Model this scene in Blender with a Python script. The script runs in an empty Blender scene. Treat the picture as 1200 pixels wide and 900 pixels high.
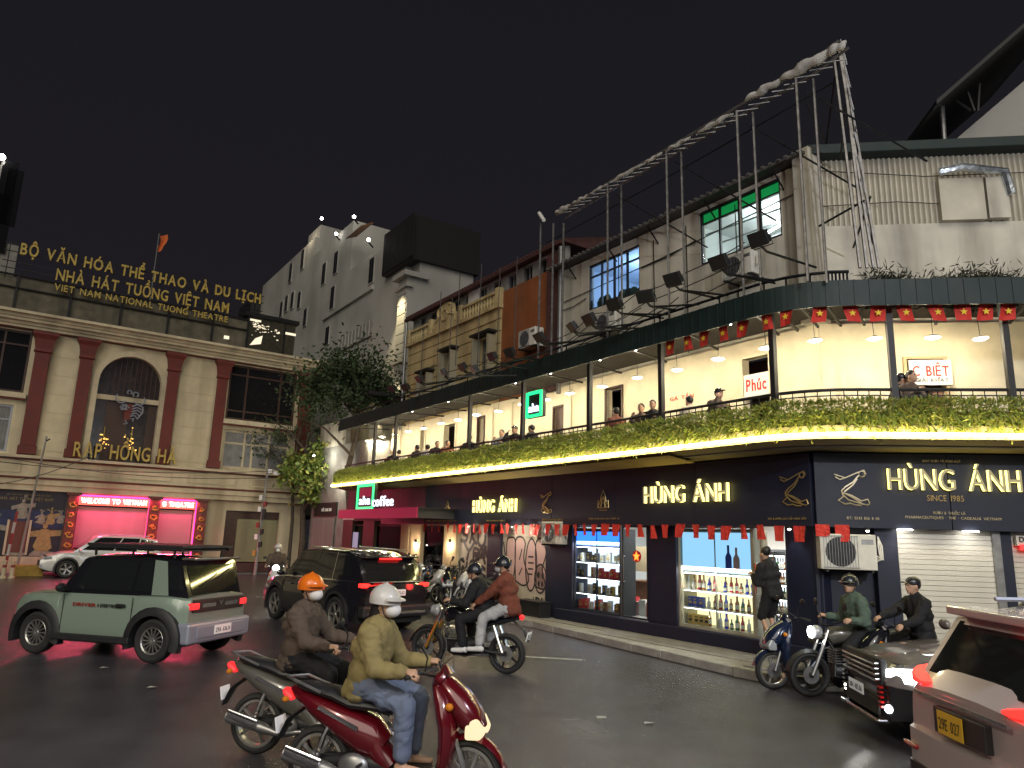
import bpy, math, random
from mathutils import Vector as V, Matrix as M4, noise as NZ
random.seed(7)
scn = bpy.context.scene
C = scn.collection
R = math.radians
# ---------------------------------------------------------------- camera
CAM_H, CAM_F, PITCH, ROLL = 2.1, 847.0, math.atan(179/847), math.atan(118/4010)
cd = bpy.data.cameras.new('camera'); cam = bpy.data.objects.new('camera', cd); C.objects.link(cam)
cd.sensor_width = 36; cd.lens = CAM_F/1200*36; cd.clip_start = .05; cd.clip_end = 2000
_F = V((0, math.cos(PITCH), math.sin(PITCH))); _R0 = V((1, 0, 0)); _U0 = _R0.cross(_F)
_R = _R0*math.cos(ROLL)+_U0*math.sin(ROLL); _U = _U0*math.cos(ROLL)-_R0*math.sin(ROLL)
cam.matrix_world = M4(((_R.x, _U.x, -_F.x, 0), (_R.y, _U.y, -_F.y, 0), (_R.z, _U.z, -_F.z, CAM_H), (0, 0, 0, 1)))
scn.camera = cam
# ---------------------------------------------------------------- night sky, faint city glow, exposure
w = bpy.data.worlds.new('World'); scn.world = w; w.use_nodes = True
nt = w.node_tree; bg = nt.nodes['Background']
tc = nt.nodes.new('ShaderNodeTexCoord'); sx = nt.nodes.new('ShaderNodeSeparateXYZ')
rp = nt.nodes.new('ShaderNodeValToRGB'); nt.links.new(tc.outputs['Generated'], sx.inputs[0])
nt.links.new(sx.outputs['Z'], rp.inputs[0]); nt.links.new(rp.outputs[0], bg.inputs[0])
rp.color_ramp.elements[0].position = 0.0; rp.color_ramp.elements[0].color = (.0145, .0122, .0148, 1)
rp.color_ramp.elements[1].position = .65; rp.color_ramp.elements[1].color = (.0105, .0102, .0128, 1)
bg.inputs[1].default_value = 1.0
sd = bpy.data.lights.new('sky_glow', 'SUN'); sd.energy = 1.45; sd.angle = R(50); sd.color = (1, .93, .8)
so = bpy.data.objects.new('sky_glow', sd); C.objects.link(so)
so.rotation_euler = V((.05, .85, -.52)).to_track_quat('-Z', 'Y').to_euler()
scn.view_settings.view_transform = 'Standard'; scn.view_settings.look = 'None'
scn.view_settings.exposure = 0; scn.view_settings.gamma = 1
scn.render.engine = 'CYCLES'
scn.cycles.use_denoising = True
try: scn.cycles.denoiser = 'OPENIMAGEDENOISE'
except Exception: pass
scn.cycles.max_bounces = 6; scn.cycles.diffuse_bounces = 3; scn.cycles.glossy_bounces = 3
scn.cycles.transparent_max_bounces = 12; scn.cycles.transmission_bounces = 4
scn.cycles.sample_clamp_indirect = 4; scn.cycles.caustics_reflective = False; scn.cycles.caustics_refractive = False
# ---------------------------------------------------------------- frames of reference of the three street fronts
class Frame:
    def __init__(s, x, y, deg):
        s.deg = deg; s.M = M4.Translation((x, y, 0)) @ M4.Rotation(R(deg), 4, 'Z'); s.I = s.M.inverted()
        s.o = V((x, y, 0)); s.x = (s.M.to_3x3() @ V((1, 0, 0))); s.y = (s.M.to_3x3() @ V((0, 1, 0)))
    def w(s, x, y, z=0): return s.M @ V((x, y, z))
    def q(s, px, py, y=0):       # where a measured line of sight meets the plane y of this front -> (x, z)
        d = _F*CAM_F+_R*(px-600)-_U*(py-450); o = V((0, 0, CAM_H)); p0 = s.o+s.y*y
        p = s.I @ (o+d*((p0-o).dot(s.y)/d.dot(s.y))); return p.x, p.z
def gnd(px, py, z=0):
    d = _F*CAM_F+_R*(px-600)-_U*(py-450); return V((0, 0, CAM_H))+d*((z-CAM_H)/d.z)
FA = Frame(3.31, 15.6, -56)          # shop row running away to the left
FB = Frame(5.295, 12.657, -8)        # the same building round its corner
FT = Frame(-15.27, 34.02, 36)        # theatre
# ---------------------------------------------------------------- materials
MATS = {}
def mat(name, col=(.5, .5, .5), rough=.6, metal=0, emit=None, es=0, nz=None, bump=0, coat=0, stain=None, wave=None):
    if name in MATS: return MATS[name]
    m = bpy.data.materials.new(name); m.use_nodes = True; t = m.node_tree; b = t.nodes['Principled BSDF']
    b.inputs['Base Color'].default_value = (*col, 1); b.inputs['Roughness'].default_value = rough
    b.inputs['Metallic'].default_value = metal
    if coat: b.inputs['Coat Weight'].default_value = coat; b.inputs['Coat Roughness'].default_value = .05
    if emit: b.inputs['Emission Color'].default_value = (*emit, 1); b.inputs['Emission Strength'].default_value = es
    if nz or bump or stain or wave:
        co = t.nodes.new('ShaderNodeTexCoord')
        n = t.nodes.new('ShaderNodeTexNoise'); n.inputs['Scale'].default_value = (nz or (8, .2))[0]; n.inputs['Detail'].default_value = 6
        t.links.new(co.outputs['Object'], n.inputs['Vector'])
        if nz:
            r = t.nodes.new('ShaderNodeMapRange'); r.inputs['To Min'].default_value = 1-nz[1]; r.inputs['To Max'].default_value = 1+nz[1]*.6
            r.inputs['From Min'].default_value = .3; r.inputs['From Max'].default_value = .7
            t.links.new(n.outputs[0], r.inputs[0])
            mx = t.nodes.new('ShaderNodeVectorMath'); mx.operation = 'SCALE'; mx.inputs[0].default_value = col
            t.links.new(r.outputs[0], mx.inputs['Scale']); out = mx.outputs[0]
            if stain:                                   # long vertical drips and damp patches
                mp = t.nodes.new('ShaderNodeMapping'); mp.inputs['Scale'].default_value = (1, 1, .12)
                n2 = t.nodes.new('ShaderNodeTexNoise'); n2.inputs['Scale'].default_value = stain[0]; n2.inputs['Detail'].default_value = 8
                t.links.new(co.outputs['Object'], mp.inputs[0]); t.links.new(mp.outputs[0], n2.inputs['Vector'])
                r2 = t.nodes.new('ShaderNodeMapRange'); r2.inputs['From Min'].default_value = .44; r2.inputs['From Max'].default_value = .7
                r2.inputs['To Min'].default_value = 0; r2.inputs['To Max'].default_value = stain[1]; t.links.new(n2.outputs[0], r2.inputs[0])
                mm = t.nodes.new('ShaderNodeMix'); mm.data_type = 'RGBA'; t.links.new(r2.outputs[0], mm.inputs[0])
                t.links.new(out, mm.inputs[6]); mm.inputs[7].default_value = (*stain[2], 1); out = mm.outputs[2]
            t.links.new(out, b.inputs['Base Color'])
            rr = t.nodes.new('ShaderNodeMapRange'); rr.inputs['To Min'].default_value = max(.02, rough*.8); rr.inputs['To Max'].default_value = min(1, rough*1.25)
            t.links.new(n.outputs[0], rr.inputs[0]); t.links.new(rr.outputs[0], b.inputs['Roughness'])
        if bump or wave:
            bp = t.nodes.new('ShaderNodeBump'); bp.inputs['Strength'].default_value = bump or .3; bp.inputs['Distance'].default_value = .02
            src = n
            if wave:
                src = t.nodes.new('ShaderNodeTexWave'); src.bands_direction = wave[0]; src.inputs['Scale'].default_value = wave[1]
                t.links.new(co.outputs['Object'], src.inputs['Vector'])
            t.links.new(src.outputs[0], bp.inputs['Height']); t.links.new(bp.outputs[0], b.inputs['Normal'])
    MATS[name] = m; return m
def glassmat(name, tint=(.9, .95, 1), refl=.12, base=.0):
    m = bpy.data.materials.new(name); m.use_nodes = True; t = m.node_tree; t.nodes.clear()
    o = t.nodes.new('ShaderNodeOutputMaterial'); mx = t.nodes.new('ShaderNodeMixShader'); g = t.nodes.new('ShaderNodeBsdfGlossy'); tr = t.nodes.new('ShaderNodeBsdfTransparent')
    lw = t.nodes.new('ShaderNodeLayerWeight'); lw.inputs[0].default_value = refl
    g.inputs['Roughness'].default_value = .03; tr.inputs[0].default_value = (*tint, 1)
    t.links.new(lw.outputs['Fresnel'], mx.inputs[0]); t.links.new(tr.outputs[0], mx.inputs[1]); t.links.new(g.outputs[0], mx.inputs[2]); t.links.new(mx.outputs[0], o.inputs[0])
    MATS[name] = m; return m
def emi(name, col, s): return mat(name, (.02, .02, .02), .5, 0, col, s)
glassmat('pane_glass', refl=.15)
mat('cream_wall', (.68, .61, .45), .8, nz=(3, .12), bump=.08)
mat('white_wall', (.62, .58, .48), .85, nz=(1.2, .2), bump=.1, stain=(1.3, .7, (.13, .115, .09)))
mat('far_white', (.4, .39, .36), .9, nz=(.4, .22), stain=(.35, .5, (.15, .15, .14)))
mat('theatre_wall', (.62, .54, .37), .85, nz=(1.5, .15), bump=.1, stain=(.9, .7, (.2, .15, .09)))
mat('theatre_trim', (.58, .5, .35), .8, nz=(2, .18), stain=(1.2, .5, (.2, .17, .12)))
mat('theatre_red', (.13, .02, .015), .6, nz=(3, .2))
mat('yellow_wall', (.5, .4, .2), .85, nz=(2, .2), bump=.1, stain=(1.4, .6, (.2, .14, .07)))
mat('orange_wall', (.24, .075, .02), .85, nz=(1.2, .25), bump=.08, stain=(1, .6, (.12, .05, .03)))
mat('maroon_roof', (.075, .03, .028), .7, nz=(4, .3), bump=.2)
mat('navy_panel', (.006, .009, .026), .55, nz=(2, .2))
mat('maroon_panel', (.1, .008, .03), .45, nz=(2, .2))
mat('dark_metal', (.03, .03, .032), .45, .6, nz=(6, .2))
mat('parapet_dark', (.13, .115, .085), .9, nz=(3, .35), stain=(1.5, .6, (.03, .028, .02))); mat('black', (.012, .012, .013), .55); mat('ceiling_dark', (.02, .016, .013), .8, nz=(2, .4))
mat('black_gloss', (.01, .01, .012), .12, coat=.6)
mat('grey_metal', (.3, .3, .3), .4, .8, nz=(8, .2))
mat('scaffold', (.22, .21, .2), .45, .7, nz=(9, .4))
mat('chrome', (.75, .75, .76), .12, 1)
mat('awning_green', (.005, .018, .017), .6, nz=(3, .25), bump=.2)
mat('corrugated', (.5, .46, .37), .55, .2, nz=(1.3, .25), stain=(1.2, .55, (.16, .12, .08)))
mat('rubber', (.02, .02, .02), .75, nz=(20, .3))
mat('concrete', (.26, .25, .23), .85, nz=(3, .25), bump=.25)
mat('kerb', (.33, .32, .29), .8, nz=(5, .25), bump=.3)
mat('wood', (.2, .09, .04), .55, nz=(6, .3))
mat('dark_wood', (.05, .022, .015), .5, nz=(6, .3))
mat('ac_white', (.62, .6, .54), .5, nz=(5, .1))
mat('flag_red', (.55, .03, .02), .75)
mat('star_yellow', (.8, .55, .03), .7)
mat('leaf_dark', (.035, .06, .02), .7); mat('leaf_dead', (.028, .03, .014), .8)  # last one near black: the weeds' silhouette darkness is put into its colour
mat('leaf', (.13, .19, .035), .6); mat('fern', (.2, .25, .04), .6); mat('fern_light', (.34, .33, .06), .6)
mat('leaf_light', (.26, .27, .06), .6)
mat('bark', (.07, .055, .04), .9, nz=(12, .4), bump=.5)
mat('skin', (.5, .3, .2), .55)
mat('hair', (.012, .01, .01), .5)
mat('white_plastic', (.7, .7, .7), .35)
mat('shutter_white', (.56, .53, .46), .5, .1, nz=(2, .15))
mat('shutter_green', (.3, .28, .16), .6, .1, nz=(2, .2), stain=(1.2, .4, (.12, .11, .07)))
mat('shutter_pale', (.3, .22, .22), .5, .1, nz=(2, .12))
mat('letter_gold', (.42, .3, .05), .45, .3)
mat('window_dark', (.012, .012, .014), .08, 0, coat=.3)
emi('lamp_warm', (1, .87, .6), 16); emi('led_yellow', (1, .9, .4), 46); emi('lamp_white', (1, .97, .9), 16)
emi('tail_red', (1, .02, .015), 3.2); emi('tail_dim', (1, .025, .03), 1.3); emi('head_warm', (1, .8, .48), 1.1); emi('head_white', (.95, 1, 1), 14)
emi('pink_neon', (1, .03, .3), 5); emi('marquee_letter', (1, .8, .55), 9); mat('marquee_board', (.05, .02, .02), .5, 0, (1, .14, .06), 1.6)
emi('gold_face', (1, .84, .4), .42); emi('gold_side', (1, .82, .22), 3.2)
emi('green_neon', (.02, 1, .3), 1.6); emi('sign_white', (.75, .88, 1), 2.4)
# ---------------------------------------------------------------- geometry helpers
class MB:
    def __init__(s, xf=None): s.v = []; s.f = []; s.m = []; s.xf = xf
    def add(s, vs, fs, mi=0):
        n = len(s.v)
        for p in vs:
            p = V(p); s.v.append(s.xf @ p if s.xf else p)
        for f in fs: s.f.append([i+n for i in f]); s.m.append(mi)
        return s
    def box(s, x0, x1, y0, y1, z0, z1, mi=0, T=None):
        vs = [V((x, y, z)) for z in (z0, z1) for y in (y0, y1) for x in (x0, x1)]
        if T: vs = [T @ p for p in vs]
        return s.add(vs, [(0, 2, 3, 1), (4, 5, 7, 6), (0, 1, 5, 4), (2, 6, 7, 3), (0, 4, 6, 2), (1, 3, 7, 5)], mi)
    def cyl(s, p0, p1, r0, r1=None, n=8, mi=0, cap=True):
        r1 = r0 if r1 is None else r1; p0 = V(p0); p1 = V(p1); d = (p1-p0)
        if d.length < 1e-6: return s
        d.normalize(); a = d.orthogonal().normalized(); b = d.cross(a)
        vs = []
        for p, r in ((p0, r0), (p1, r1)):
            for i in range(n):
                t = 2*math.pi*i/n; vs.append(p+(a*math.cos(t)+b*math.sin(t))*r)
        fs = [(i, (i+1) % n, n+(i+1) % n, n+i) for i in range(n)]
        if cap: fs += [tuple(range(n-1, -1, -1)), tuple(range(n, 2*n))]
        return s.add(vs, fs, mi)
    def path(s, pts, r, n=6, mi=0):
        pts = [V(p) for p in pts]
        rs = r if isinstance(r, (list, tuple)) else [r]*len(pts)
        vs = []; a = None
        for i, p in enumerate(pts):
            d = (pts[min(i+1, len(pts)-1)]-pts[max(i-1, 0)]).normalized()
            if a is None: a = d.orthogonal().normalized()
            a = (a-d*a.dot(d)); a = a.normalized() if a.length > 1e-5 else d.orthogonal().normalized(); b = d.cross(a)
            vs += [p+(a*math.cos(2*math.pi*k/n)+b*math.sin(2*math.pi*k/n))*rs[i] for k in range(n)]
        fs = [(j*n+i, j*n+(i+1) % n, (j+1)*n+(i+1) % n, (j+1)*n+i) for j in range(len(pts)-1) for i in range(n)]
        fs += [tuple(range(n-1, -1, -1)), tuple(range((len(pts)-1)*n, len(pts)*n))]
        return s.add(vs, fs, mi)
    def ell(s, c, r, mi=0, nu=10, nv=7, T=None):
        c = V(c); r = (r, r, r) if isinstance(r, (int, float)) else r; vs = []
        for j in range(1, nv):
            a = math.pi*j/nv
            for i in range(nu):
                t = 2*math.pi*i/nu; vs.append(V((math.sin(a)*math.cos(t)*r[0], math.sin(a)*math.sin(t)*r[1], math.cos(a)*r[2])))
        vs += [V((0, 0, r[2])), V((0, 0, -r[2]))]
        if T: vs = [T @ p for p in vs]
        vs = [p+c for p in vs]; k = (nv-1)*nu
        fs = [(j*nu+i, (j+1)*nu+i, (j+1)*nu+(i+1) % nu, j*nu+(i+1) % nu) for j in range(nv-2) for i in range(nu)]
        fs += [(k, i, (i+1) % nu) for i in range(nu)]+[(k+1, (nv-2)*nu+(i+1) % nu, (nv-2)*nu+i) for i in range(nu)]
        return s.add(vs, fs, mi)
    def cap(s, a, b, ra, rb):                       # closed tapered capsule, for bodies
        s.ell(a, ra, nu=10, nv=6); s.ell(b, rb, nu=10, nv=6); s.cyl(a, b, ra, rb, 10); return s
    def prism(s, poly, y0, y1, mi=0):               # outline in x,z extruded along y
        n = len(poly); vs = [(x, y0, z) for x, z in poly]+[(x, y1, z) for x, z in poly]
        return s.add(vs, [tuple(range(n)), tuple(range(2*n-1, n-1, -1))]+[(i, n+i, n+(i+1) % n, (i+1) % n) for i in range(n)], mi)
    def rings(s, rings, mi=0, cap=True, closed=True):
        n = len(rings[0]); vs = [p for r in rings for p in r]; fs = []
        for j in range(len(rings)-1):
            for i in range(n if closed else n-1): fs.append((j*n+i, j*n+(i+1) % n, (j+1)*n+(i+1) % n, (j+1)*n+i))
        if cap: fs += [tuple(range(n-1, -1, -1)), tuple(range((len(rings)-1)*n, len(rings)*n))]
        return s.add(vs, fs, mi)
    def sweep(s, pts, n=12, e=2.4, mi=0):           # pts: (x, z, half width in y, half thickness) along a line in the x-z plane
        rg = []
        for i, (x, z, wy, wn) in enumerate(pts):
            a = pts[max(i-1, 0)]; b = pts[min(i+1, len(pts)-1)]; d = V((b[0]-a[0], 0, b[1]-a[1])).normalized(); nn = V((-d.z, 0, d.x)); r = []
            for k in range(n):
                t = 2*math.pi*k/n; c_, s_ = math.cos(t), math.sin(t)
                r.append(V((x, 0, z))+V((0, wy, 0))*math.copysign(abs(c_)**(2/e), c_)+nn*wn*math.copysign(abs(s_)**(2/e), s_))
            rg.append(r)
        return s.rings(rg, mi)
    def lathe(s, prof, c=(0, 0, 0), n=24, mi=0, axis='y'):   # prof: (offset along axis, radius)
        rg = []
        for (o, r) in prof:
            ring = []
            for k in range(n):
                t = 2*math.pi*k/n
                p = (r*math.cos(t), o, r*math.sin(t)) if axis == 'y' else (r*math.cos(t), r*math.sin(t), o)
                ring.append(V(p)+V(c))
            rg.append(ring)
        return s.rings(rg, mi, cap=(prof[0][1] < .01 or prof[-1][1] < .01 or n <= 10))
    def build(s, name, ms, parent=None, smooth=False, bevel=0, stuff=False, ang=40):
        me = bpy.data.meshes.new(name); me.from_pydata([tuple(p) for p in s.v], [], s.f)
        for m in (ms if isinstance(ms, (list, tuple)) else [ms]): me.materials.append(MATS[m])
        if len(me.materials) > 1: me.polygons.foreach_set('material_index', s.m)
        if smooth:
            me.shade_smooth()
            try: me.set_sharp_from_angle(angle=R(ang))
            except Exception: pass
        me.update()
        o = bpy.data.objects.new(name, me); C.objects.link(o)
        if parent: o.parent = parent
        if bevel:
            b = o.modifiers.new('bevel', 'BEVEL'); b.width = bevel; b.segments = 2; b.limit_method = 'ANGLE'
        if stuff: o['kind'] = 'stuff'
        return o
def tag(o, label=None, cat=None, group=None, kind=None):
    if label: o['label'] = label
    if cat: o['category'] = cat
    if group: o['group'] = group
    if kind: o['kind'] = kind
    return o
def thing(name, label, cat, loc=(0, 0, 0), rz=0, group=None, F=None):
    o = bpy.data.objects.new(name, None); C.objects.link(o)
    if F: loc = F.w(*loc); rz = rz+F.deg
    o.location = loc; o.rotation_euler = (0, 0, R(rz)); return tag(o, label, cat, group)
def dup(root, loc=None, rz=None, label=None, parent=None, F=None):
    c = root.copy(); C.objects.link(c)
    if parent: c.parent = parent
    for ch in root.children:
        dup(ch, parent=c)
    if loc is not None:
        if F: loc = F.w(*loc); rz = (rz or 0)+F.deg
        c.location = loc
        if rz is not None: c.rotation_euler = (c.rotation_euler[0], c.rotation_euler[1], R(rz))
    if label: c['label'] = label
    return c
def inst(me_obj, loc, parent=None, rot=None, scale=None, name=None):
    c = bpy.data.objects.new(name or me_obj.name.split('.')[0], me_obj.data); C.objects.link(c); c.location = loc
    if parent: c.parent = parent
    if rot: c.rotation_euler = rot
    if scale: c.scale = scale
    return c
def bake(o, voxel, smooth_it=3, fold=0):
    r = o.modifiers.new('r', 'REMESH'); r.mode = 'VOXEL'; r.voxel_size = voxel
    s = o.modifiers.new('s', 'SMOOTH'); s.iterations = smooth_it; s.factor = .5
    dg = bpy.context.evaluated_depsgraph_get(); dg.update()
    me = bpy.data.meshes.new_from_object(o.evaluated_get(dg)); o.modifiers.clear()
    old = o.data; ms = list(old.materials); o.data = me; me.materials.clear()
    for m in ms: me.materials.append(m)
    if fold:                                        # cloth creases: ridged noise along the normals
        me.update(); sd_ = random.random()*50
        for v in me.vertices:
            p = v.co; q = V((p.x*9+sd_, p.y*9, p.z*13+3*NZ.noise(p*4))); r = (1-abs(NZ.noise(q)))**3-.45; r2 = 1-abs(NZ.noise(q*2.1+V((7, 3, 1))))
            v.co = p+v.normal*(fold*(r+.35*(r2**4-.4)))
        me.update()
    me.shade_smooth(); return o
# ---------------------------------------------------------------- lettering
GL = {}
def glyph(ch, extr=.06, bold=.0, mats=('letter_gold',)):
    k = (ch, extr, bold, mats)
    if k in GL: return GL[k]
    cu = bpy.data.curves.new('g', 'FONT'); cu.body = ch; cu.resolution_u = 3; cu.extrude = extr/2; cu.offset = bold
    o = bpy.data.objects.new('g', cu); C.objects.link(o); dg = bpy.context.evaluated_depsgraph_get(); dg.update()
    me = bpy.data.meshes.new_from_object(o.evaluated_get(dg)); bpy.data.objects.remove(o)
    if not me.vertices: GL[k] = (None, .35); return GL[k]
    x0 = min(v.co.x for v in me.vertices); x1 = max(v.co.x for v in me.vertices)
    for v in me.vertices: v.co = (v.co.x-x0, -v.co.z, v.co.y)
    me.materials.clear()
    for m in mats: me.materials.append(MATS[m])
    if len(mats) > 1:
        me.update()
        for p in me.polygons: p.material_index = 0 if abs(p.normal.y) > .7 else 1
    GL[k] = (me, x1-x0); return GL[k]
def write(txt, x0, x1, z0, h, y, mats, parent, extr=.06, bold=0, name='letter', xf=None, slope=0, gap=.13):
    gs = [glyph(c, extr, bold, tuple(mats)) for c in txt]
    tot = sum(g[1]+gap for g in gs)-gap; sc = (x1-x0)/tot; x = x0; out = []
    for me, wd in gs:
        if me:
            o = bpy.data.objects.new(name, me); C.objects.link(o); o.parent = parent
            L = M4.Translation((x, y, z0+slope*(x-x0))) @ M4.Diagonal((sc, 1, h/.7, 1))
            o.matrix_basis = (xf @ L) if xf else L; out.append(o)
        x += (wd+gap)*sc
    return out
def line_of_print(txt, x0, x1, z0, h, y, m, parent, name='lettering', xf=None, extr=.01):
    """a line of print too small to tell its letters apart: one mesh"""
    b = MB(xf); gs = [glyph(c, extr, 0, (m,)) for c in txt]; tot = sum(g[1]+.13 for g in gs)-.13; sc = (x1-x0)/tot; x = x0
    for me, wd in gs:
        if me: b.add([(v.co.x*sc+x, v.co.y+y, v.co.z*h/.7+z0) for v in me.vertices], [tuple(p.vertices) for p in me.polygons])
        x += (wd+.13)*sc
    return b.build(name, m, parent)
def lamp(kind, loc, e, col, parent=None, size=.1, rot=None, spot=None, name='light'):
    l = bpy.data.lights.new(name, kind); l.energy = e; l.color = col
    if kind == 'POINT': l.shadow_soft_size = size
    if kind == 'SPOT': l.shadow_soft_size = size; l.spot_size = R(spot or 90); l.spot_blend = .6
    if kind == 'AREA': l.shape = 'RECTANGLE'; l.size = size[0]; l.size_y = size[1]
    o = bpy.data.objects.new(name, l); C.objects.link(o); o.location = loc
    if parent: o.parent = parent
    if rot: o.rotation_euler = rot
    return o
# ================================================================ ground
def asphalt():
    m = bpy.data.materials.new('asphalt'); m.use_nodes = True; t = m.node_tree; b = t.nodes['Principled BSDF']; L = t.links.new
    co = t.nodes.new('ShaderNodeTexCoord')
    def noise(sc, det=5, rough=.5):
        n = t.nodes.new('ShaderNodeTexNoise'); n.inputs['Scale'].default_value = sc; n.inputs['Detail'].default_value = det; n.inputs['Roughness'].default_value = rough
        L(co.outputs['Object'], n.inputs['Vector']); return n
    def rng(n, a, b_, c, d):
        r = t.nodes.new('ShaderNodeMapRange'); [r.inputs[i].__setattr__('default_value', v) for i, v in zip(('From Min', 'From Max', 'To Min', 'To Max'), (a, b_, c, d))]; L(n.outputs[0], r.inputs[0]); return r
    big = noise(.16, 4); mid = noise(1.3, 8, .6); fine = noise(70, 3, .7); vo = t.nodes.new('ShaderNodeTexVoronoi'); vo.inputs['Scale'].default_value = 120; L(co.outputs['Object'], vo.inputs['Vector'])
    cr = t.nodes.new('ShaderNodeTexVoronoi'); cr.feature = 'DISTANCE_TO_EDGE'; cr.inputs['Scale'].default_value = .35; ad = t.nodes.new('ShaderNodeVectorMath'); ad.operation = 'ADD'
    L(co.outputs['Object'], ad.inputs[0]); L(mid.outputs[1], ad.inputs[1]); L(ad.outputs[0], cr.inputs['Vector'])
    a = rng(big, .35, .65, .042, .085); f = rng(fine, .3, .7, .6, 1.5); g = rng(mid, .35, .7, .8, 1.2); k = rng(cr, 0, .005, .55, 1)
    x = a
    for y in (f, g):
        mm = t.nodes.new('ShaderNodeMath'); mm.operation = 'MULTIPLY'; L(x.outputs[0], mm.inputs[0]); L(y.outputs[0], mm.inputs[1]); x = mm
    cb = t.nodes.new('ShaderNodeCombineColor'); L(x.outputs[0], cb.inputs[0]); L(x.outputs[0], cb.inputs[1]); L(x.outputs[0], cb.inputs[2]); tn = t.nodes.new('ShaderNodeVectorMath'); tn.operation = 'MULTIPLY'; tn.inputs[1].default_value = (1.0, .94, 1.12); L(cb.outputs[0], tn.inputs[0]); L(tn.outputs[0], b.inputs['Base Color'])
    ro = rng(big, .3, .7, .16, .3); L(ro.outputs[0], b.inputs['Roughness']); b.inputs['Specular IOR Level'].default_value = .55
    bp = t.nodes.new('ShaderNodeBump'); bp.inputs['Strength'].default_value = .5; bp.inputs['Distance'].default_value = .012; L(vo.outputs[0], bp.inputs['Height'])
    bp2 = t.nodes.new('ShaderNodeBump'); bp2.inputs['Strength'].default_value = .1; bp2.inputs['Distance'].default_value = .03; L(mid.outputs[0], bp2.inputs['Height']); L(bp.outputs[0], bp2.inputs['Normal']); L(bp2.outputs[0], b.inputs['Normal'])
    MATS['asphalt'] = m
asphalt()
b = MB(); b.add([(-260, -60, 0), (260, -60, 0), (260, 320, 0), (-260, 320, 0)], [(0, 1, 2, 3)]); tag(b.build('road', 'asphalt'), kind='structure')
mat('road_paint', (.5, .5, .47), .6, nz=(9, .5)); mat('pave', (.3, .28, .24), .75, nz=(2.2, .3), bump=.2); mat('pave2', (.24, .225, .2), .8, nz=(2.5, .3), bump=.2)
mk = tag(bpy.data.objects.new('road_markings', None), kind='structure'); C.objects.link(mk)
b = MB()
for (px, py, l, a) in ((610, 770, 1.1, -10), (440, 652, .9, 5), (700, 842, .12, 0), (300, 700, 3.4, 2), (372, 702, .8, 2)):
    g = gnd(px, py); c_, s_ = math.cos(R(a)), math.sin(R(a))
    b.add([(g.x+c_*dx-s_*dy, g.y+s_*dx+c_*dy, .004) for dx, dy in ((0, 0), (l, 0), (l, .12), (0, .12))], [(0, 1, 2, 3)])
b.build('paint_mark', 'road_paint', mk)
mat('paper', (.5, .48, .44), .8)
for (px, py, lab) in ((122, 783, 'small scrap of pale paper lying on the asphalt below the green car'), (760, 848, 'small pale scrap lying on the asphalt in front of the shop kerb'), (178, 806, 'tiny pale scrap on the asphalt nearest the camera left of the scooters')):
    g = gnd(px, py); b = MB(); b.add([(g.x-.06, g.y-.03, .005), (g.x+.05, g.y-.04, .02), (g.x+.07, g.y+.03, .006), (g.x-.04, g.y+.04, .015)], [(0, 1, 2, 3)])
    tag(b.build('litter', 'paper'), lab, 'litter')
# unseen street lamps added behind the photographer to light the crossing
for (x, y, e, col, lab, a) in ((7.5, -3.5, 3800, (.86, .9, 1), 'tall street lamp with a cool white head behind the viewpoint, right', 120), (-7, -4, 1600, (1, .86, .66), 'tall street lamp with a warm head behind the viewpoint, left', 60)):
    t = thing('added_street_lamp', lab, 'added street lamp', (x, y, 0), a); b = MB(); b.path([(0, 0, 0), (0, 0, 7.6), (.3, 0, 8.2), (1.6, 0, 8.5)], [.1, .07, .05, .04], 10); b.cyl((0, 0, 0), (0, 0, .5), .16, .13, 12); b.build('pole', 'grey_metal', t, smooth=True)
    b = MB(); b.sweep([(1.5, 8.5, .08, .05), (1.8, 8.52, .15, .06), (2.2, 8.52, .12, .04)], 10); b.build('lamp_head', 'grey_metal', t, smooth=True); b = MB(); b.box(1.65, 2.1, -.1, .1, 8.44, 8.455); b.build('lens', 'lamp_white', t); lamp('POINT', (1.9, 0, 8.35), e, col, t, .15)
# kerb line of the shop pavement
KL = [FA.w(-19.5, -1.0), FA.w(-6, -.95), FA.w(-3.5, -.85), FA.w(.3, -1.24), FA.w(2.9, -1.5), FA.w(3.75, -1.45), FB.w(.9, -.85), FB.w(14, -.7)]
pv = tag(bpy.data.objects.new('pavement', None), kind='structure'); C.objects.link(pv)
inner = [FA.w(-19.5, .6), FA.w(-6, .6), FA.w(-3.5, .6), FA.w(.3, .6), FA.w(2.9, .6), FA.w(3.2, .6), FB.w(.9, .6), FB.w(14, .6)]
b = MB(); n = len(KL)
for i in range(n-1): b.add([KL[i]+V((0, 0, .142)), KL[i+1]+V((0, 0, .142)), inner[i+1]+V((0, 0, .142)), inner[i]+V((0, 0, .142))], [(0, 1, 2, 3)])
b.build('paving_bed', 'pave', pv)
def kerbs(pts, parent, z=.15, step=.9):
    proto = None
    for i in range(len(pts)-1):
        a, c = pts[i], pts[i+1]; d = c-a; L = d.length; k = max(1, round(L/step)); ang = math.atan2(d.y, d.x)
        for j in range(k):
            if proto is None:
                bb = MB(); bb.box(-.5, .5, 0, .24, 0, z); proto = bb.build('kerb_stone', 'kerb', parent, bevel=.015); o = proto
            else: o = inst(proto, (0, 0, 0), parent); bv = o.modifiers.new('b', 'BEVEL'); bv.width = .015
            p = a+d*((j+.5)/k); o.location = (p.x, p.y, -.004+random.uniform(-.006, .006)); o.rotation_euler = (random.uniform(-.02, .02), 0, ang+random.uniform(-.015, .015)); o.scale = (L/k-.025, 1, 1)
kerbs(KL, pv)
pr = None
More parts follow.
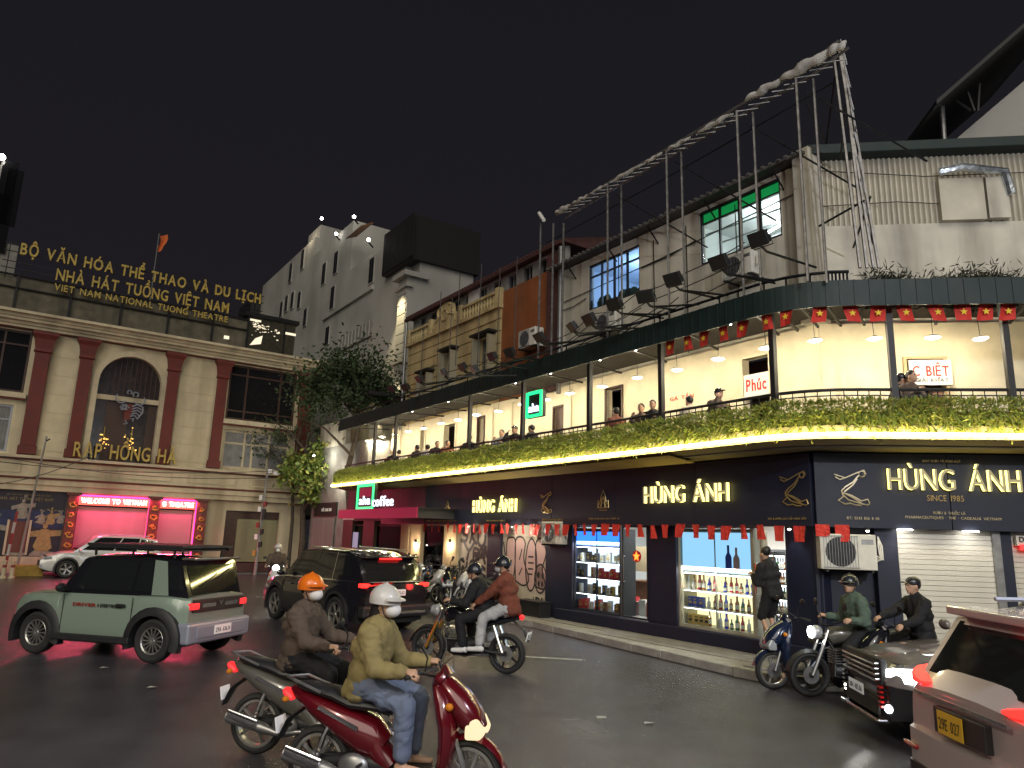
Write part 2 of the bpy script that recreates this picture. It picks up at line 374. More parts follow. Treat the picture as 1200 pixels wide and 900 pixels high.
for i in range(-11, 9):
    for j in range(4):
        x = i*.42+.2; y = -.22-j*.42
        lim = -1.0 if x < -3.5 else -.85-(x+3.5)*.103
        if y-.21 < lim+.24 or x > 3.2: continue
        if pr is None:
            bb = MB(); bb.box(-.203, .203, -.203, .203, 0, .02); pr = bb.build('paving_slab', 'pave2', pv); o = pr
        else: o = inst(pr, (0, 0, 0), pv)
        p = FA.w(x, y); o.location = (p.x, p.y, .138+random.uniform(-.003, .003)); o.rotation_euler = (random.uniform(-.01, .01), random.uniform(-.01, .01), R(-56)+random.uniform(-.01, .01))
# ================================================================ corner cafe and shop building
cafe = thing('cafe_building', 'two storey corner building with navy shop fascia, lit cream balcony and green awning', 'building', (0, 0, 0), 0, F=FA)
BA = FA.I @ FB.M                        # round-the-corner coordinates into the building's own
def strip(y, fil=.9, xa=-17.3, xb=9.5):
    """outline of the building at offset y, left end to right end, rounded at the corner; in the building's own coordinates"""
    t = math.tan(R(24)); ix = 3.55-y*t
    P0 = V((xa, y, 0)); I = V((ix, y, 0)); d2 = (BA.to_3x3() @ V((1, 0, 0))); P1 = BA @ V((xb, y, 0)); pts = [P0]
    for k in range(1, 24): pts.append(V((xa+(ix-fil-xa)*k/24, y, 0)))
    a, c = I-V((fil, 0, 0)), I+d2*fil
    for k in range(9):
        u = k/8; pts.append(a*(1-u)**2+I*2*u*(1-u)+c*u*u)
    for k in range(1, 13): pts.append(c+(P1-c)*k/12)
    return pts
def band(b, y0, y1, z0, z1, mi=0, z0i=None, **k):
    """solid band between offsets y0 (street side) and y1"""
    A_, B_ = strip(y0, **k), strip(y1, **k); rg = []
    for p, q in zip(A_, B_):
        rg.append([V((p.x, p.y, z0)), V((p.x, p.y, z1)), V((q.x, q.y, z1)), V((q.x, q.y, z0 if z0i is None else z0i))])
    b.rings(rg, mi); return b
XQ = lambda px, y=.15, py=660: FA.q(px, py, y)[0]
XB = lambda px, y=.15, py=660: FB.q(px, py, y)[0]
def wallh(b, x0, x1, z0, z1, ops, y, t=.2, mi=0):
    """wall with openings (ox0, ox1, oz0, oz1)"""
    xs = sorted({x0, x1, *[o[0] for o in ops], *[o[1] for o in ops]})
    for i in range(len(xs)-1):
        a, c = xs[i], xs[i+1]; m_ = (a+c)/2; cur = z0
        for o in sorted([o for o in ops if o[0] < m_ < o[1]], key=lambda o: o[2]):
            if o[2] > cur+.005: b.box(a, c, y, y+t, cur, o[2], mi)
            cur = o[3]
        if cur < z1-.005: b.box(a, c, y, y+t, cur, z1, mi)
    return b
# step, piers, back
b = MB(); b.box(-3.75, 3.45, 0, .5, .15, .4); b.box(-.02, 9, 0, .5, .15, .4, T=BA); b.build('step', 'navy_panel', cafe, bevel=.01)
piers = [(571, 587, 'navy_panel'), (640, 671, 'navy_panel'), (760, 793, 'navy_panel'), (922, 962, 'navy_panel')]
for a, c, m in piers:
    b = MB(); b.box(XQ(a), XQ(c), .13, .6, .142, 2.6); b.build('pier', m, cafe, bevel=.008)
mat('beige_stone', (.5, .38, .22), .7, nz=(4, .15))
for a, c in ((469, 478), (480, 493), (520, 535)):
    b = MB(); b.box(XQ(a), XQ(c), .1, .6, .142, 2.6); b.build('pier', 'beige_stone', cafe, bevel=.008)
for px, lab in ((548, 'small added downlight under the fascia over the narrow graffiti shutter'), (600, 'small added downlight under the fascia over the left half of the large graffiti'), (624, 'small added downlight under the fascia over the right half of the large graffiti')):  # downlights added to brighten the graffiti walls
    x = XQ(px, -.05); t = thing('downlight', lab, 'lamp', (x, -.08, 2.37), 0, F=FA); b = MB(); b.cyl((0, 0, 0), (0, 0, .05), .03, n=10); b.build('housing', 'black', t); b = MB(); b.ell((0, 0, 0), .02, nu=8, nv=5); b.build('bulb', 'lamp_warm', t); lamp('POINT', (0, -.22, -.12), 16, (1, .9, .74), t, .04)
b = MB(); b.box(0, 1.02, .3, .6, .142, 1.62, T=BA); b.box(0, .12, .13, .3, .142, 2.6, T=BA); b.box(0.12, 1.02, .3, .6, 1.62, 2.6, T=BA); b.build('wall', 'navy_panel', cafe)
for a, c in ((1.0, 1.36), (2.98, 3.16)): b = MB(); b.box(a, c, .12, .6, .142, 2.6, T=BA); b.build('pier', 'navy_panel', cafe, bevel=.008)
b = MB(); b.box(2.86, 2.98, .1, .6, .142, 2.58, T=BA); b.build('shutter_guide', 'grey_metal', cafe)
# roller shutters: every slat its own piece
def shutter(x0, x1, z0, z1, y, m, parent, xf=None, pitch=.085, name='shutter'):
    root = MB(xf); root.box(x0, x1, y+.03, y+.05, z0, z1); r = root.build(name, m, parent); proto = None
    k = int((z1-z0)/pitch)
    for i in range(k):
        z = z0+i*pitch
        if proto is None:
            bb = MB(); bb.box(x0, x1, 0, .026, 0, pitch-.007); proto = bb.build('slat', m, r); o = proto
        else: o = inst(proto, (0, 0, 0), r)
        o.matrix_basis = (xf or M4()) @ M4.Translation((0, y, z))
    return r
shutter(1.36, 2.86, .4, 2.5, .16, 'shutter_white', cafe, BA)
shutter(3.16, 4.6, .4, 2.5, .16, 'shutter_white', cafe, BA)
shutter(5.0, 8.6, .4, 2.5, .16, 'shutter_white', cafe, BA)
for a, c in ((4.6, 5.0), (8.6, 9.4)): b = MB(); b.box(a, c, .12, .6, .142, 2.6, T=BA); b.build('pier', 'navy_panel', cafe)
b = MB(); b.box(3.2, 4.5, .05, .12, 2.2, 2.36, T=BA); b.build('shop_sign', 'shutter_white', cafe)
emi('sign_red', (1, .02, .02), 3.5)
b = MB(); b.box(3.24, 4.4, .03, .05, 2.13, 2.22, T=BA); b.build('light_bar', 'sign_red', cafe)
line_of_print('DAY BUON', 3.24, 3.9, 2.26, .09, .03, 'navy_panel', cafe, xf=BA)
# graffiti shutters
mat('graf_wall', (.5, .43, .34), .7, nz=(3, .15)); mat('graf_pink', (.5, .33, .3), .6); mat('graf_black', (.02, .018, .018), .6)
g1 = shutter(XQ(535), XQ(571), .142, 2.5, .2, 'graf_wall', cafe); g2 = shutter(XQ(587), XQ(640), .142, 2.5, .2, 'graf_wall', cafe)
def paint(parent, x0, x1, z0, z1, strokes, m, wdt, y=.192, fill=None):
    """sprayed lines, flat on the shutter; strokes in 0..1 of the panel"""
    b = MB(); X = lambda u: x0+(x1-x0)*u; Z = lambda v: z0+(z1-z0)*v
    for st in strokes:
        P = [V((X(u), 0, Z(v_))) for u, v_ in st]; Q = []
        for i in range(len(P)-1):              # round the stroke (Catmull-Rom)
            p0, p1, p2, p3 = P[max(i-1, 0)], P[i], P[i+1], P[min(i+2, len(P)-1)]
            for k in range(5):
                t = k/5; Q.append(.5*((2*p1)+(p2-p0)*t+(2*p0-5*p1+4*p2-p3)*t*t+(3*p1-p0-3*p2+p3)*t**3))
        Q.append(P[-1])
        for i in range(len(Q)-1):
            d = (Q[i+1]-Q[i]);
            if d.length < 1e-5: continue
            d.normalize(); nn = V((-d.z, 0, d.x))*wdt/2; a_, c_ = Q[i]-d*wdt*.3, Q[i+1]+d*wdt*.3
            b.add([(p.x, y-.0004*(i % 7), p.z) for p in (a_-nn, c_-nn, c_+nn, a_+nn)], [(0, 1, 2, 3)])
    return b.build('graffiti', m, parent)
def blob(parent, x0, x1, z0, z1, polys, m, y=.194):
    b = MB()
    for pl in polys: b.add([(x0+(x1-x0)*u, y, z0+(z1-z0)*v_) for u, v_ in pl], [tuple(range(len(pl)))])
    return b.build('graffiti_fill', m, parent)
gx0, gx1 = XQ(587), XQ(640)
fat = lambda cx, cz, rx, rz, n=14: [(cx+rx*math.cos(2*math.pi*k/n), cz+rz*math.sin(2*math.pi*k/n)) for k in range(n)]
fills = [[(.12, .45), (.1, .8), (.2, .86), (.3, .8), (.28, .4)], [(.32, .35), (.3, .8), (.42, .87), (.52, .8), (.5, .6), (.62, .38), (.5, .3)], fat(.66, .55, .12, .3), [(.78, .3), (.75, .78), (.88, .85), (.97, .7), (.9, .5), (.97, .3)], fat(.86, .4, .12, .16)]
blob(cafe, gx0, gx1, .15, 2.4, fills, 'graf_pink')
outl = [p+[p[0]] for p in fills]+[[(.02, .4), (.07, .6), (.02, .8)], [(.06, .42), (.1, .55), (.05, .7)], [(.4, .6), (.45, .72)], [(.4, .42), (.46, .5)], [(.6, .5), (.7, .5)], [(.6, .57), (.71, .57)], [(.6, .64), (.7, .64)], [(.6, .44), (.69, .44)],
        [(.72, .18), (.74, .1), (.78, .19)], [(.8, .1), (.8, .18), (.85, .16), (.8, .13)], [(.88, .12), (.9, .18), (.94, .1)]]
paint(cafe, gx0, gx1, .15, 2.4, outl, 'graf_black', .045)
blob(cafe, gx0, gx1, .15, 2.4, [fat(.82, .44, .03, .04, 8), fat(.91, .44, .025, .04, 8), fat(.83, .34, .025, .035, 8), fat(.9, .34, .02, .035, 8)], 'graf_black', .189)
G = {'S': [[(.9, .85), (.5, 1), (.15, .8), (.4, .55), (.85, .4), (.6, .05), (.05, .1)]], 'A': [[(0, 0), (.3, .6), (.5, 1), (.7, .5), (1, 0)], [(.15, .35), (.9, .4)]], 'K': [[(.1, 1), (.2, .5), (.1, 0)], [(.9, 1), (.25, .5), (1, -.05)]], 'U': [[(.1, 1), (.05, .3), (.5, 0), (.9, .3), (.95, 1)]], 'Z': [[(0, .95), (.95, 1), (.1, .1), (1, 0)]], 'W': [[(0, 1), (.25, 0), (.5, .7), (.75, 0), (1, 1)]], 'R': [[(.1, 0), (.15, 1), (.8, .95), (.75, .55), (.2, .5), (.95, -.05)]], 'Y': [[(0, 1), (.5, .5), (1, 1)], [(.5, .5), (.35, -.1)]]}
st = []
for txt, u0, v0, w_, h_ in (('SKU', .08, .76, .26, .19), ('YA', .2, .54, .34, .2), ('WRS', .05, .3, .28, .2), ('KZU', .1, .1, .26, .16), ('RA', .5, .6, .22, .12)):
    for k, c_ in enumerate(txt):
        for ln in G[c_]: st.append([(u0+w_*k*1.08+w_*u*.95+.05*v_*(k % 2), v0+h_*v_+.03*math.sin(k*2+u0*9)) for u, v_ in ln])
paint(cafe, XQ(535), XQ(571), .15, 2.4, st, 'graf_black', .11)
# shop interior
mat('shop_white', (.7, .7, .68), .6); mat('shop_floor', (.4, .38, .34), .2)
x0, x1 = XQ(671), XQ(922)
b = MB(); b.box(x0-.3, x1+.5, 3.2, 3.3, .4, 2.6); b.box(x0-.4, x0-.3, .6, 3.3, .4, 2.6); b.box(x1+.5, x1+.6, .6, 3.3, .4, 2.6); b.build('inner_wall', 'shop_white', cafe)
b = MB(); b.box(x0-.4, x1+.6, .5, 3.3, .3, .4); b.build('inner_floor', 'shop_floor', cafe)
b = MB(); b.box(-19, 3.2, .3, 3.4, 2.6, 2.7); b.build('inner_ceiling', 'shop_white', cafe)
b = MB()
for x in (x0+.7, x0+2.2, x0+3.7, x0+5.2): b.box(x, x+.9, 1.2, 1.6, 2.56, 2.595)
b.build('ceiling_light', 'lamp_white', cafe)
lamp('AREA', (x0+3, 1.4, 2.5), 120, (1, .96, .88), cafe, (5, 1.2))
b = MB(); b.box(-19, x0-.42, 3.2, 3.3, .14, 2.6); b.build('inner_wall', 'cream_wall', cafe)
lamp('AREA', (-12, 1.3, 2.5), 40, (1, .85, .6), cafe, (5, 1.2))
# front windows and doors
mat('frame_beige', (.36, .33, .24), .4, .3); emi('added_shelf_led', (1, .96, .86), 7); emi('cab_blue', (.03, .2, 1), 2.2); emi('cab_sky', (.36, .68, .92), 1.15); emi('cab_warm', (1, .86, .42), 1.5); emi('cab_white', (.85, .93, 1), 1.6)
def cabinet(name, label, px0, px1, zt, zh, rows, ycab, head, back, cols, frame_m, zbase=.46):
    x0, x1 = XQ(px0, ycab), XQ(px1, ycab); t = thing(name, label, 'display cabinet', (x0, ycab, 0), 0, F=FA); W = x1-x0
    b = MB(); b.box(0, W, .45, .48, zbase, zt); b.box(0, W, 0, .48, zbase-.06, zbase); b.box(0, W, 0, .48, zt, zt+.05); b.box(-.03, 0, 0, .48, zbase-.06, zt+.05); b.box(W, W+.03, 0, .48, zbase-.06, zt+.05); b.build('carcass', frame_m, t)
    b = MB(); b.box(.01, W-.01, .02, .05, zh+.02, zt-.02); b.build('header_panel', head, t)
    b = MB(); b.box(.01, W-.01, .43, .445, zbase, zh); b.build('light_panel', back, t)
    hs = (zh-zbase)/rows
    for r in range(rows):
        b = MB(); b.box(0, W, .03, .43, zbase+hs*(r+1)-.02, zbase+hs*(r+1)); b.build('shelf', frame_m, t); b = MB(); b.box(.02, W-.02, .03, .05, zbase+hs*(r+1)-.034, zbase+hs*(r+1)-.021); b.build('added_shelf_light', 'added_shelf_led', t)  # glowing strips added under each shelf front to brighten the goods
    if frame_m != 'x': lamp('AREA', (W/2, -.02 if zt > 2 else -.3, zh+.1 if zt > 2 else 2.2), 28*W, (1, .92, .75) if 'beige' in frame_m else (.9, .95, 1), t, (W, .06), rot=(R(22), 0, 0))  # front light added over the shelves, with no lamp body
    for c_ in range(1, cols): b = MB(); b.box(W*c_/cols-.012, W*c_/cols+.012, .01, .06, zbase, zt); b.build('mullion', frame_m, t)
    return t, x0, W, hs

for nm, c in (('box_red', (.45, .03, .03)), ('box_gold', (.5, .34, .1)), ('box_black', (.02, .02, .025)), ('box_white', (.6, .58, .5)), ('box_blue', (.04, .08, .35)), ('box_green', (.04, .16, .06)), ('box_brown', (.2, .08, .03))): mat(nm, c, .35)
mat('bottle_amber', (.3, .1, .02), .1); mat('bottle_green', (.03, .12, .04), .1); mat('bottle_clear', (.5, .55, .55), .1); mat('bottle_blue', (.02, .05, .5), .1); mat('bottle_red', (.4, .02, .04), .1)
PB = {}
def bottle(m, h, loc, label, group, F=FA, lab='box_white', r=.036):
    k = (m, h)
    if k not in PB:
        b = MB(); b.lathe([(0, r*.9), (.01, r), (h*.55, r), (h*.68, r*.42), (h*.93, r*.36), (h*.93, r*.45), (h, r*.45), (h+.001, .001)], n=8, axis='z')
        b2 = MB(); b2.lathe([(h*.15, r+.001), (h*.15, r+.003), (h*.45, r+.003), (h*.45, r+.001)], n=8, axis='z'); PB[k] = (b.build('t', m, smooth=True).data, b2.build('t', lab).data)
        for o in [o for o in bpy.data.objects if o.name.startswith('t') and o.data in PB[k]]: bpy.data.objects.remove(o)
    o = bpy.data.objects.new('bottle', PB[k][0]); C.objects.link(o); p = F.w(*loc); o.location = p; tag(o, label, 'bottle', group)
    l = bpy.data.objects.new('bottle_label', PB[k][1]); C.objects.link(l); l.parent = o
BX = {}
def carton(m, sx_, sz, loc, label, group):
    k = (m, sx_, sz)
    if k not in BX:
        b = MB(); b.box(-sx_/2, sx_/2, 0, .09, 0, sz); b.box(-sx_*.36, sx_*.36, -.002, 0, sz*.3, sz*.55, 1); b.box(-sx_*.3, sx_*.3, -.002, 0, sz*.7, sz*.8, 1)
        o = b.build('t', [m, 'box_gold' if m != 'box_gold' else 'box_black']); BX[k] = o.data; bpy.data.objects.remove(o)
    o = bpy.data.objects.new('carton', BX[k]); C.objects.link(o); o.location = FA.w(*loc); o.rotation_euler = (0, 0, R(-56)); tag(o, label, 'carton', group)
random.seed(11)
t, cx0, cw, hs = cabinet('display_cabinet', 'tall black display cabinet with bright blue header and white lit shelves in the shop window', 673, 726, 2.3, 1.93, 4, .25, 'cab_blue', 'cab_white', 2, 'black')
line_of_print('Hennessy', cx0+.25-cx0, cx0+.85-cx0, 2.38, .1, -.03, 'sign_white', t)
rowdef = [('box_red', 'box_brown'), ('box_gold', 'box_gold'), ('box_brown', 'box_red'), ('box_black', 'box_white')]
rown = ['bottom', 'second', 'third', 'top']
for r in range(4):
    for k in range(12):
        u = (k+.5)/12; left = k < 6; m = rowdef[r][0 if left else 1]
        if random.random() < .1: continue
        if random.random() < .3: m = random.choice(['box_white', 'box_black', 'box_red', 'box_blue', 'box_white'])
        carton(m, .085 if k % 2 else .1, .17+.07*((k*7+r) % 3)/2, (cx0+cw*u+random.uniform(-.012, .012), .42-random.choice([0, .06, .1]), .46+hs*r), 'boxed spirits on the %s shelf of the blue headed cabinet, %s half' % (rown[r], 'left' if left else 'right'), 'boxed spirits, %s shelf, %s half' % (rown[r], 'left' if left else 'right'))
t, cx0, cw, hs = cabinet('display_cabinet', 'wide display cabinet with pale blue glowing panel above warm lit bottle shelves', 799, 880, 2.32, 1.5, 3, .25, 'cab_sky', 'cab_warm', 2, 'frame_beige')
for (u, m_, lab, h_) in ((.69, 'box_blue', 'left', .5), (.8, 'graf_pink', 'right', .46)):      # bottle pictures on the light panel
    b = MB(); W = cw; w_ = .075; b.prism([(u*W-w_, 1.56), (u*W+w_, 1.56), (u*W+w_, 1.56+h_*.55), (u*W+w_*.35, 1.56+h_*.72), (u*W+w_*.35, 1.56+h_), (u*W-w_*.35, 1.56+h_), (u*W-w_*.35, 1.56+h_*.72), (u*W-w_, 1.56+h_*.55)], .012, .018); b.build('bottle_print', m_, t)
line_of_print('Bình Minh', cw*.33, cw*.72, 2.4, .1, -.03, 'cab_sky', t)
for r in range(3):
    for k in range(26):
        if random.random() < .14: continue
        u = (k+.5)/26+random.uniform(-.012, .012); m = random.choice(['bottle_amber', 'bottle_green', 'bottle_clear', 'bottle_red', 'bottle_blue', 'bottle_amber'])
        sd_ = 'left' if u < .5 else 'right'
        if r < 2 and u < .3: carton('box_blue' if r else 'box_gold', .11, .2, (cx0+cw*u, .38, .46+hs*r), 'cartons at the left end of the %s shelf of the pale blue cabinet' % rown[r], 'cartons, %s shelf' % rown[r]) if k % 2 else None
        else: bottle(m, random.choice([.19, .22, .25, .28, .3]), (cx0+cw*u, .42+.1*(k % 2), .46+hs*r), 'bottles on the %s shelf of the pale blue cabinet, %s half' % (['bottom', 'middle', 'top'][r], sd_), 'bottles, %s shelf, %s half, pale blue cabinet' % (rown[r], sd_))
t, cx0, cw, hs = cabinet('display_cabinet', 'dark tall bottle shelf behind the person in the shop doorway', 893, 920, 1.95, 1.9, 5, 1.5, 'black', 'cab_white', 2, 'black')
for r in range(5):
    for k in range(9): bottle(random.choice(['bottle_amber', 'bottle_green', 'bottle_clear']), .22, (cx0+cw*(k+.5)/9, 1.65, .46+hs*r), 'bottles on the dark shelf behind the person in the doorway', 'bottles behind the person in the doorway')
def glazing(px0, px1, fm, y=.12, z0=.42, z1=2.42, handle=None, name='shop_window'):
    x0, x1 = XQ(px0, y), XQ(px1, y); b = MB(); w_ = .035
    for a, c in ((x0, x0+w_), (x1-w_, x1)): b.box(a, c, y, y+.05, z0, z1)
    b.box(x0+w_, x1-w_, y, y+.05, z0, z0+w_); b.box(x0+w_, x1-w_, y, y+.05, z1-w_, z1); f = b.build(name, fm, cafe)
    b = MB(); b.box(x0+w_, x1-w_, y+.02, y+.028, z0+w_, z1-w_); b.build('pane', 'pane_glass', f)
    if handle:
        b = MB(); hx = x0+.1 if handle == 'l' else x1-.1; b.path([(hx, y-.01, 1.2), (hx, y-.06, 1.2), (hx, y-.06, 1.75), (hx, y-.01, 1.75)], .014); b.build('handle', 'chrome', f)
glazing(672, 727, 'black'); glazing(729, 759, 'black', handle='l', name='shop_door'); glazing(795, 882, 'frame_beige'); glazing(882, 893, 'frame_beige', name='shop_door', handle='l')
# inside the narrow door: counter, wooden panel and small goods
t = thing('shop_counter', 'wooden counter with pink and white goods just inside the narrow shop door', 'counter', (XQ(731, 1.4), 1.2, 0), 0, F=FA)
b = MB(); b.box(.1, 1.1, .3, .7, .4, 1.1); b.box(.05, 1.15, .25, .75, 1.1, 1.14); b.build('counter_top', 'wood', t)
b = MB(); b.box(.1, 1.1, .5, .6, 1.35, 1.95); b.build('panel', 'beige_stone', t)
for k, (m, w_, h_) in enumerate((('box_red', .3, .4), ('graf_pink', .24, .3), ('box_white', .2, .35), ('box_red', .25, .3))):
    b = MB(); b.box(0, w_, 0, .2, 0, h_); o = b.build('carton', m); o.location = FA.w(XQ(732, .9)+.24*k, .9, .4); o.rotation_euler = (0, 0, R(-56)); tag(o, ['tall red carton on the floor inside the narrow shop door', 'pink carton on the floor inside the narrow shop door', 'white carton on the floor inside the narrow shop door', 'small red carton at the right inside the narrow shop door'][k], 'carton')
emi('star_glow', (1, .22, .03), 3)
for px, py, y, lab in ((746, 652, .1, 'round orange red star lantern hanging in the narrow shop door'), (898, 664, .06, 'round orange red star sticker on the shop doorway glass beside the person')):
    x, z = FA.q(px, py, y); t = thing('star_lantern', lab, 'decoration', (x, y, z), 0, F=FA)
    b = MB(); b.lathe([(0, .001), (0, .13), (.02, .13), (.02, .001)], n=20); b.build('disc', 'box_red', t)
    b = MB(); b.prism([((.11 if k % 2 == 0 else .045)*math.sin(math.pi*k/5), (.11 if k % 2 == 0 else .045)*math.cos(math.pi*k/5)) for k in range(10)], -.012, -.004); b.build('star', 'star_glow', t)
# the clothes shop and cafe windows at the left end
mat('cloth_yellow', (.75, .55, .02), .8); mat('cloth_red', (.5, .03, .02), .8); mat('cloth_grey', (.25, .25, .27), .8); mat('cloth_white', (.6, .6, .58), .8)
emi('screen_cyan', (.25, .75, 1), 2.2)
def hanging(px, py0, py1, wd, m, lab):
    x, z1 = FA.q(px, py0, .45); _, z0 = FA.q(px, py1, .45); t = thing('garment', lab, 'garment', (x, .45, 0), 0, F=FA)
    b = MB(); b.sweep([(0, z0, wd*.5, .05), (0, z0+(z1-z0)*.6, wd*.48, .05), (0, z1-.08, wd*.5, .06), (0, z1, wd*.12, .03)], n=10)
    b.v = [V((p.y, p.x, p.z)) for p in b.v]; b.build('cloth', m, t, smooth=True)
    b = MB(); b.path([(0, 0, z1), (0, 0, z1+.06), (.03, 0, z1+.1), (0, 0, z1+.12)], .006); b.build('hook', 'grey_metal', t)
hanging(514, 628, 648, .5, 'cloth_yellow', 'bright yellow shirt hanging in the clothes shop window'); hanging(504, 625, 655, .4, 'cloth_white', 'pale garment hanging beside the yellow shirt')
hanging(497, 624, 652, .3, 'cloth_grey', 'grey garment hanging at the left end of the clothes window'); hanging(449, 622, 640, .5, 'cloth_yellow', 'yellow banner hanging inside the cafe entrance'); hanging(441, 620, 642, .35, 'cloth_red', 'red banner hanging at the left inside the cafe entrance')
x, z = FA.q(461, 640, .5); t = thing('screen', 'round pale cyan glowing screen inside the cafe entrance', 'screen', (x, .5, z), 0, F=FA); b = MB(); b.lathe([(0, .001), (0, .24), (.06, .24), (.06, .001)], n=14); b.build('housing', 'black', t); b = MB(); b.lathe([(-.01, .001), (-.01, .21), (-.002, .21)], n=14); b.build('display', 'screen_cyan', t)
for a, c in ((493, 520), (437, 469), (412, 424)): glazing(a, c, 'black', z0=.2, z1=2.4, y=.2)
b = MB(); b.box(XQ(493), XQ(520), .3, .7, .15, .95); b.build('plinth', 'black', cafe)
emi('poster_lit', (.55, .5, .7), .5); b = MB(); x, z = FA.q(416, 622, .18); b.box(x-.5, x+.35, .16, .19, .6, 2.1); b.build('poster', 'poster_lit', cafe)
for a, c in ((424, 437), (400, 411)): b = MB(); b.box(XQ(a), XQ(c), .1, .6, .142, 2.6); b.build('pier', 'dark_wood', cafe)
x, z = FA.q(433, 641, -.3); t = thing('menu_board', 'low wooden menu board standing outside the cafe entrance', 'sign', (x-.45, -.3, .15), 0, F=FA); b = MB(); b.box(0, 1.3, 0, .05, .75, 1.3); b.build('board', 'wood', t); [MB().box(q, q+.05, 0, .05, 0, .76).build('leg', 'wood', t) for q in (0, 1.25)]; line_of_print('MENU', .3, 1.0, .95, .15, -.01, 'shop_white', t)
# wall lamps on the beige piers
for px in (486, 526):
    x, z = FA.q(px, 636, .05); t = thing('wall_lamp', 'small warm wall lamp on the beige pier %s the clothes window' % ('left of' if px == 486 else 'right of'), 'wall lamp', (x, .08, z), 0, F=FA)
    b = MB(); b.lathe([(0, .05), (.12, .04)], n=10, axis='z'); b.build('housing', 'black', t); b = MB(); b.ell((0, 0, -.01), .04); b.build('bulb', 'lamp_warm', t); lamp('POINT', (0, -.14, -.08), 22, (1, .82, .58), t, .03)
b = MB(); x = XQ(625); b.box(x, x+1.0, -.35, 0, .15, .5); b.box(x-.03, x+1.03, -.38, .0, .5, .54); tag(b.build('bench', 'black', bevel=.01), 'low black box bench on the pavement against the dark pier', 'bench'); bpy.data.objects['bench'].matrix_world = FA.M
# ---- fascia in panels
def fascia(xs, m, xf=None, z0=2.42, z1=3.7):
    for a, c in zip(xs[:-1], xs[1:]):
        b = MB(xf); b.box(a+.006, c-.006, -.02, .1, z0, z1); b.build('fascia_panel', m, cafe, bevel=.006)
fascia([-14.4, -12.6, -10.9], 'maroon_panel'); fascia([-10.9, -8.6, -6.2, -3.9, -1.5, .9, 3.52], 'navy_panel'); fascia([.02, 2.2, 4.4, 6.6, 9], 'navy_panel', BA)
b = MB(); band(b, .1, .6, 2.55, 3.95); b.build('wall', 'black', cafe)
b = MB(); band(b, -.6, 0, 3.82, 3.84, z0i=3.7); 
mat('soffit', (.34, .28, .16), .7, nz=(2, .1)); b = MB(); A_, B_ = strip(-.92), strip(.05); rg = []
for p, q in zip(A_, B_): rg.append([V((p.x, p.y, 3.83)), V((p.x, p.y, 3.87)), V((q.x, q.y, 3.76)), V((q.x, q.y, 3.72))])
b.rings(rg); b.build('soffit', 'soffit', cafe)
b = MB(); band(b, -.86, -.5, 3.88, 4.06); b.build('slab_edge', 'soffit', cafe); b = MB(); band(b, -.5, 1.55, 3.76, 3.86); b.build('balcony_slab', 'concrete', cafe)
b = MB(); b.path([V((p.x, p.y, 3.9)) for p in strip(-.97)], .024, n=6); b.build('light_strip', 'led_yellow', cafe)
mat('valance', (.55, .42, .16), .8)
b = MB()
for i in range(12):
    x = -16+i*1.42; b.add([(x, -.85, 3.77), (x+1.38, -.85, 3.77), (x+1.38, -.12, 3.68), (x, -.12, 3.68)], [(0, 1, 2, 3)])
    b.add([(x, -.85, 3.775), (x+1.38, -.85, 3.775), (x+1.38, -.12, 3.685), (x, -.12, 3.685)], [(3, 2, 1, 0)])
b.build('folded_awning', 'valance', cafe)
# ---- cafe floor behind the balcony
A_ops = []
for px0, px1, top in ((872, 903, 413), (711, 729, 450), (650, 662, 477), (562, 569, 484), (523, 536, 496), (496, 501, 500)):
    xa, xb_ = FA.q(px0, 460, 1.5)[0], FA.q(px1, 460, 1.5)[0]; zt = FA.q((px0+px1)/2, top, 1.5)[1]; A_ops.append((xa, xb_, 4.08, min(zt, 6.1)))
xa, xb_ = FB.q(1062, 430, 1.5)[0], FB.q(1106, 430, 1.5)[0]
b = MB(); wallh(b, -17.2, 2.9, 3.86, 6.5, A_ops, 1.5); b.build('cafe_wall', 'cream_wall', cafe)
b = MB(BA); wallh(b, .65, 9.4, 3.86, 6.5, [(xa, xb_, 4.08, 5.75)], 1.5); b.build('cafe_wall', 'cream_wall', cafe)
b = MB(); b.box(-17.2, 2.9, 3.2, 3.3, 4, 6.5); b.box(.5, 9, 3.0, 3.1, 4, 6.5, T=BA); b.build('inner_wall', 'dark_wood', cafe)
for i, o in enumerate(A_ops):
    b = MB(); b.box(o[0]-.05, o[0], 1.46, 1.6, 4.08, o[3]+.05); b.box(o[1], o[1]+.05, 1.46, 1.6, 4.08, o[3]+.05); b.box(o[0], o[1], 1.46, 1.6, o[3], o[3]+.05); b.build('door_frame', 'dark_wood' if i in (1, 2, 3) else 'cream_wall', cafe)
    if i == 2: b = MB(); b.box(o[0]+.02, o[1]-.02, 1.56, 1.6, 4.1, o[3]); b.build('door', 'dark_wood', cafe)
for px in (683, 597, 470, 450, 575, 548, 665):       # flat pilasters on the cream wall
    x = FA.q(px, 470, 1.45)[0]; b = MB(); b.box(x-.16, x+.16, 1.44, 1.5, 4.08, 6.35); b.build('pilaster', 'cream_wall', cafe)
b = MB(BA); b.box(xa-.06, xa, 1.45, 1.62, 4.08, 5.8); b.box(xb_, xb_+.06, 1.45, 1.62, 4.08, 5.8); b.box(xa, xb_, 1.45, 1.62, 5.75, 5.8); b.build('door_frame', 'beige_stone', cafe)
b = MB(BA); b.box(xa+.45, xb_-.02, 1.6, 1.64, 4.08, 5.2); b.build('door', 'wood', cafe)
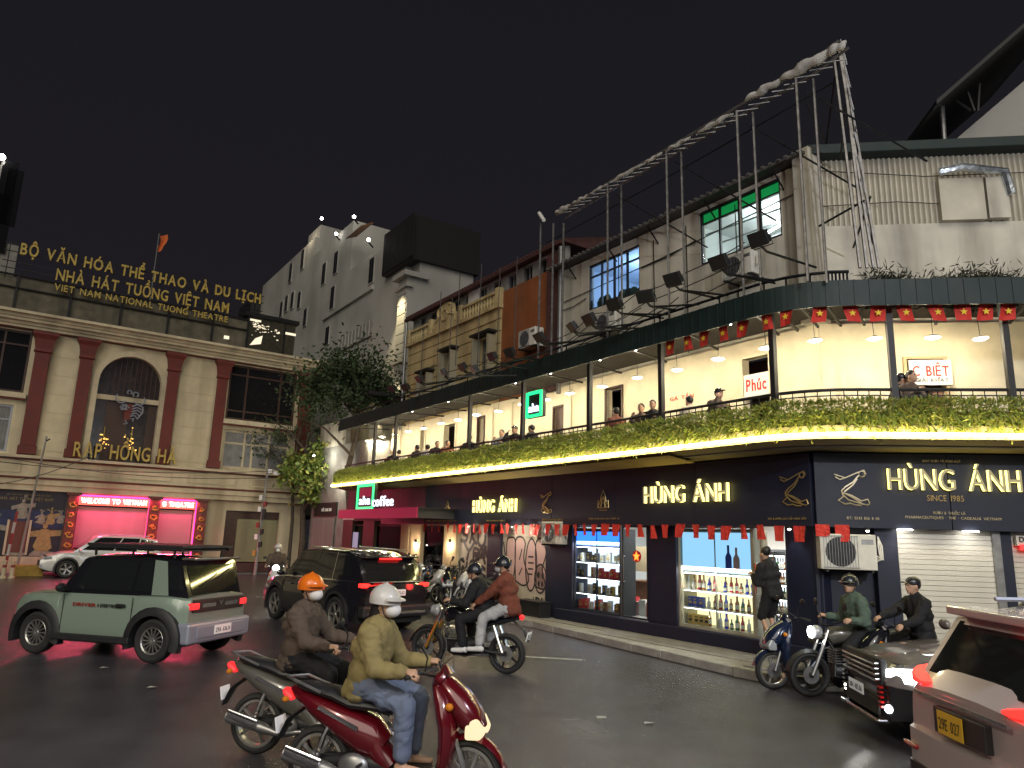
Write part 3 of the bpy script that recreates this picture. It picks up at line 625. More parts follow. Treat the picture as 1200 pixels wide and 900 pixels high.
t = thing('sign_board', 'white board with big red lettering hung in the cafe doorway on the right', 'sign', (xa+.02, 1.42, 0), 0, F=FB); b = MB(); b.box(0, .78, 0, .03, 5.22, 5.72); b.build('board', 'shop_white', t); write('C BIỆT', .06, .72, 5.4, .2, -.004, ['flag_red'], t, .008, .01); line_of_print('GIẢI KHÁT', .1, .7, 5.28, .07, -.004, 'black', t)
o = A_ops[0]; t = thing('sign_board', 'white sign with slanted red lettering in the dark cafe doorway on the left front', 'sign', (o[0]+.02, 1.48, 0), 0, F=FA); b = MB(); zq = FA.q(887, 464, 1.48)[1]; b.box(0, o[1]-o[0]-.04, 0, .03, zq, zq+.5); b.build('board', 'shop_white', t); write('Phúc', .06, o[1]-o[0]-.1, zq+.13, .26, -.006, ['flag_red'], t, .008, .02)
x, z = FA.q(783, 470, 1.42); t = thing('sign_board', 'two short red words lettered on the cream balcony wall', 'sign', (x, 1.485, z), 0, F=FA); line_of_print('GÀ TẦN', 0, .75, 0, .09, 0, 'flag_red', t)
# ---- hanging plants over the balcony edge
random.seed(5); path = strip(-.72); P = [path[0]]; seg = []
def along(path, n):
    L = [0]
    for a, c in zip(path[:-1], path[1:]): L.append(L[-1]+(c-a).length)
    out = []
    for k in range(n):
        s = random.random()*L[-1]; i = max(j for j in range(len(L)-1) if L[j] <= s); u = (s-L[i])/(L[i+1]-L[i]); d = (path[i+1]-path[i]).normalized(); out.append((path[i].lerp(path[i+1], u), d))
    return out
b = MB(); nrm = []
for p, d in along(path, 76000):
    o_ = V((d.y, -d.x, 0)); r1 = random.random(); s_ = 6*(p.x*.9+p.y)
    zt = 4.5+.09*NZ.noise(V((p.x*1.6, p.y*1.6, 0))); zb = 3.98+.06*NZ.noise(V((p.x*2.1, p.y*2.1, 5)))
    z = zb+(zt-zb)*r1; bulge = .17*math.sin(math.pi*min(1, max(0, (z-3.9)/.8)))+.05*NZ.noise(V((p.x*3, p.y*3, z*3)))
    c_ = p+o_*(bulge*random.uniform(-.1, 1.1))+V((0, 0, z)); L = random.uniform(.05, .12); w_ = L*.13
    dirn = (d*random.uniform(-1, 1)+o_*random.uniform(.2, 1)+V((0, 0, random.uniform(-1.2, .9) if z < 4.4 else random.uniform(-.2, 1.4)))).normalized(); sd_ = dirn.cross(V((random.uniform(-1, 1), random.uniform(-1, 1), random.uniform(-1, 1)))).normalized()*w_
    b.add([c_, c_+dirn*L*.5+sd_, c_+dirn*L, c_+dirn*L*.5-sd_], [(0, 1, 2, 3)], 0 if random.random() < .5 else (1 if random.random() < .7 else 2))
for p, d in along(path, 5000):          # long fronds drooping over the edge
    o_ = V((d.y, -d.x, 0)); z = random.uniform(3.98, 4.3); c_ = p+o_*random.uniform(.02, .16)+V((0, 0, z)); L = random.uniform(.12, .26); dr = (d*random.uniform(-.6, .6)+o_*random.uniform(0, .5)+V((0, 0, -random.uniform(.3, 1)))).normalized(); sd_ = dr.cross(o_).normalized()*.014
    b.add([c_-sd_, c_+sd_, c_+dr*L*.6+sd_*1.4+o_*.02, c_+dr*L, c_+dr*L*.6-sd_*1.4+o_*.02], [(0, 1, 2, 3, 4)], random.choice([0, 1, 1]))
b.xf = None; hd = b.build('hanging_plants', ['fern', 'fern_light', 'leaf']); hd.matrix_world = FA.M; tag(hd, 'green trailing fern plants spilling over the lit balcony edge', 'plants', kind='stuff')
b = MB(); band(b, -.62, -.3, 4.08, 4.34); b.build('planter', 'black', cafe)
# ---- railing
rl = thing('railing', 'black metal railing with thin bars along the balcony', 'railing', F=FA)
b = MB(); sp = strip(-.45); b.path([V((p.x, p.y, 4.74)) for p in sp], .028, 6); b.build('top_rail', 'black', rl); b = MB(); b.path([V((p.x, p.y, 4.64)) for p in sp], .014, 4); b.path([V((p.x, p.y, 4.3)) for p in sp], .014, 4); b.build('cross_rail', 'black', rl)
L = 0; proto = None
for a, c in zip(sp[:-1], sp[1:]):
    k = max(1, int((c-a).length/.16))
    for j in range(k):
        p = a.lerp(c, j/k)
        if proto is None: bb = MB(); bb.cyl((0, 0, 4.1), (0, 0, 4.73), .009, n=4); proto = bb.build('bar', 'black', rl); proto.location = (p.x, p.y, 0)
        else: inst(proto, (p.x, p.y, 0), rl)
for px, py in ((439, 520), (463, 520), (550, 505), (613, 480), (691, 470), (775, 450), (906, 420)):
    x, _ = FA.q(px, py, -.5); b = MB(); b.box(x-.05, x+.05, -.55, -.45, 4.08, 6.3); b.build('awning_post', 'black', cafe)
for px, py in ((1045, 420), (1181, 420)):
    x, _ = FB.q(px, py, -.5); b = MB(BA); b.box(x-.05, x+.05, -.55, -.45, 4.08, 6.3); b.build('awning_post', 'black', cafe)
b = MB(BA); b.box(5.2, 5.3, -.55, -.45, 4.08, 6.3); b.build('awning_post', 'black', cafe)
# ---- awning
b = MB(); band(b, -.86, -.82, 6.12, 6.58); b.build('awning_fascia', 'awning_green', cafe); b = MB(); A_, B_ = strip(-.82), strip(1.5); rg = []
for p, q in zip(A_, B_): rg.append([V((p.x, p.y, 6.5)), V((p.x, p.y, 6.54)), V((q.x, q.y, 6.7)), V((q.x, q.y, 6.6))])
b.rings(rg); b.build('awning_roof', 'ceiling_dark', cafe)
proto = None; sp = strip(-.868)
for a, c in zip(sp[:-1], sp[1:]):
    d = c-a; k = max(1, int(d.length/.2))
    for j in range(k):
        p = a.lerp(c, (j+.5)/k)
        if proto is None: bb = MB(); bb.box(-.018, .018, -.006, .006, 6.12, 6.58); proto = bb.build('awning_rib', 'awning_green', cafe); o = proto
        else: o = inst(proto, (0, 0, 0), cafe)
        o.location = (p.x, p.y, 0); o.rotation_euler = (0, 0, math.atan2(d.y, d.x))
sp = strip(-.8); b = MB(); q_ = strip(1.4)
for i in range(0, len(sp), 2): b.path([V((sp[i].x, sp[i].y, 6.3)), V((q_[i].x, q_[i].y, 6.44))], .03, 4)
b.build('rafter', 'black', cafe)
# small white bulbs under the awning edge
for i, (px, py) in enumerate(((1175, 378), (1125, 353), (856, 379), (745, 412), (703, 425), (645, 444), (604, 453), (525, 477), (483, 487))):
    Fq, y = (FA, -.5) if px < 960 else (FB, -.5); x, z = Fq.q(px, py, y)
    if px == 1175: continue
    t = thing('downlight', 'tiny white lamp under the green awning edge, among a scattered row', 'lamp', (x, y, 6.28), 0, 'tiny lamps under the awning edge', F=Fq); b = MB(); b.ell((0, 0, -.03), .028, nu=6, nv=4); b.build('bulb', 'lamp_white', t); b = MB(); b.cyl((0, 0, 0), (0, 0, .06), .03, n=6); b.build('socket', 'black', t)
# pendant lamps
PL = [(421, 525), (433, 520), (448, 526), (447, 517), (462, 512), (479, 509), (495, 504), (517, 499), (537, 495), (559, 488), (583, 482), (611, 474), (639, 468), (669, 461), (707, 451), (747, 442), (792, 430), (842, 418), (897, 402), (955, 396), (1025, 394), (1093, 389), (1149, 393)]
def pendant():
    t = thing('pendant_lamp', 'round white pendant lamp hanging over the cafe balcony, in the long row', 'pendant lamp', group='pendant lamps along the balcony')
    b = MB(); b.cyl((0, 0, .06), (0, 0, .5), .006, n=4); b.build('cord', 'black', t)
    b = MB(); b.lathe([(.07, .02), (.05, .06), (.02, .13), (.005, .135), (.03, .06)], n=14, axis='z'); b.build('shade', 'shop_white', t, smooth=True)
    b = MB(); b.ell((0, 0, 0), (.105, .105, .028), nu=12, nv=6); b.build('bulb', 'lamp_warm', t, smooth=True)
    lamp('POINT', (0, 0, -.06), 58, (1, .86, .6), t, .06); return t
pp = pendant()
for i, (px, py) in enumerate(PL):
    Fq = FA if px < 940 else FB; y = .5 if i not in (1, 3) else 1.1; x, z = Fq.q(px, py, y); o = pp if i == 0 else dup(pp)
    o.location = Fq.w(max(x, -17.4) if Fq is FA else x, y+random.uniform(-.05, .05), 5.9+random.uniform(-.03, .03)); o.rotation_euler = (random.uniform(-.06, .06), random.uniform(-.06, .06), random.uniform(0, 6))
    posts_ = (439, 463, 550, 613, 691, 775, 906, 1045, 1181); bay = sum(px > q_ for q_ in posts_); same = sorted(q_[0] for q_ in PL if sum(q_[0] > r_ for r_ in posts_) == bay); nb = ['end bay at the far left', 'narrow bay at the far left', 'long bay left of the dark doorway', 'bay just left of the green neon square', 'bay just right of the green neon square', 'bay with the short red lettering', 'bay with the red lettered doorway', 'bay at the building corner', 'bay with the white board'][bay]
    j_ = same.index(px); o['label'] = 'pendant lamp in the %s%s' % (nb, '' if len(same) == 1 else (', left one' if j_ == 0 else ', right one' if j_ == len(same)-1 else ', %s from its left' % ['', 'second', 'third', 'fourth'][j_]))
# ---- flag garlands
def flag(parent, x, z, y, ww, hh, tilt, star=True, xf=None):
    b = MB(); vs = []
    for i in range(4):
        for j in range(4):
            u, v_ = i/3, j/3; vs.append(V((x-ww/2+ww*u+tilt*v_*hh, y+.03*math.sin(u*4+tilt*9+v_*2), z-hh*v_)))
    b.add(vs, [(i*4+j, i*4+j+1, (i+1)*4+j+1, (i+1)*4+j) for i in range(3) for j in range(3)]); b.xf = None
    if xf: b.v = [xf @ p for p in b.v]
    f = b.build('flag', 'flag_red', parent)
    if star:
        b = MB(xf); r = hh*.22; cx_, cz = x+tilt*hh*.5, z-hh*.5; b.prism([(cx_+(r if k % 2 == 0 else r*.42)*math.sin(math.pi*k/5), cz+(r if k % 2 == 0 else r*.42)*math.cos(math.pi*k/5)) for k in range(10)], y-.035, y-.033); b.build('star', 'star_yellow', f)
random.seed(9)
gl = thing('flag_garland', 'long string of small red flags along the bottom of the shop fascia', 'bunting', F=FA)
pxs = [480+v_/6.67 for v_ in (120, 172, 225, 300, 345, 398, 445, 500, 545, 600, 655, 712, 765, 835, 885, 950, 1000, 1085)]+[650+v_/4 for v_ in (12, 55, 97, 140, 187, 240, 290, 345, 398, 457, 520, 592, 665, 738, 807, 882, 963, 1055, 1150)]
for px in pxs:
    x = FA.q(px, 625, -.12)[0]; flag(gl, x, 2.44+random.uniform(-.02, .02), -.12, random.uniform(.15, .24), .27, random.uniform(-.25, .2), False)
b = MB(); b.path([(FA.q(p, 617, -.12)[0], -.12, 2.45) for p in (495, 600, 700, 800, 900, 945)], .006, 4)
b.build('string', 'black', gl)
for px in (964, 987):
    x = FB.q(px, 625, -.12)[0]; flag(gl, x, 2.46, -.12, .22, .28 if px > 970 else .2, .05, False, BA)
gu = thing('flag_garland', 'string of red flags with yellow stars hanging under the green awning', 'bunting', F=FA)
for px in (786, 805, 826, 848, 872, 899, 924):
    x, _ = FA.q(px, 395, -.7); flag(gu, x, 6.17, -.7, .23, .3, random.uniform(-.25, .15))
for px in (962, 996, 1030, 1059, 1096, 1128, 1157, 1183):
    x, _ = FB.q(px, 368, -.7); flag(gu, x, 6.17, -.7, .24, .29, random.uniform(-.2, .25), xf=BA)
b = MB(); b.path([V((p.x, p.y, 6.18)) for p in strip(-.7, xa=-.8, xb=4)], .006, 4); b.build('string', 'black', gu)
# ---- shop lettering
def shopsign(F, xf, px0, px1, zb, h, lab, small=False):
    x0, x1 = F.q(px0, 570, -.03)[0], F.q(px1, 570, -.03)[0]; t = thing('shop_sign', lab, 'sign', (0, 0, 0), 0, F=F)
    write('HÙNG ÁNH', x0, x1, zb, h, -.08, ['gold_face', 'gold_side'], t, .08, .0); return t, x0, x1
shopsign(FA, None, 557, 607, 2.78, .36, 'glowing gold shop name lettering on the fascia nearest the maroon end'); shopsign(FA, None, 757, 855, 2.9, .36, 'glowing gold shop name lettering on the long navy front above the blue window')
t, x0, x1 = shopsign(FB, BA, 1040, 1195, 3.08, .36, 'largest glowing gold shop name lettering on the fascia round the corner')
mat('gold_dim', (.42, .3, .12), .35, .5); mat('gold_pale', (.5, .42, .26), .4, .3)
line_of_print('SINCE 1985', x0+.62, x0+1.2, 2.9, .1, -.03, 'gold_dim', t); line_of_print('SHOP RƯỢU VÀ BÁNH KẸO', x0+.6, x0+1.2, 3.56, .04, -.03, 'gold_pale', t)
line_of_print('RƯỢU & THUỐC LÁ', x0+.7, x0+1.2, 2.68, .045, -.03, 'gold_pale', t); line_of_print('PHARMACEUTIQUES · THÉ · CADEAUX VIETNAM', x0+.25, x0+1.75, 2.6, .045, -.03, 'gold_pale', t)
b = MB(BA); 
for px, m_ in ((1057, 0), (1133, 0)):
    pass
for i, px in enumerate((1057, 1133)):
    x = FB.q(px, 612, .1)[0]; t = thing('downlight', 'bright white downlight over the %s end of the pale roller shutter' % ('left' if i == 0 else 'right'), 'lamp', (x, -.02, 2.40), 0, F=FB)
    b = MB(); b.box(-.1, .1, -.05, .09, -.0, .018); b.build('diffuser', 'lamp_white', t); lamp('SPOT', (0, -.25, -.03), 9, (1, .93, .8), t, .05, rot=(R(8), 0, 0), spot=150)
for px in (924, 1017):
    F_ = FA if px < 960 else FB; x = F_.q(px, 618, -.05)[0]; t = thing('downlight', 'small white spotlight on the dark wall %s the air conditioner' % ('left of' if px < 960 else 'right of'), 'lamp', (x, -.03, 2.38), 0, F=F_); b = MB(); b.cyl((0, 0, 0), (0, 0, .05), .035, n=10); b.build('housing', 'black', t); b = MB(); b.ell((0, 0, 0), .03, nu=8, nv=5); b.build('bulb', 'lamp_white', t); lamp('SPOT', (0, -.04, -.04), 6, (.9, .93, 1), t, .03, rot=(R(14), 0, 0), spot=80)
# gilt emblems and dancing figures: drawn lines of raised metal
def emblem(F, px, zc, s, lines, m, lab, wd=.012):
    x = F.q(px, 580, -.03)[0]; t = thing('emblem', lab, 'emblem', (x, -.035, zc), 0, F=F); b = MB()
    for ln in lines: b.path([V((u*s, 0, v_*s)) for u, v_ in ln], wd, 4)
    b.build('linework', m, t)
arc = lambda cx, cz, r, a0, a1, n=8: [(cx+r*math.cos(R(a0+(a1-a0)*k/n)), cz+r*math.sin(R(a0+(a1-a0)*k/n))) for k in range(n+1)]
crest = [[(-.9, -.7), (.9, -.7)], [(-.9, -.7), (-.8, .1), (-.5, -.2), (-.35, .5), (0, 1.2), (.35, .5), (.5, -.2), (.8, .1), (.9, -.7)], arc(0, .1, .3, 0, 360, 12), [(-.3, -.65), (-.25, -.1), (0, .5), (.25, -.1), (.3, -.65)], [(-.6, -.95), (.6, -.95)], arc(-.62, -.45, .2, 0, 360, 8), arc(.62, -.45, .2, 0, 360, 8)]
dancer = [[(-.9, .75), (-.3, .55), (.35, .85), (.75, 1.0)], arc(.62, .78, .17, 0, 360, 8), [(.45, .7), (.1, .3), (-.3, .05), (-.55, -.2), (-.45, -.5)], [(.35, .5), (.1, .15), (-.15, -.05), (-.4, -.25)], [(-.5, -.3), (0, -.45), (.5, -.75), (.85, -.65), (.95, -.9), (.75, -1.0)], [(-.55, -.35), (-.2, -.7), (.3, -.85), (.7, -.95)], [(-.45, -.5), (-.75, -.75), (-.4, -.95), (-.1, -.9), (.2, -1.0), (.5, -1.0)], [(-.3, .55), (-.6, .45), (-.85, .6)], [(-.35, -.35), (.1, -.6), (.6, -.95)], [(.75, 1.0), (.85, .8), (.6, .6)]]
emblem(FA, 525, 2.93, .2, crest, 'gold_dim', 'small gilt crest on the maroon end of the fascia'); emblem(FA, 707, 2.98, .22, crest, 'gold_dim', 'small gilt crest on the navy fascia between the two shop names', .01)
emblem(FA, 640, 3.0, .27, dancer, 'gold_dim', 'dim gilt dancing figure on the fascia between crest and first shop name'); emblem(FA, 930, 3.08, .3, dancer, 'gold_dim', 'dim gilt dancing figure left of the building corner'); emblem(FB, 998, 3.1, .3, dancer, 'gold_pale', 'brighter gilt dancing figure right of the building corner', .014)
for px0, px1, z in ((690, 726, 2.56), (500, 535, 2.52), (570, 592, 2.52), (635, 660, 2.54)):
    x0, x1 = FA.q(px0, 605, -.03)[0], FA.q(px1, 605, -.03)[0]; line_of_print('RƯỢU NGOẠI BÁNH KẸO THUỐC LÁ', x0, x1, z, .035, -.03, 'gold_dim', cafe)
line_of_print('BAR & RƯỢU CAO CẤP HÀNG ĐẦU', FA.q(900, 605, -.03)[0], 3.4, 2.54, .035, -.03, 'gold_dim', cafe); line_of_print('ĐT: 0243 826 8 68', FB.q(992, 605, -.03)[0], FB.q(1030, 605, -.03)[0], 2.56, .045, -.03, 'gold_pale', cafe, xf=BA)
# aha coffee canopy and signs
mat('canopy_maroon', (.5, .02, .1), .5); 
x1 = FA.q(489, 598, -1.3)[0]; x0 = FA.q(397, 605, -1.3)[0]
cn = thing('canopy', 'deep maroon boxed canopy over the coffee shop entrance', 'canopy', F=FA)
b = MB(); b.box(x0, x1, -1.32, -1.28, 2.58, 2.9); b.build('valance', 'canopy_maroon', cn); b = MB(); b.box(x0, x1+.02, -1.28, 0, 2.78, 2.88); b.build('roof', 'black', cn); b = MB(); b.box(x1-.02, x1+.02, -1.28, 0, 2.58, 2.9); b.build('end_panel', 'black', cn)
b = MB(); b.box(x0+.3, -14.4, -1.1, -1.02, 2.9, 3.6); b.build('backboard', 'black', cn)
def ahasign(px0, px1, py0, py1, y, lab):
    x0, z1 = FA.q(px0, py0, y); x1, z0 = FA.q(px1, py1, y); t = thing('neon_sign', lab, 'neon sign', (x0, y, z0), 0, F=FA); W, H = x1-x0, z1-z0; k = .11*min(W, H)
    b = MB(); b.box(0, W, 0, .12, 0, H); b.build('box', 'black', t)
    b = MB(); b.box(-.02, k, -.03, 0, 0, H); b.box(W-k, W+.02, -.03, 0, 0, H); b.box(k, W-k, -.03, 0, 0, k); b.box(k, W-k, -.03, 0, H-k, H+.01); b.build('neon_border', 'green_neon', t)
    write('aha', W*.18, W*.84, H*.2, H*.34, -.03, ['sign_white'], t, .03, .0); return t, W, H
t, W, H = ahasign(420, 437, 568, 597, -1.2, 'green bordered glowing square sign beside the coffee lettering'); b = MB(); b.box(W*.15, W*.85, -.02, -.005, H*.5, H*.85); b.build('red_panel', 'canopy_maroon', t)
write('coffee', *[FA.q(p, 582, -1.2)[0]-FA.q(420, 568, -1.2)[0] for p in (438, 462)], .1, .34, -.03, ['sign_white'], t, .04, .0)
ahasign(618, 635, 461, 487, -.55, 'green bordered glowing square sign hanging on the balcony')
lamp('POINT', (FA.q(500, 600, -1.5)[0], -1.5, 3.0), 0.01, (1, .1, .3), cafe, .1)
# ---- air conditioners
def aircon(lab, loc, F, s=1.0, rz=0, grp=None):
    t = thing('air_conditioner', lab, 'air conditioner', loc, rz, grp, F=F); W, H, D = .86*s, .56*s, .32*s
    b = MB(); b.box(0, W, 0, D, 0, H); b.build('casing', 'ac_white', t, bevel=.015)
    b = MB(); cx_, cz = W*.36, H*.5; b.lathe([(-.004, .001), (-.004, H*.42), (-.001, H*.42)], (cx_, 0, cz), 22); b.build('fan_opening', 'black', t)
    b = MB()
    for i in range(13): x = W*.06+i*W*.05; b.box(x, x+.006, -.012, -.004, H*.07, H*.93)
    b.box(W*.04, W*.68, -.016, -.012, H*.05, H*.07); b.box(W*.04, W*.68, -.016, -.012, H*.93, H*.95); b.build('grille', 'grey_metal', t)
    for k in range(3):
        a = R(120*k+20); bb = MB(); r = H*.37; bb.add([(cx_, -.008, cz), (cx_+r*math.cos(a), -.009, cz+r*math.sin(a)), (cx_+r*.9*math.cos(a+.75), -.006, cz+r*.9*math.sin(a+.75))], [(0, 1, 2)]); bb.build('fan_blade', 'dark_metal', t)
    b = MB(); b.box(W*.74, W*.95, -.003, 0, H*.72, H*.86); b.build('badge', 'grey_metal', t)
    b = MB(); [b.path([(W+.01, .1, H*.25+.05*k), (W+.08+.02*k, .08, H*.3), (W+.06+.03*k, .1, H*.7), (W+.1, .2, H*.95)], .012, 5) for k in range(3)]; b.build('pipe', 'ac_white', t, smooth=True)
    for q in (.1, .9): b = MB(); b.box(W*q-.02, W*q+.02, -.03, D+.25, -.04, 0); b.box(W*q-.02, W*q+.02, D+.2, D+.25, -.25, -.04); b.build('bracket', 'dark_metal', t)
    return t
x, z = FB.q(948, 657, 0); aircon('cream air conditioner unit mounted under the fascia at the building corner', (max(x, .03), -.12, 1.72), FB, 1.05, 0)
x, z = FB.q(632, 640, 0); x = FA.q(632, 642, -.1)[0]; aircon('white air conditioner box on the pier right of the large graffiti', (x, -.05, 1.95), FA, 1.0)
# ================================================================ upper storey over the cafe
def winframe(parent, F, x0, x1, z0, z1, y, nx, nz_, fm='black', w_=.05, name='window', pane='pane_glass', xf=None, d=.07):
    b = MB(xf); b.box(x0, x1, y, y+d, z0, z0+w_); b.box(x0, x1, y, y+d, z1-w_, z1); b.box(x0, x0+w_, y, y+d, z0+w_, z1-w_); b.box(x1-w_, x1, y, y+d, z0+w_, z1-w_)
    xs = [x0+(x1-x0)*k/nx for k in range(1, nx)] if isinstance(nx, int) else nx; zs = [z0+(z1-z0)*k/nz_ for k in range(1, nz_)] if isinstance(nz_, int) else nz_
    for x in xs: b.box(x-w_*.45, x+w_*.45, y+.005, y+d-.005, z0+w_, z1-w_)
    for z in zs: b.box(x0+w_, x1-w_, y+.008, y+d-.008, z-w_*.4, z+w_*.4)
    f = b.build(name, fm, parent); b = MB(xf); b.box(x0+w_, x1-w_, y+d*.5, y+d*.5+.008, z0+w_, z1-w_); b.build('pane', pane, f); return f
up = thing('upper_storey', 'stained cream upper storey with a blue lit and a green topped window', 'building', F=FA)
W1 = (-4.42, -2.31, 8.6, 9.98); W2 = (-.2, 2.1, 8.72, 10.1)
b = MB(); wallh(b, -5.75, 2.9, 6.5, 10.2, [W1, W2], 1.6, .2); b.build('wall', 'white_wall', up)
winframe(up, FA, *W1, 1.63, 4, [9.62]); b = MB(); b.box(W1[0], W1[1], 1.62, 1.7, W1[2]-.3, W1[2]); b.build('lower_panel', 'black', up)
winframe(up, FA, *W2, 1.63, [.38, .95, 1.52], [9.78])
mat('green_film', (.02, .6, .12), .4, 0, (.02, .55, .12), .35); b = MB(); b.box(W2[0]+.05, W2[1]-.05, 1.7, 1.71, 9.8, 10.05); b.build('green_film', 'green_film', up)
mat('room_wall', (.62, .64, .62), .8); mat('room_blue', (.55, .62, .7), .8)
for (x0, x1, z0, z1), m, e, col, ty in ((W1, 'room_blue', 75, (.5, .7, 1), 0), (W2, 'room_wall', 75, (.95, 1, .93), 1)):
    b = MB(); b.box(x0-.6, x1+.6, 4.2, 4.3, 7.2, 10.2); b.box(x0-.7, x0-.6, 1.8, 4.2, 7.2, 10.2); b.box(x1+.6, x1+.7, 1.8, 4.2, 7.2, 10.2); b.box(x0-.6, x1+.6, 1.8, 4.2, 7.1, 7.2); b.box(x0-.6, x1+.6, 1.8, 4.2, 10.16, 10.2); b.build('room', m, up)
    lamp('POINT', ((x0+x1)/2, 2.9, 9.6), e, col, up, .15)
    b = MB(); b.cyl((x0+.5, 3.6, 9.95), (x1-.7, 3.3, 9.95), .03); b.build('tube_light', 'lamp_white' if ty else 'screen_cyan', up)
    for k in range(3 if ty else 0): b = MB(); b.cyl((x0-.5, 2.4+k*.6, 9.9-.05*k), (x1+.5, 2.5+k*.6, 9.8), .025); b.build('roof_bar', 'grey_metal', up)
random.seed(2)
b = MB(); [b.ell((W1[0]+.2+.22*k, 1.95, 8.6+.25*random.random()), (.2, .1, .25), nu=7, nv=5) for k in range(9)]; b.build('plant', 'leaf_dark', up)  # dark leaf shapes put in for the tree reflected in the blue window
mat('roof_sheet', (.1, .095, .09), .7, nz=(3, .3), wave=('X', 8))
b = MB(); rg = [[(x, 1.15, 10.16), (x, 1.15, 10.22), (x, 4.5, 10.75), (x, 4.5, 10.69)] for x in (-5.9, -2, 1, 2.95)]; b.rings([[V(p) for p in r] for r in rg]); b.build('roof', 'roof_sheet', up)
proto = None
for k in range(46):
    if proto is None: bb = MB(); bb.cyl((0, 1.1, 10.21), (0, 4.4, 10.74), .035, n=5); proto = bb.build('roof_rib', 'roof_sheet', up); o = proto
    else: o = inst(proto, (0, 0, 0), up)
    o.location = (-5.85+k*.192, 0, 0)
for x in (-5, -3.2, -1.6, .3, 2.2): b = MB(); b.path([(x, 1.6, 9.75), (x, 1.2, 10.14)], .02, 4); b.build('eave_bracket', 'dark_metal', up)
b = MB(); b.box(2.62, 3.02, 1.3, 1.75, 6.5, 10.35); b.build('corner_pilaster', 'white_wall', up, bevel=.02)
for (x0, z0, x1, z1) in ((-5.6, 9.15, 2.6, 9.55), (-5.6, 8.9, -4.5, 9.0), (-2.2, 9.25, -.3, 9.4)): b = MB(); b.path([(x0, 1.57, z0), ((x0+x1)/2, 1.56, (z0+z1)/2-.06), (x1, 1.57, z1)], .014, 4); b.build('cable', 'black', up)
for x in (-.62, -1.75, .9, -3.1): b = MB(); b.path([(x, 1.57, 6.6), (x+.02, 1.56, 8.2), (x, 1.57, 9.9)], .012, 4); b.build('cable', 'dark_metal', up)
# sheet metal storey round the corner
me_ = thing('metal_storey', 'storey clad in upright corrugated metal sheets above stained plaster, right of the corner', 'building', F=FB)
b = MB(); b.box(.55, 10, 1.65, 1.85, 6.5, 8.68); b.build('wall', 'white_wall', me_); b = MB(); b.box(.55, 10, 1.72, 1.8, 8.68, 10.2); b.build('wall', 'corrugated', me_)
proto = None
for k in range(88):
    if proto is None: bb = MB(); bb.prism([(0, 0), (.025, .0), (.075, 0), (.1, 0)], 0, 1); bb = MB(); bb.add([(0, .05, 8.66), (.03, 0, 8.66), (.065, 0, 8.66), (.1, .05, 8.66), (0, .05, 10.2), (.03, 0, 10.2), (.065, 0, 10.2), (.1, .05, 10.2)], [(0, 1, 5, 4), (1, 2, 6, 5), (2, 3, 7, 6)]); proto = bb.build('corrugation', 'corrugated', me_); o = proto
    else: o = inst(proto, (0, 0, 0), me_)
    o.location = (.72+.106*k, 1.67, 0)
b = MB(); b.box(.6, 10, 1.35, 2.2, 10.2, 10.42); b.build('roof_edge', 'awning_green', me_, bevel=.02)
xh = FB.q(1100, 240, 1.6)[0]; b = MB(); b.box(xh, xh+.85, 1.5, 1.66, 8.68, 9.6); b.build('patch_sheet', 'corrugated', me_); b = MB(); b.box(xh+.9, xh+1.3, 1.5, 1.66, 8.7, 9.6); b.build('duct', 'white_wall', me_)
mat('foil', (.6, .65, .7), .25, .9, bump=.8, nz=(6, .3)); b = MB(); b.path([(xh, 1.45, 9.72), (xh+.4, 1.35, 9.76), (xh+.9, 1.4, 9.7), (xh+1.25, 1.45, 9.68), (xh+1.35, 1.5, 9.2)], .09, 8); b.build('foil_duct', 'foil', me_, smooth=True)
b = MB(); b.path([(.7, 1.6, 9.95), (3, 1.58, 9.7), (5, 1.6, 9.72), (9, 1.6, 9.9)], .012, 4); b.path([(.7, 1.6, 9.1), (2.4, 1.58, 9.15), (4.2, 1.6, 9.0)], .012, 4); b.build('cable', 'black', me_)
# rear gabled shed far right
gb = thing('gabled_building', 'grey rendered gable wall under a dark overhanging roof at the top right', 'building', F=FB)
b = MB(); pl = [FB.q(px, py, 6) for px, py in ((1112, 172), (1200, 95), (1320, -10), (1320, 172))]; pl[0] = (pl[0][0], 9); pl[3] = (pl[3][0], 9); pl.insert(1, FB.q(1112, 170, 6)); b.prism(pl, 6, 12); b.build('wall', 'far_white', gb)
b = MB(); a, c = FB.q(1098, 122, 4.5), FB.q(1330, -82, 4.5); rg = [[V((a[0], y, a[1])), V((a[0], y, a[1]+.12)), V((c[0], y, c[1]+.12)), V((c[0], y, c[1]))] for y in (4.5, 12)]; b.rings(rg); b.build('roof', 'black', gb)
b = MB(); p_ = FB.q(1104, 125, 5.2); q_ = FB.q(1106, 168, 5.2); b.cyl((p_[0], 5.2, p_[1]), (q_[0], 5.2, q_[1]-1), .06); b.build('roof_post', 'grey_metal', gb)
for k in range(3): b = MB(); u = FB.q(1120+k*14, 118-k*10, 5.5); v_ = FB.q(1138+k*4, 130, 5.5); b.cyl((u[0], 5.5, u[1]), (v_[0], 5.5, v_[1]), .035, n=5); b.build('roof_strut', 'black', gb)
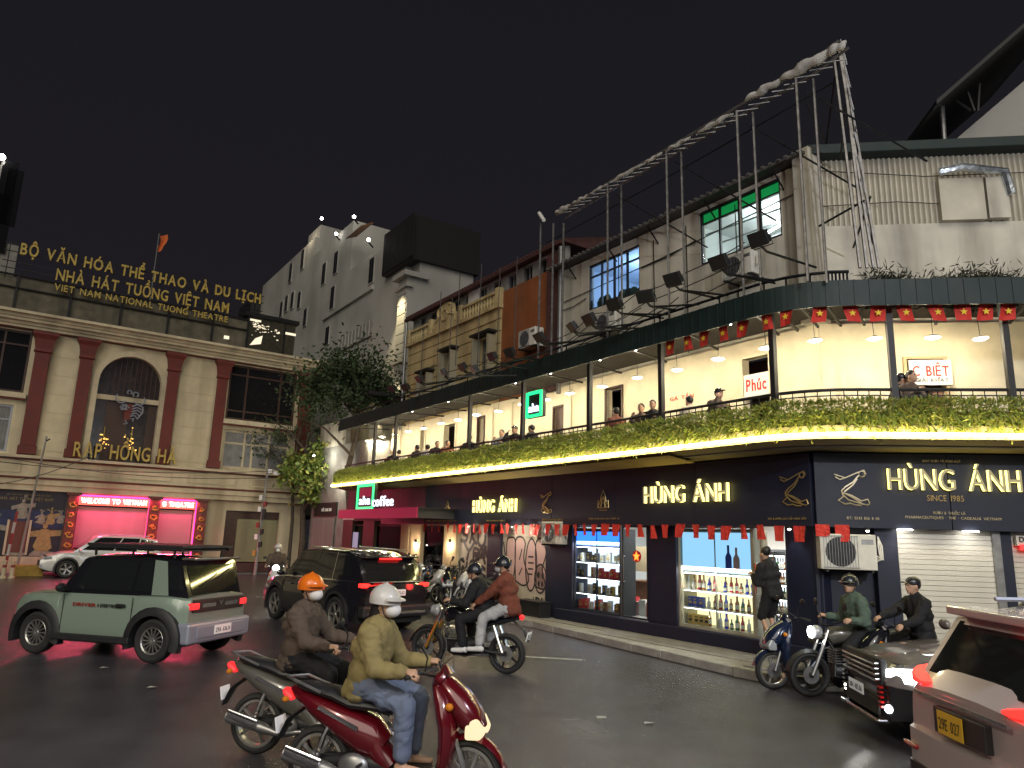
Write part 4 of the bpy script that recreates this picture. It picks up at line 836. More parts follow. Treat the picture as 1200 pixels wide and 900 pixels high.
# weeds on the awning roof
def bush(lab, F, x, y, z, rx, ry, rz_, n, ms=('leaf_dark', 'leaf_dark'), name='bush', cat='plant', ll=.16):
    t = thing(name, lab, cat, (x, y, z), 0, F=F); b = MB()
    for k in range(5): a = random.uniform(0, 6.28); b.path([(0, 0, 0), (rx*.4*math.cos(a), ry*.4*math.sin(a), rz_*.5), (rx*.8*math.cos(a), ry*.8*math.sin(a), rz_*random.uniform(.8, 1.3))], [.02, .012, .005], 4)
    b.build('stem', 'bark', t); b = MB()
    for k in range(n):
        v_ = V((random.gauss(0, .45), random.gauss(0, .45), abs(random.gauss(.4, .4)))); p = V((v_.x*rx, v_.y*ry, v_.z*rz_)); d = V((random.uniform(-1, 1), random.uniform(-1, 1), random.uniform(-.3, 1.2))).normalized(); s_ = d.orthogonal().normalized()*ll*.13; L = ll*random.uniform(.5, 1.3)
        b.add([p, p+d*L*.5+s_, p+d*L, p+d*L*.5-s_], [(0, 1, 2, 3)], k % 2)
    b.build('leaves', list(ms), t, stuff=True)
random.seed(21)
for px, lab, s_ in ((1038, 'dark weeds growing on the awning roof beside the scaffold tower', .5), (1120, 'dark bushy weeds on the awning roof under the foil duct', .6), (1160, 'low dark weeds on the awning roof nearest the right edge', .5)):
    x, z = FB.q(px, 312, .4); bush(lab, FB, x, .4, 6.5, s_, .3, .45, 4200, ('leaf_dead', 'leaf_dead'))
# air conditioners on the upper walls
for px, py, F, lab in ((846, 330, FA, 'air conditioner under the green topped window'), (697, 392, FA, 'air conditioner under the blue lit window')):
    x, z = F.q(px, py, 1.1); aircon(lab, (x, 1.1, z), F, .95)
x, z = FA.q(607, 410, 1.1); aircon('air conditioner on the orange wall', (x, 1.1, z), FA, 1.05)
for k in range(9):                      # bundles of slack cable over the awning
    random.seed(60+k); z0, z1 = random.uniform(6.9, 7.9), random.uniform(6.9, 8.3); xa_, xb_ = random.uniform(-16, -9), random.uniform(-3, 2.6); y = random.uniform(.2, 1.4); P = [(xa_+(xb_-xa_)*u/16, y+.05*math.sin(u), z0+(z1-z0)*u/16-random.uniform(.15, .5)*4*(u/16)*(1-u/16)) for u in range(17)]
    b = MB(); b.path(P, .012, 4); o = b.build('cable', 'black'); o.matrix_world = FA.M; tag(o, 'slack black cable strung over the awning before the upper walls, one of a messy bundle', 'cable', 'slack cables over the awning')
# ================================================================ floodlights on arms along the awning
pr = thing('pipe_rail', 'dark pipe rail running along the top of the green awning', 'rail', F=FA); b = MB(); sp = strip(-.5, xa=-16.5, xb=.3)
b.path([V((p.x, p.y, 6.86)) for p in sp], .03, 5); b.build('pipe', 'dark_metal', pr)
proto = None
for i in range(1, len(sp), 2):
    if proto is None: bb = MB(); bb.cyl((0, 0, 6.4), (0, 0, 6.86), .018, n=4); proto = bb.build('upright', 'dark_metal', pr); o = proto
    else: o = inst(proto, (0, 0, 0), pr)
    o.location = (sp[i].x, sp[i].y, 0)
FL = [(891, 279, .9), (844, 306, .9), (790, 326, .9), (757, 346, .9), (721, 355, .9), (692, 373, .9), (672, 382, .8), (633, 394, .8), (598, 412, .8), (578, 417, .8), (557, 432, .8), (543, 429, .8), (521, 436, .8), (492, 443, .8), (476, 453, .8), (460, 455, .8)]
dsc = ['in front of the green topped window, highest of the row', 'against the left end of the green topped window', 'left of the green topped window, on the cream wall', 'just right of the blue lit window', 'under the middle of the blue lit window', 'at the left foot of the blue lit window', 'at the left end of the cream upper wall', 'before the orange wall, right of its air conditioner', 'before the orange wall, under its air conditioner', 'where the orange wall meets the yellow front', 'under the right window of the yellow front', 'under the middle window of the yellow front', 'under the left window of the yellow front', 'before the left end of the yellow front', 'before the lit corner column', 'at the far left end of the awning']
def flood():
    t = thing('floodlight', 'x', 'floodlight', group='floodlights on arms above the awning')
    b = MB(); b.box(-.17, .17, -.08, .04, -.12, .12); b.box(-.19, .19, -.1, -.08, -.14, .14); b.build('housing', 'black', t, bevel=.01)
    b = MB(); b.box(-.15, .15, .04, .048, -.1, .1); b.build('lens', 'window_dark', t); b = MB(); b.path([(-.2, 0, 0), (-.2, 0, -.17), (.2, 0, -.17), (.2, 0, 0)], .012, 4); b.build('yoke', 'black', t); return t
fl = flood()
for i, (px, py, s_) in enumerate(FL):
    y = -1.9; x, z = FA.q(px, py, y); o = fl if i == 0 else dup(fl); o['label'] = 'black floodlight on its arm '+dsc[i]; o.location = FA.w(x, y, z); o.scale = (s_, s_, s_)
    o.rotation_euler = (R(35+random.uniform(-8, 8)), 0, R(-56+random.uniform(-25, 25)))
    b = MB(); b.path([(0, 0, -.13), (0, .15, -.2), (.05, 1.45, 6.86-z)], .022, 5); a = b.build('arm', 'dark_metal', o); a.matrix_parent_inverse = M4.Identity(4)
    a.matrix_basis = (M4.Translation(o.location) @ o.rotation_euler.to_matrix().to_4x4() @ M4.Diagonal((s_, s_, s_, 1))).inverted() @ M4.Translation(o.location) @ M4.Rotation(R(-56), 4, 'Z')
# ================================================================ empty billboard frame
bf = thing('billboard_frame', 'bare steel billboard frame with torn canvas clinging to its top beam', 'billboard frame', F=FA)
yb = -.8
pts = [(-2.9, 10.35), (-.9, 10.43), (1.06, 10.45), (3.02, 10.5), (4.3, 10.5), (5.05, 10.65)]
b = MB()
for y in (yb, yb+.3): b.path([V((x, y, z)) for x, z in pts], .03, 5)
for k in range(30): x = -2.9+k*7.9/30; b.path([(x, yb, 10.4), (x+.26, yb+.3, 10.45)], .012, 4)
b.build('top_beam', 'scaffold', bf)
random.seed(31); mat('canvas', (.42, .4, .37), .85, nz=(4, .35), bump=.5)
for a, c, r in ((-2.9, -2.3, .09), (-2.2, -1.6, .05), (-1.5, -.9, .05), (-.8, .3, .06), (.3, .9, .05), (1.0, 1.7, .06), (1.9, 2.8, .07), (3.1, 3.95, .1), (3.9, 4.95, .13), (4.75, 5.2, .1)):
    n = 26; ph = random.random()*6; b = MB(); b.path([(a+(c-a)*k/n, yb-.02+.012*math.sin(k*.5+a), 10.40+.12*(a > 3)+.014*math.sin(k*.6+ph)) for k in range(n+1)], [r*.8*(math.sin(math.pi*(k+.6)/(n+1.2))**.5)*(.9+.12*math.sin(k*.7+ph)+.1*random.random()) for k in range(n+1)], 11); b.build('torn_canvas', 'canvas', bf, smooth=True)
def pole(x0, z0, x1, z1, y0=yb, y1=None, r=.026, nm='pole', m='scaffold'): b = MB(); b.cyl((x0, y0, z0), (x1, y0 if y1 is None else y1, z1), r, n=5); return b.build(nm, m, bf)
for px in (712, 783, 870, 945):
    x = FA.q(px, 300, yb)[0]; zb_ = 6.5
    pole(x, zb_, x, 10.42); pole(x+.16, zb_, x+.15, 10.42, yb+.3)
    pole(x+.05, 10.2, x+1.1, 9.0, yb+.2, 1.4, .02, 'brace', 'dark_metal')
for px in (633, 648, 660): x = FA.q(px, 300, yb)[0]; pole(x, 6.5, x, FA.q(px, 262, yb)[1])
b = MB(); b.path([(FA.q(633, 255, yb)[0]-.05, yb, FA.q(633, 255, yb)[1]+.15), (FA.q(633, 262, yb)[0]+.3, yb-.1, FA.q(636, 262, yb)[1])], .05, 6); b.build('lamp_head', 'shop_white', bf)
for px0, py0, px1, py1 in ((985, 46, 1024, 314), (988, 50, 1016, 314), (992, 46, 1030, 314), (983, 55, 1008, 314)):
    a, c = FB.q(px0, py0, -.6), FB.q(px1, py1, -.6); b = MB(BA); b.cyl((a[0], -.6+.15*(px0 % 3), a[1]), (c[0], -.6+.2*(px1 % 2), c[1]), .03, n=5); b.build('tower_leg', 'scaffold', bf)
for k in range(9):
    t_ = k/9; u = FB.q(985+36*t_, 46+244*t_, -.6); v_ = FB.q(992+35*(t_+.1), 46+239*(t_+.1), -.6); b = MB(BA); b.cyl((u[0], -.6, u[1]), (v_[0], -.45, v_[1]), .014, n=4); b.build('tower_brace', 'scaffold', bf)
for px0, py0, px1, py1, y0, y1 in ((984, 50, 968, 170, -.6, 1.4), (992, 120, 985, 185, -.5, 1.2), (1020, 230, 1000, 290, -.5, 1.2), (945, 120, 967, 165, -.6, 1.0), (1013, 235, 960, 265, -.6, .5)):
    a, c = FB.q(px0, py0, y0), FB.q(px1, py1, y1); b = MB(BA); b.cyl((a[0], y0, a[1]), (c[0], y1, c[1]), .022, n=5); b.build('brace', 'dark_metal', bf)
b = MB(); a, c = FA.q(640, 285, .6), FA.q(985, 92, .6); b.path([(a[0], .6, a[1]), ((a[0]+c[0])/2, .6, (a[1]+c[1])/2-.05), (c[0], .6, c[1])], .016, 4); b.build('rear_rail', 'dark_metal', bf)
# ================================================================ yellow front with balustrades, orange wall
yl = thing('yellow_building', 'narrow old yellow plaster building with banded courses, balustrades and a maroon roof', 'building', F=FA)
YX0, YX1 = -16.2, -9.05
wins = [(-14.6, -13.9, 6.9, 8.35), (-12.75, -12.05, 7.3, 8.9), (-10.35, -9.45, 7.55, 8.95)]
b = MB(); wallh(b, YX0, YX1, 6.4, 9.95, wins, 1.6, .25); b.build('wall', 'yellow_wall', yl)
for r in range(8):
    z = 6.4+r*.44
    segs = []; cur = YX0
    for w_ in wins:
        if z+.42 > w_[2]-.1 and z < w_[3]+.1: segs.append((cur, w_[0]-.12)); cur = w_[1]+.12
    segs.append((cur, YX1))
    for a, c in segs:
        n = max(1, round((c-a)/2.4))
        for k in range(n): bb = MB(); bb.box(a+(c-a)*k/n, a+(c-a)*(k+1)/n-.015, 1.55, 1.6, z+.02, z+.42); bb.build('course_block', 'yellow_wall', yl)
for w_ in wins:
    winframe(yl, FA, *w_, 1.68, 2, 3, 'grey_metal', name='window', pane='window_dark')
    for sd_ in (-1, 1):
        x = w_[0]-.05 if sd_ < 0 else w_[1]+.05; b = MB(); b.box(x-.04, x+.04, 1.25, 1.6, w_[2], w_[3]); b.build('shutter_leaf', 'frame_beige', yl)
    b = MB(); b.box(w_[0]-.2, w_[1]+.2, 1.2, 1.6, w_[3]+.08, w_[3]+.16); b.build('window_hood', 'black', yl)
b = MB(); b.box(YX0-.05, YX1+.05, 1.42, 1.65, 9.86, 10.0); b.build('cornice', 'yellow_wall', yl)
pb = None
for a, c in ((-15.9, -14.2), (-11.6, -9.2)):
    b = MB(); b.box(a, c, 1.45, 1.62, 10.42, 10.52); b.build('balustrade_rail', 'yellow_wall', yl)
    n = int((c-a)/.2)
    for k in range(n):
        if pb is None: bb = MB(); bb.lathe([(10.0, .05), (10.06, .05), (10.1, .035), (10.2, .075), (10.32, .04), (10.42, .05)], n=8, axis='z'); pb = bb.build('baluster', 'yellow_wall', yl, smooth=True); o = pb
        else: o = inst(pb, (0, 0, 0), yl)
        o.location = (a+.1+k*.2, 1.54, 0)
for x in (-16.1, -14.1, -11.75, -9.15): b = MB(); b.box(x-.13, x+.13, 1.42, 1.66, 10, 10.6); b.build('pedestal', 'yellow_wall', yl, bevel=.02)
b = MB(); pc = -12.9; b.prism([(pc-1.0, 10), (pc-.95, 10.35), (pc-.6, 10.55), (pc-.5, 10.9), (pc-.25, 11.0), (pc, 11.08), (pc+.25, 11.0), (pc+.5, 10.9), (pc+.6, 10.55), (pc+.95, 10.35), (pc+1.0, 10)], 1.45, 1.62); b.build('pediment', 'yellow_wall', yl, bevel=.015)
for pts_ in (arc(pc-.38, 10.68, .2, 0, 330, 10), arc(pc+.38, 10.68, .2, 180, -150, 10), arc(pc, 10.5, .22, 0, 360, 12), [(pc-.85, 10.1), (pc-.8, 10.35), (pc-.4, 10.5)], [(pc+.85, 10.1), (pc+.8, 10.35), (pc+.4, 10.5)]): b = MB(); b.path([V((u, 1.43, v_)) for u, v_ in pts_], .035, 5); b.build('scroll', 'yellow_wall', yl, smooth=True)
aw = [(-15.6+k*.95, -15.05+k*.95, 10.05, 11.0) for k in range(10)]
b = MB(); wallh(b, YX0, -5.7, 9.95, 11.15, [w_ for w_ in aw], 1.72, .2); b.build('attic_wall', 'concrete', yl)
for w_ in aw: winframe(yl, FA, *w_, 1.78, 2, 2, 'grey_metal', .04, 'window', 'window_dark')
b = MB(); b.box(-11.5, -10.75, 1.66, 1.7, 10.3, 11.1); b.build('blind', 'shop_white', yl)
b = MB(); b.box(-9.05, -5.65, 1.62, 1.85, 6.4, 10.45); b.build('orange_wall', 'orange_wall', yl); b = MB(); b.box(-6.35, -5.7, 1.5, 1.62, 6.4, 10.9); b.build('brick_strip', 'maroon_roof', yl)
b = MB(); rg = [[V((x, 1.45, 11.12)), V((x, 1.45, 11.2)), V((x, 4.2, 12.0)), V((x, 7.2, 11.2)), V((x, 7.2, 11.1))] for x in (YX0-.2, -5.5)]; b.rings(rg); b.build('roof', 'maroon_roof', yl)
pb = None
for k in range(56):
    if pb is None: bb = MB(); bb.cyl((0, 1.43, 11.21), (0, 4.2, 12.02), .045, n=5); pb = bb.build('roof_rib', 'maroon_roof', yl); o = pb
    else: o = inst(pb, (0, 0, 0), yl)
    o.location = (YX0-.15+k*.19, 0, 0)
b = MB(); b.box(YX0-.2, -5.5, 1.36, 1.5, 11.02, 11.12); b.build('gutter', 'maroon_roof', yl)
for x in (YX0-.1, -5.6): b = MB(); b.cyl((x, 1.45, 6.3), (x, 1.45, 10.95), .065, n=8); b.build('drainpipe', 'grey_metal', yl)
for x, z0, z1 in ((-15.1, 6.5, 10.6), (-13.6, 6.5, 10.1), (-11.4, 6.5, 10.7), (-8.2, 6.5, 10.9), (-7.2, 6.5, 11.0), (-12.3, 6.5, 11.2), (-10.9, 8, 11.5), (-9.4, 7, 11.4)): b = MB(); b.path([(x, .9, z0), (x+.03, .9, z1)], .016, 4); b.build('scaffold_rod', 'scaffold', yl)
for x, z in ((-15.2, 7.6), (-13.3, 8.3), (-11.8, 7.3), (-9.9, 7.2)): b = MB(); b.path([(x-.7, .9, z), (x+.8, .9, z+.03)], .014, 4); b.build('scaffold_rod', 'dark_metal', yl)
# ================================================================ tall white building beyond
wb = thing('white_building', 'tall pale building with narrow windows, dark roof box and a lit corner column', 'building', F=FA)
Yw = 3.3; q3 = lambda px, py: FA.q(px, py, Yw)
x1, z1 = q3(415, 258); x2, z2 = q3(371, 262); x3, z3 = q3(308, 335); x4 = q3(285, 400)[0]
b = MB(); b.box(x1, -20.75, Yw, 6.6, 3, 17.5); b.build('wall', 'far_white', wb); b = MB(); b.box(x2, x1, Yw, 9, 3, z1); b.build('wall', 'far_white', wb)
b = MB(); b.box(x3, x2, Yw+.02, 12, 3, z3); b.build('wall', 'far_white', wb); b = MB(); b.box(x2-2.5, x2+.02, Yw+.3, 8, z3-1, z2); b.build('stair_tower', 'far_white', wb)
b = MB(); b.box(-20.75, -19.75, 3.0, 6.6, 3, 14.6); b.build('corner_column', 'far_white', wb)
b = MB(); b.box(-20.75, -19.75, 3.6, 6.7, 14.6, 17.3); b.build('wall', 'far_white', wb)
pb = None
for k in range(22): b = MB(); z = 3.6+k*.5; b.box(-20.7, -19.8, 2.96, 3.0, z+.02, z+.48); b.build('column_block', 'far_white', wb)
for z in (7.3, 10.2, 14.0): b = MB(); b.box(-20.95, -19.6, 2.86, 3.2, z-.08, z+.08); b.build('column_band', 'far_white', wb)
b = MB(); b.box(-20.95, -19.5, 2.7, 4.0, 14.45, 14.7); b.build('eave', 'far_white', wb)
b = MB(); b.box(-22.9, -19.5, 2.95, 6.9, 15.35, 17.7); b.build('roof_box', 'black', wb)
for k in range(8): b = MB(); b.box(-22.8+k*.45, -22.42+k*.45, 2.9, 2.95, 15.4, 17.65); b.build('cladding_panel', 'black', wb)
b = MB(); b.box(-19.75, -19.7, 4.6, 7.5, 11.2, 13.4); b.build('dark_opening', 'window_dark', wb)
for i, (px, py) in enumerate(((394, 308), (380, 321), (436, 317), (390, 349), (355, 304), (341, 320), (351, 352), (343, 352), (336, 356), (358, 372), (330, 363), (384, 394))):
    x, z = q3(px, py); s_ = .3 if i < 4 or i > 10 else .28; h_ = .72 if i < 6 else .6
    f = MB(); f.box(x-s_-.07, x+s_+.07, Yw-.05, Yw+.02, z-h_-.07, z+h_+.07); f = f.build('window', 'far_white', wb); b = MB(); b.box(x-s_, x+s_, Yw-.06, Yw-.052, z-h_, z+h_); b.build('pane', 'window_dark', f); b = MB(); b.box(x-.03, x+.03, Yw-.075, Yw-.06, z-h_, z+h_); b.build('glazing_bar', 'dark_metal', f)
x, z = q3(427, 274); b = MB(); b.add([(x-1.2, Yw, z+.3), (x+1.2, Yw, z+.3), (x+1.2, Yw-.7, z-.1), (x-1.2, Yw-.7, z-.1), (x-1.2, Yw, z+.22), (x+1.2, Yw, z+.22)], [(0, 1, 2, 3), (4, 3, 2, 5), (0, 3, 4), (1, 5, 2)]); b.build('door_hood', 'wood', wb)
a, c = q3(380, 373), q3(438, 338); b = MB(); b.box(a[0], c[0], Yw-.15, Yw, (a[1]+c[1])/2-.12, (a[1]+c[1])/2+.12); b.build('ledge', 'far_white', wb)
a, c = q3(398, 398), q3(437, 385); b = MB(); b.box(a[0], c[0], Yw-.1, Yw, c[1]-.4, c[1]+.5); b.build('lattice_panel', 'concrete', wb)
pb = None
for k in range(10): bb = MB(); xx = a[0]+(c[0]-a[0])*(k+.5)/10; bb.box(xx-.04, xx+.04, Yw-.14, Yw-.1, c[1]-.4, c[1]+.5); bb.build('lattice_bar', 'far_white', wb)
x5 = x3-4; b = MB(); b.box(x3-4, x3, Yw-.8, Yw+2, z3-4.5, z3-1.2); b.build('dark_canopy', 'black', wb)
for i, (px, py, lab) in enumerate(((377, 256, 'on top of the white stair tower'), (415, 254, 'on the peak of the white building'), (394, 274, 'on the roof edge between tower and peak'), (432, 281, 'over the small hooded door of the white building'))):
    y = Yw-.3; x, z = FA.q(px, py, y); t = thing('roof_lamp', 'round white lamp '+lab, 'lamp', (x, y, z), 0, F=FA); b = MB(); b.ell((0, 0, 0), .1, nu=12, nv=8); b.build('globe', 'lamp_white', t); b = MB(); b.path([(0, .0, -.15), (0, .3, -.4)], .05, 5); b.build('bracket', 'dark_metal', t); lamp('POINT', (0, -.3, 0), 9, (1, .96, .85), t, .1)
x, z = FA.q(478, 330, 2.4); [lamp('SPOT', (-20.25, 2.1, z_), e_, (1, .85, .5), wb, .1, rot=(R(10), 0, 0), spot=75) for z_, e_ in ((14.3, 900), (10.0, 600), (7.15, 300))]
lamp('POINT', (x2-1, Yw-.6, z3+.2), 30, (1, .85, .6), wb, .1)
# slatted terrace and plaster end wall left of the awning
tb = thing('terrace_house', 'low plaster house with a slatted metal terrace screen at the end of the row', 'building', F=FA)
b = MB(); b.box(-24, -17.5, .6, 6, 0, 6.0); b.build('wall', 'concrete', tb); b = MB(); b.box(-23.6, -20.2, .6, 3, 6.0, 7.2); b.build('parapet', 'white_wall', tb, bevel=.03)
for k in range(13): b = MB(); b.box(-20.1+k*.16, -20.02+k*.16, .8, .83, 6.0, 7.9); b.build('slat', 'shutter_green', tb)
b = MB(); b.box(-20.3, -17.4, .4, 2.4, 7.9, 8.05); b.build('roof', 'black', tb); b = MB(); b.box(-19, -17.4, .5, 2.4, 2.6, 3.7); b.build('wall', 'black', tb)
shutter(-23.4, -20.6, .15, 2.7, .5, 'concrete', tb); line_of_print('THỜI TRANG NAM', -22.3, -21.0, 3.0, .14, .5, 'shop_white', tb); b = MB(); b.box(-23.4, -20.5, .53, .6, 2.8, 3.4); b.build('sign_panel', 'black', tb)
# far left dark block
lb = thing('dark_building', 'unlit dark block rising at the far left edge of the sky', 'building', F=FT)
a = FT.q(20, 300, 14); c = FT.q(6, 190, 14); b = MB(); b.box(a[0]-14, a[0], 14, 24, 0, c[1]-5); b.box(a[0]-14, c[0], 14, 22, 0, c[1]); b.build('wall', 'concrete', lb)
for px, py in ((10, 222), (16, 232), (4, 262)): x, z = FT.q(px, py, 13.9); b = MB(); b.box(x-.5, x+.3, 13.85, 13.95, z-1.8, z+1.8); b.build('window', 'window_dark', lb)
x, z = FT.q(2, 184, 13.5); t = thing('roof_lamp', 'bright lamp on the dark block at the far left edge', 'lamp', (x, 13.5, z), 0, F=FT); b = MB(); b.ell((0, 0, 0), .2, nu=10, nv=6); b.build('globe', 'lamp_white', t); b = MB(); b.cyl((0, 0, -.5), (0, 0, -.2), .05, n=5); b.build('bracket', 'dark_metal', t)
# ================================================================ theatre
th = thing('theatre', 'old cream theatre with red columns, arched window and red lit entrance shutters', 'building', F=FT)
bt = MB(); tp = tag(bpy.data.objects.new('theatre_pavement', None), kind='structure'); C.objects.link(tp)
b = MB(FT.M); b.box(-20, 9, -.16, .5, 0, .1); b.build('paving', 'pave', tp); kerbs([FT.w(-20, -.4), FT.w(9, -.4)], tp, .12)
LW = (-9.3, -6.65, 7.45, 10.1); RW = (1.62, 5.0, 7.35, 10.1); LL = (-9.3, -6.9, 4.95, 6.9); RL = (1.65, 4.95, 4.95, 6.85)
AX0, AX1 = -3.98, -1.36; AC, AR = (AX0+AX1)/2, (AX1-AX0)/2; AZ = 9.72-AR
b = MB(); wallh(b, -20, 6.0, 4.85, 10.2, [LW, RW, LL, RL, (AX0, AX1, 4.85, 10.1)], 0, .35)
n = 16; vs = []                      # spandrel over the arch
for k in range(n):
    a0, a1 = math.pi*k/n, math.pi*(k+1)/n
    p0, p1 = (AC-AR*math.cos(a0), AZ+AR*math.sin(a0)), (AC-AR*math.cos(a1), AZ+AR*math.sin(a1)); b.prism([p0, (p0[0], 10.1), (p1[0], 10.1), p1], 0, .35)
b.build('wall', 'theatre_wall', th)
b = MB()                             # arch surround
rg = []
for k in range(n+1): a0 = math.pi*k/n; rg.append([V((AC-(AR+o_)*math.cos(a0), y, AZ+(AR+o_)*math.sin(a0))) for o_, y in ((-.02, .3), (-.02, -.08), (.22, -.08), (.22, .02))])
rg = [[V((AX0+.02, .3, 4.9)), V((AX0+.02, -.08, 4.9)), V((AX0-.22, -.08, 4.9)), V((AX0-.22, .02, 4.9))]]+rg+[[V((AX1-.02, .3, 4.9)), V((AX1-.02, -.08, 4.9)), V((AX1+.22, -.08, 4.9)), V((AX1+.22, .02, 4.9))]]
b.rings(rg); b.build('arch_surround', 'theatre_trim', th)
mat('theatre_glass', (.03, .02, .018), .25, nz=(5, .4)); b = MB(); b.box(AX0, AX1, .3, .33, 4.85, 9.8); b.build('arch_window', 'theatre_glass', th); aw_ = bpy.data.objects['arch_window']
for k in range(1, 12): x = AX0+(AX1-AX0)*k/12; b = MB(); h_ = AZ+math.sqrt(max(0, AR**2-(x-AC)**2)); b.box(x-.02, x+.02, .26, .3, 7.9, h_); b.build('glazing_bar', 'dark_wood', aw_)
b = MB(); b.box(AX0, AX1, .15, .3, 7.62, 7.84); b.build('transom', 'theatre_trim', th)
for x in (AX0+.5, AC-.35, AC+.9): b = MB(); b.box(x, x+.45, .28, .298, 4.9, 7.55); b.build('curtain', 'dark_wood', aw_)
emi('gold_lamp', (1, .55, .12), 2.2); random.seed(4)
for cx_ in (AC-.75, AC+.35):
    t = thing('chandelier', 'golden chandelier glimmering behind the arched window, %s of the pair' % ('left' if cx_ < AC-.2 else 'right'), 'chandelier', (cx_, .22, 5.9), 0, F=FT)
    b = MB(); [b.ell((random.gauss(0, .13), random.uniform(-.04, .03), .12+random.gauss(0, .2)-.25), random.uniform(.015, .04), nu=6, nv=4) for k in range(16)]; b.build('bulbs', 'gold_lamp', t, stuff=True); b = MB(); b.cyl((0, 0, 0), (0, 0, .5), .02, n=4); b.build('rod', 'letter_gold', t)
# buffalo head emblem, drawn in pale metal lines
x, z = FT.q(153, 478, -.1); t = thing('emblem', 'buffalo head emblem of pale curved lines in the arched window', 'emblem', (x, -.02, z), 0, F=FT); mat('emblem_pale', (.22, .24, .3), .4)
b = MB(); s_ = .75
for ln in (arc(-.55, .55, .3, 140, 330, 8), arc(.45, .55, .3, 40, -150, 8), [(-.5, .1), (-.25, .18), (-.05, -.02)], [(-.55, .05), (-.45, -.15), (-.15, -.1)], arc(-.32, .0, .1, 0, 360, 8), [(.1, .1), (.35, .25), (.65, .15)], [(.1, -.05), (.4, .08), (.68, -.05)], [(.12, -.22), (.4, -.08), (.66, -.25)], [(.1, -.38), (.35, -.25), (.55, -.45)], [(.05, -.5), (.3, -.42), (.45, -.62)], [(.1, -.65), (.28, -.6), (.2, -.8)], [(-.2, -.75), (-.05, -.95), (-.25, -1.0)], [(.68, .15), (.7, -.2), (.45, -.62)], arc(-.15, .95, .12, -60, 240, 7), arc(.2, .85, .15, -60, 240, 7)):
    b.path([V((u*s_, 0, v_*s_)) for u, v_ in ln], .034, 5)
b.build('linework', 'emblem_pale', t); b = MB(); b.prism([(-.35*s_, .25*s_), (.35*s_, .25*s_), (.1*s_, -.7*s_), (-.25*s_, -.75*s_)], .05, .08); b.build('face', 'theatre_red', t)
def col(xc, w_, z0=4.9, z1=10.15):
    b = MB(); b.box(xc-w_/2, xc+w_/2, -.22, 0, z0+.35, z1-.9); c_ = b.build('column', 'theatre_red', th, bevel=.02)
    b = MB(); b.box(xc-w_/2-.06, xc+w_/2+.06, -.28, 0, z0, z0+.35); b.build('base', 'theatre_red', c_)
    b = MB(); b.rings([[V((xc+u*(w_/2+o_), -.22-o_ if v_ else 0, z)) for u, v_ in ((-1, 0), (-1, 1), (1, 1), (1, 0))] for z, o_ in ((z1-.9, .0), (z1-.85, .06), (z1-.7, .03), (z1-.3, .1), (z1-.12, .2), (z1, .2))]); b.build('capital', 'theatre_red', c_)
for xc, w_ in ((-6.2, .55), (-4.55, .5), (-.95, .48), (1.28, .46), (5.5, .62), (-9.8, .55), (-12, .5)): col(xc, w_)
def cornice(z0, z1, ys, m, nm, x0=-20, x1=6.4):
    k = len(ys); b = MB(); rg = []
    for x in (x0, x1):
        r = [V((x, .3, z0))]
        for i, y in enumerate(ys): r += [V((x, y, z0+(z1-z0)*i/k)), V((x, y, z0+(z1-z0)*(i+1)/k-.015))]
        r.append(V((x, .3, z1))); rg.append(r)
    b.rings(rg); b.build(nm, m, th)
cornice(10.2, 10.85, (-.3, -.38, -.55, -.62, -.8), 'theatre_trim', 'cornice'); cornice(10.15, 10.2, (-.12,), 'theatre_red', 'cornice_line')
cornice(4.72, 4.85, (-.5,), 'theatre_trim', 'ledge'); cornice(4.66, 4.72, (-.42,), 'theatre_red', 'ledge_line'); cornice(3.97, 4.66, (-.3,), 'theatre_wall', 'frieze'); cornice(3.9, 3.97, (-.4,), 'theatre_red', 'ledge_line'); cornice(3.42, 3.9, (-.25, -.33), 'theatre_wall', 'architrave')
for k in range(9): x = -19+k*2.9; b = MB(); w2 = 1.1; [b.box(*q_) for q_ in ((x-w2, x+w2, -.33, -.3, 4.12, 4.15), (x-w2, x+w2, -.33, -.3, 4.5, 4.53), (x-w2, x-w2+.03, -.33, -.3, 4.15, 4.5), (x+w2-.03, x+w2, -.33, -.3, 4.15, 4.5))]; b.build('frieze_panel', 'theatre_trim', th)
for (x0, x1) in ((-5.9, -4.85), (-.65, 1.0)):          # rendered blocks of the upper wall
    for k in range(6): b = MB(); z = 5.1+k*.82; b.box(x0, x1, -.02, 0, z, z+.808); b.build('wall_block', 'theatre_wall', th)
winframe(th, FT, *LW, .06, [-8.2, -7.6], [9.5], 'dark_wood', .09, pane='window_dark'); winframe(th, FT, *RW, .06, [2.5, 4.2], [9.6, 7.8], 'dark_wood', .1, pane='window_dark'); mat('curtain_grey', (.2, .2, .2), .7, nz=(3, .3), wave=('X', 3)); winframe(th, FT, *LL, .12, [-8.2], [6.3], 'grey_metal', .08, pane='curtain_grey'); winframe(th, FT, *RL, .12, [2.7, 3.1, 3.9], [6.2], 'theatre_trim', .12, pane='curtain_grey')
for a, c, z in ((-9.4, -6.55, 7.2), (1.5, 5.1, 7.1)): b = MB(); b.box(a, c, -.25, 0, z, z+.22); b.build('sill', 'theatre_trim', th); b = MB(); b.box(a, c, -.2, 0, z-.07, z); b.build('sill_line', 'theatre_red', th)
b = MB(); b.box(5.85, 6.0, 0, 14, 0, 10.2); b.build('side_wall', 'theatre_wall', th); b = MB(); b.box(-20, 5.9, .4, 14, 10.2, 10.6); b.build('roof', 'concrete', th); b = MB(); b.box(-20, 5.85, 1.0, 1.1, 4.9, 10.1); b.build('inner_wall', 'black', th)
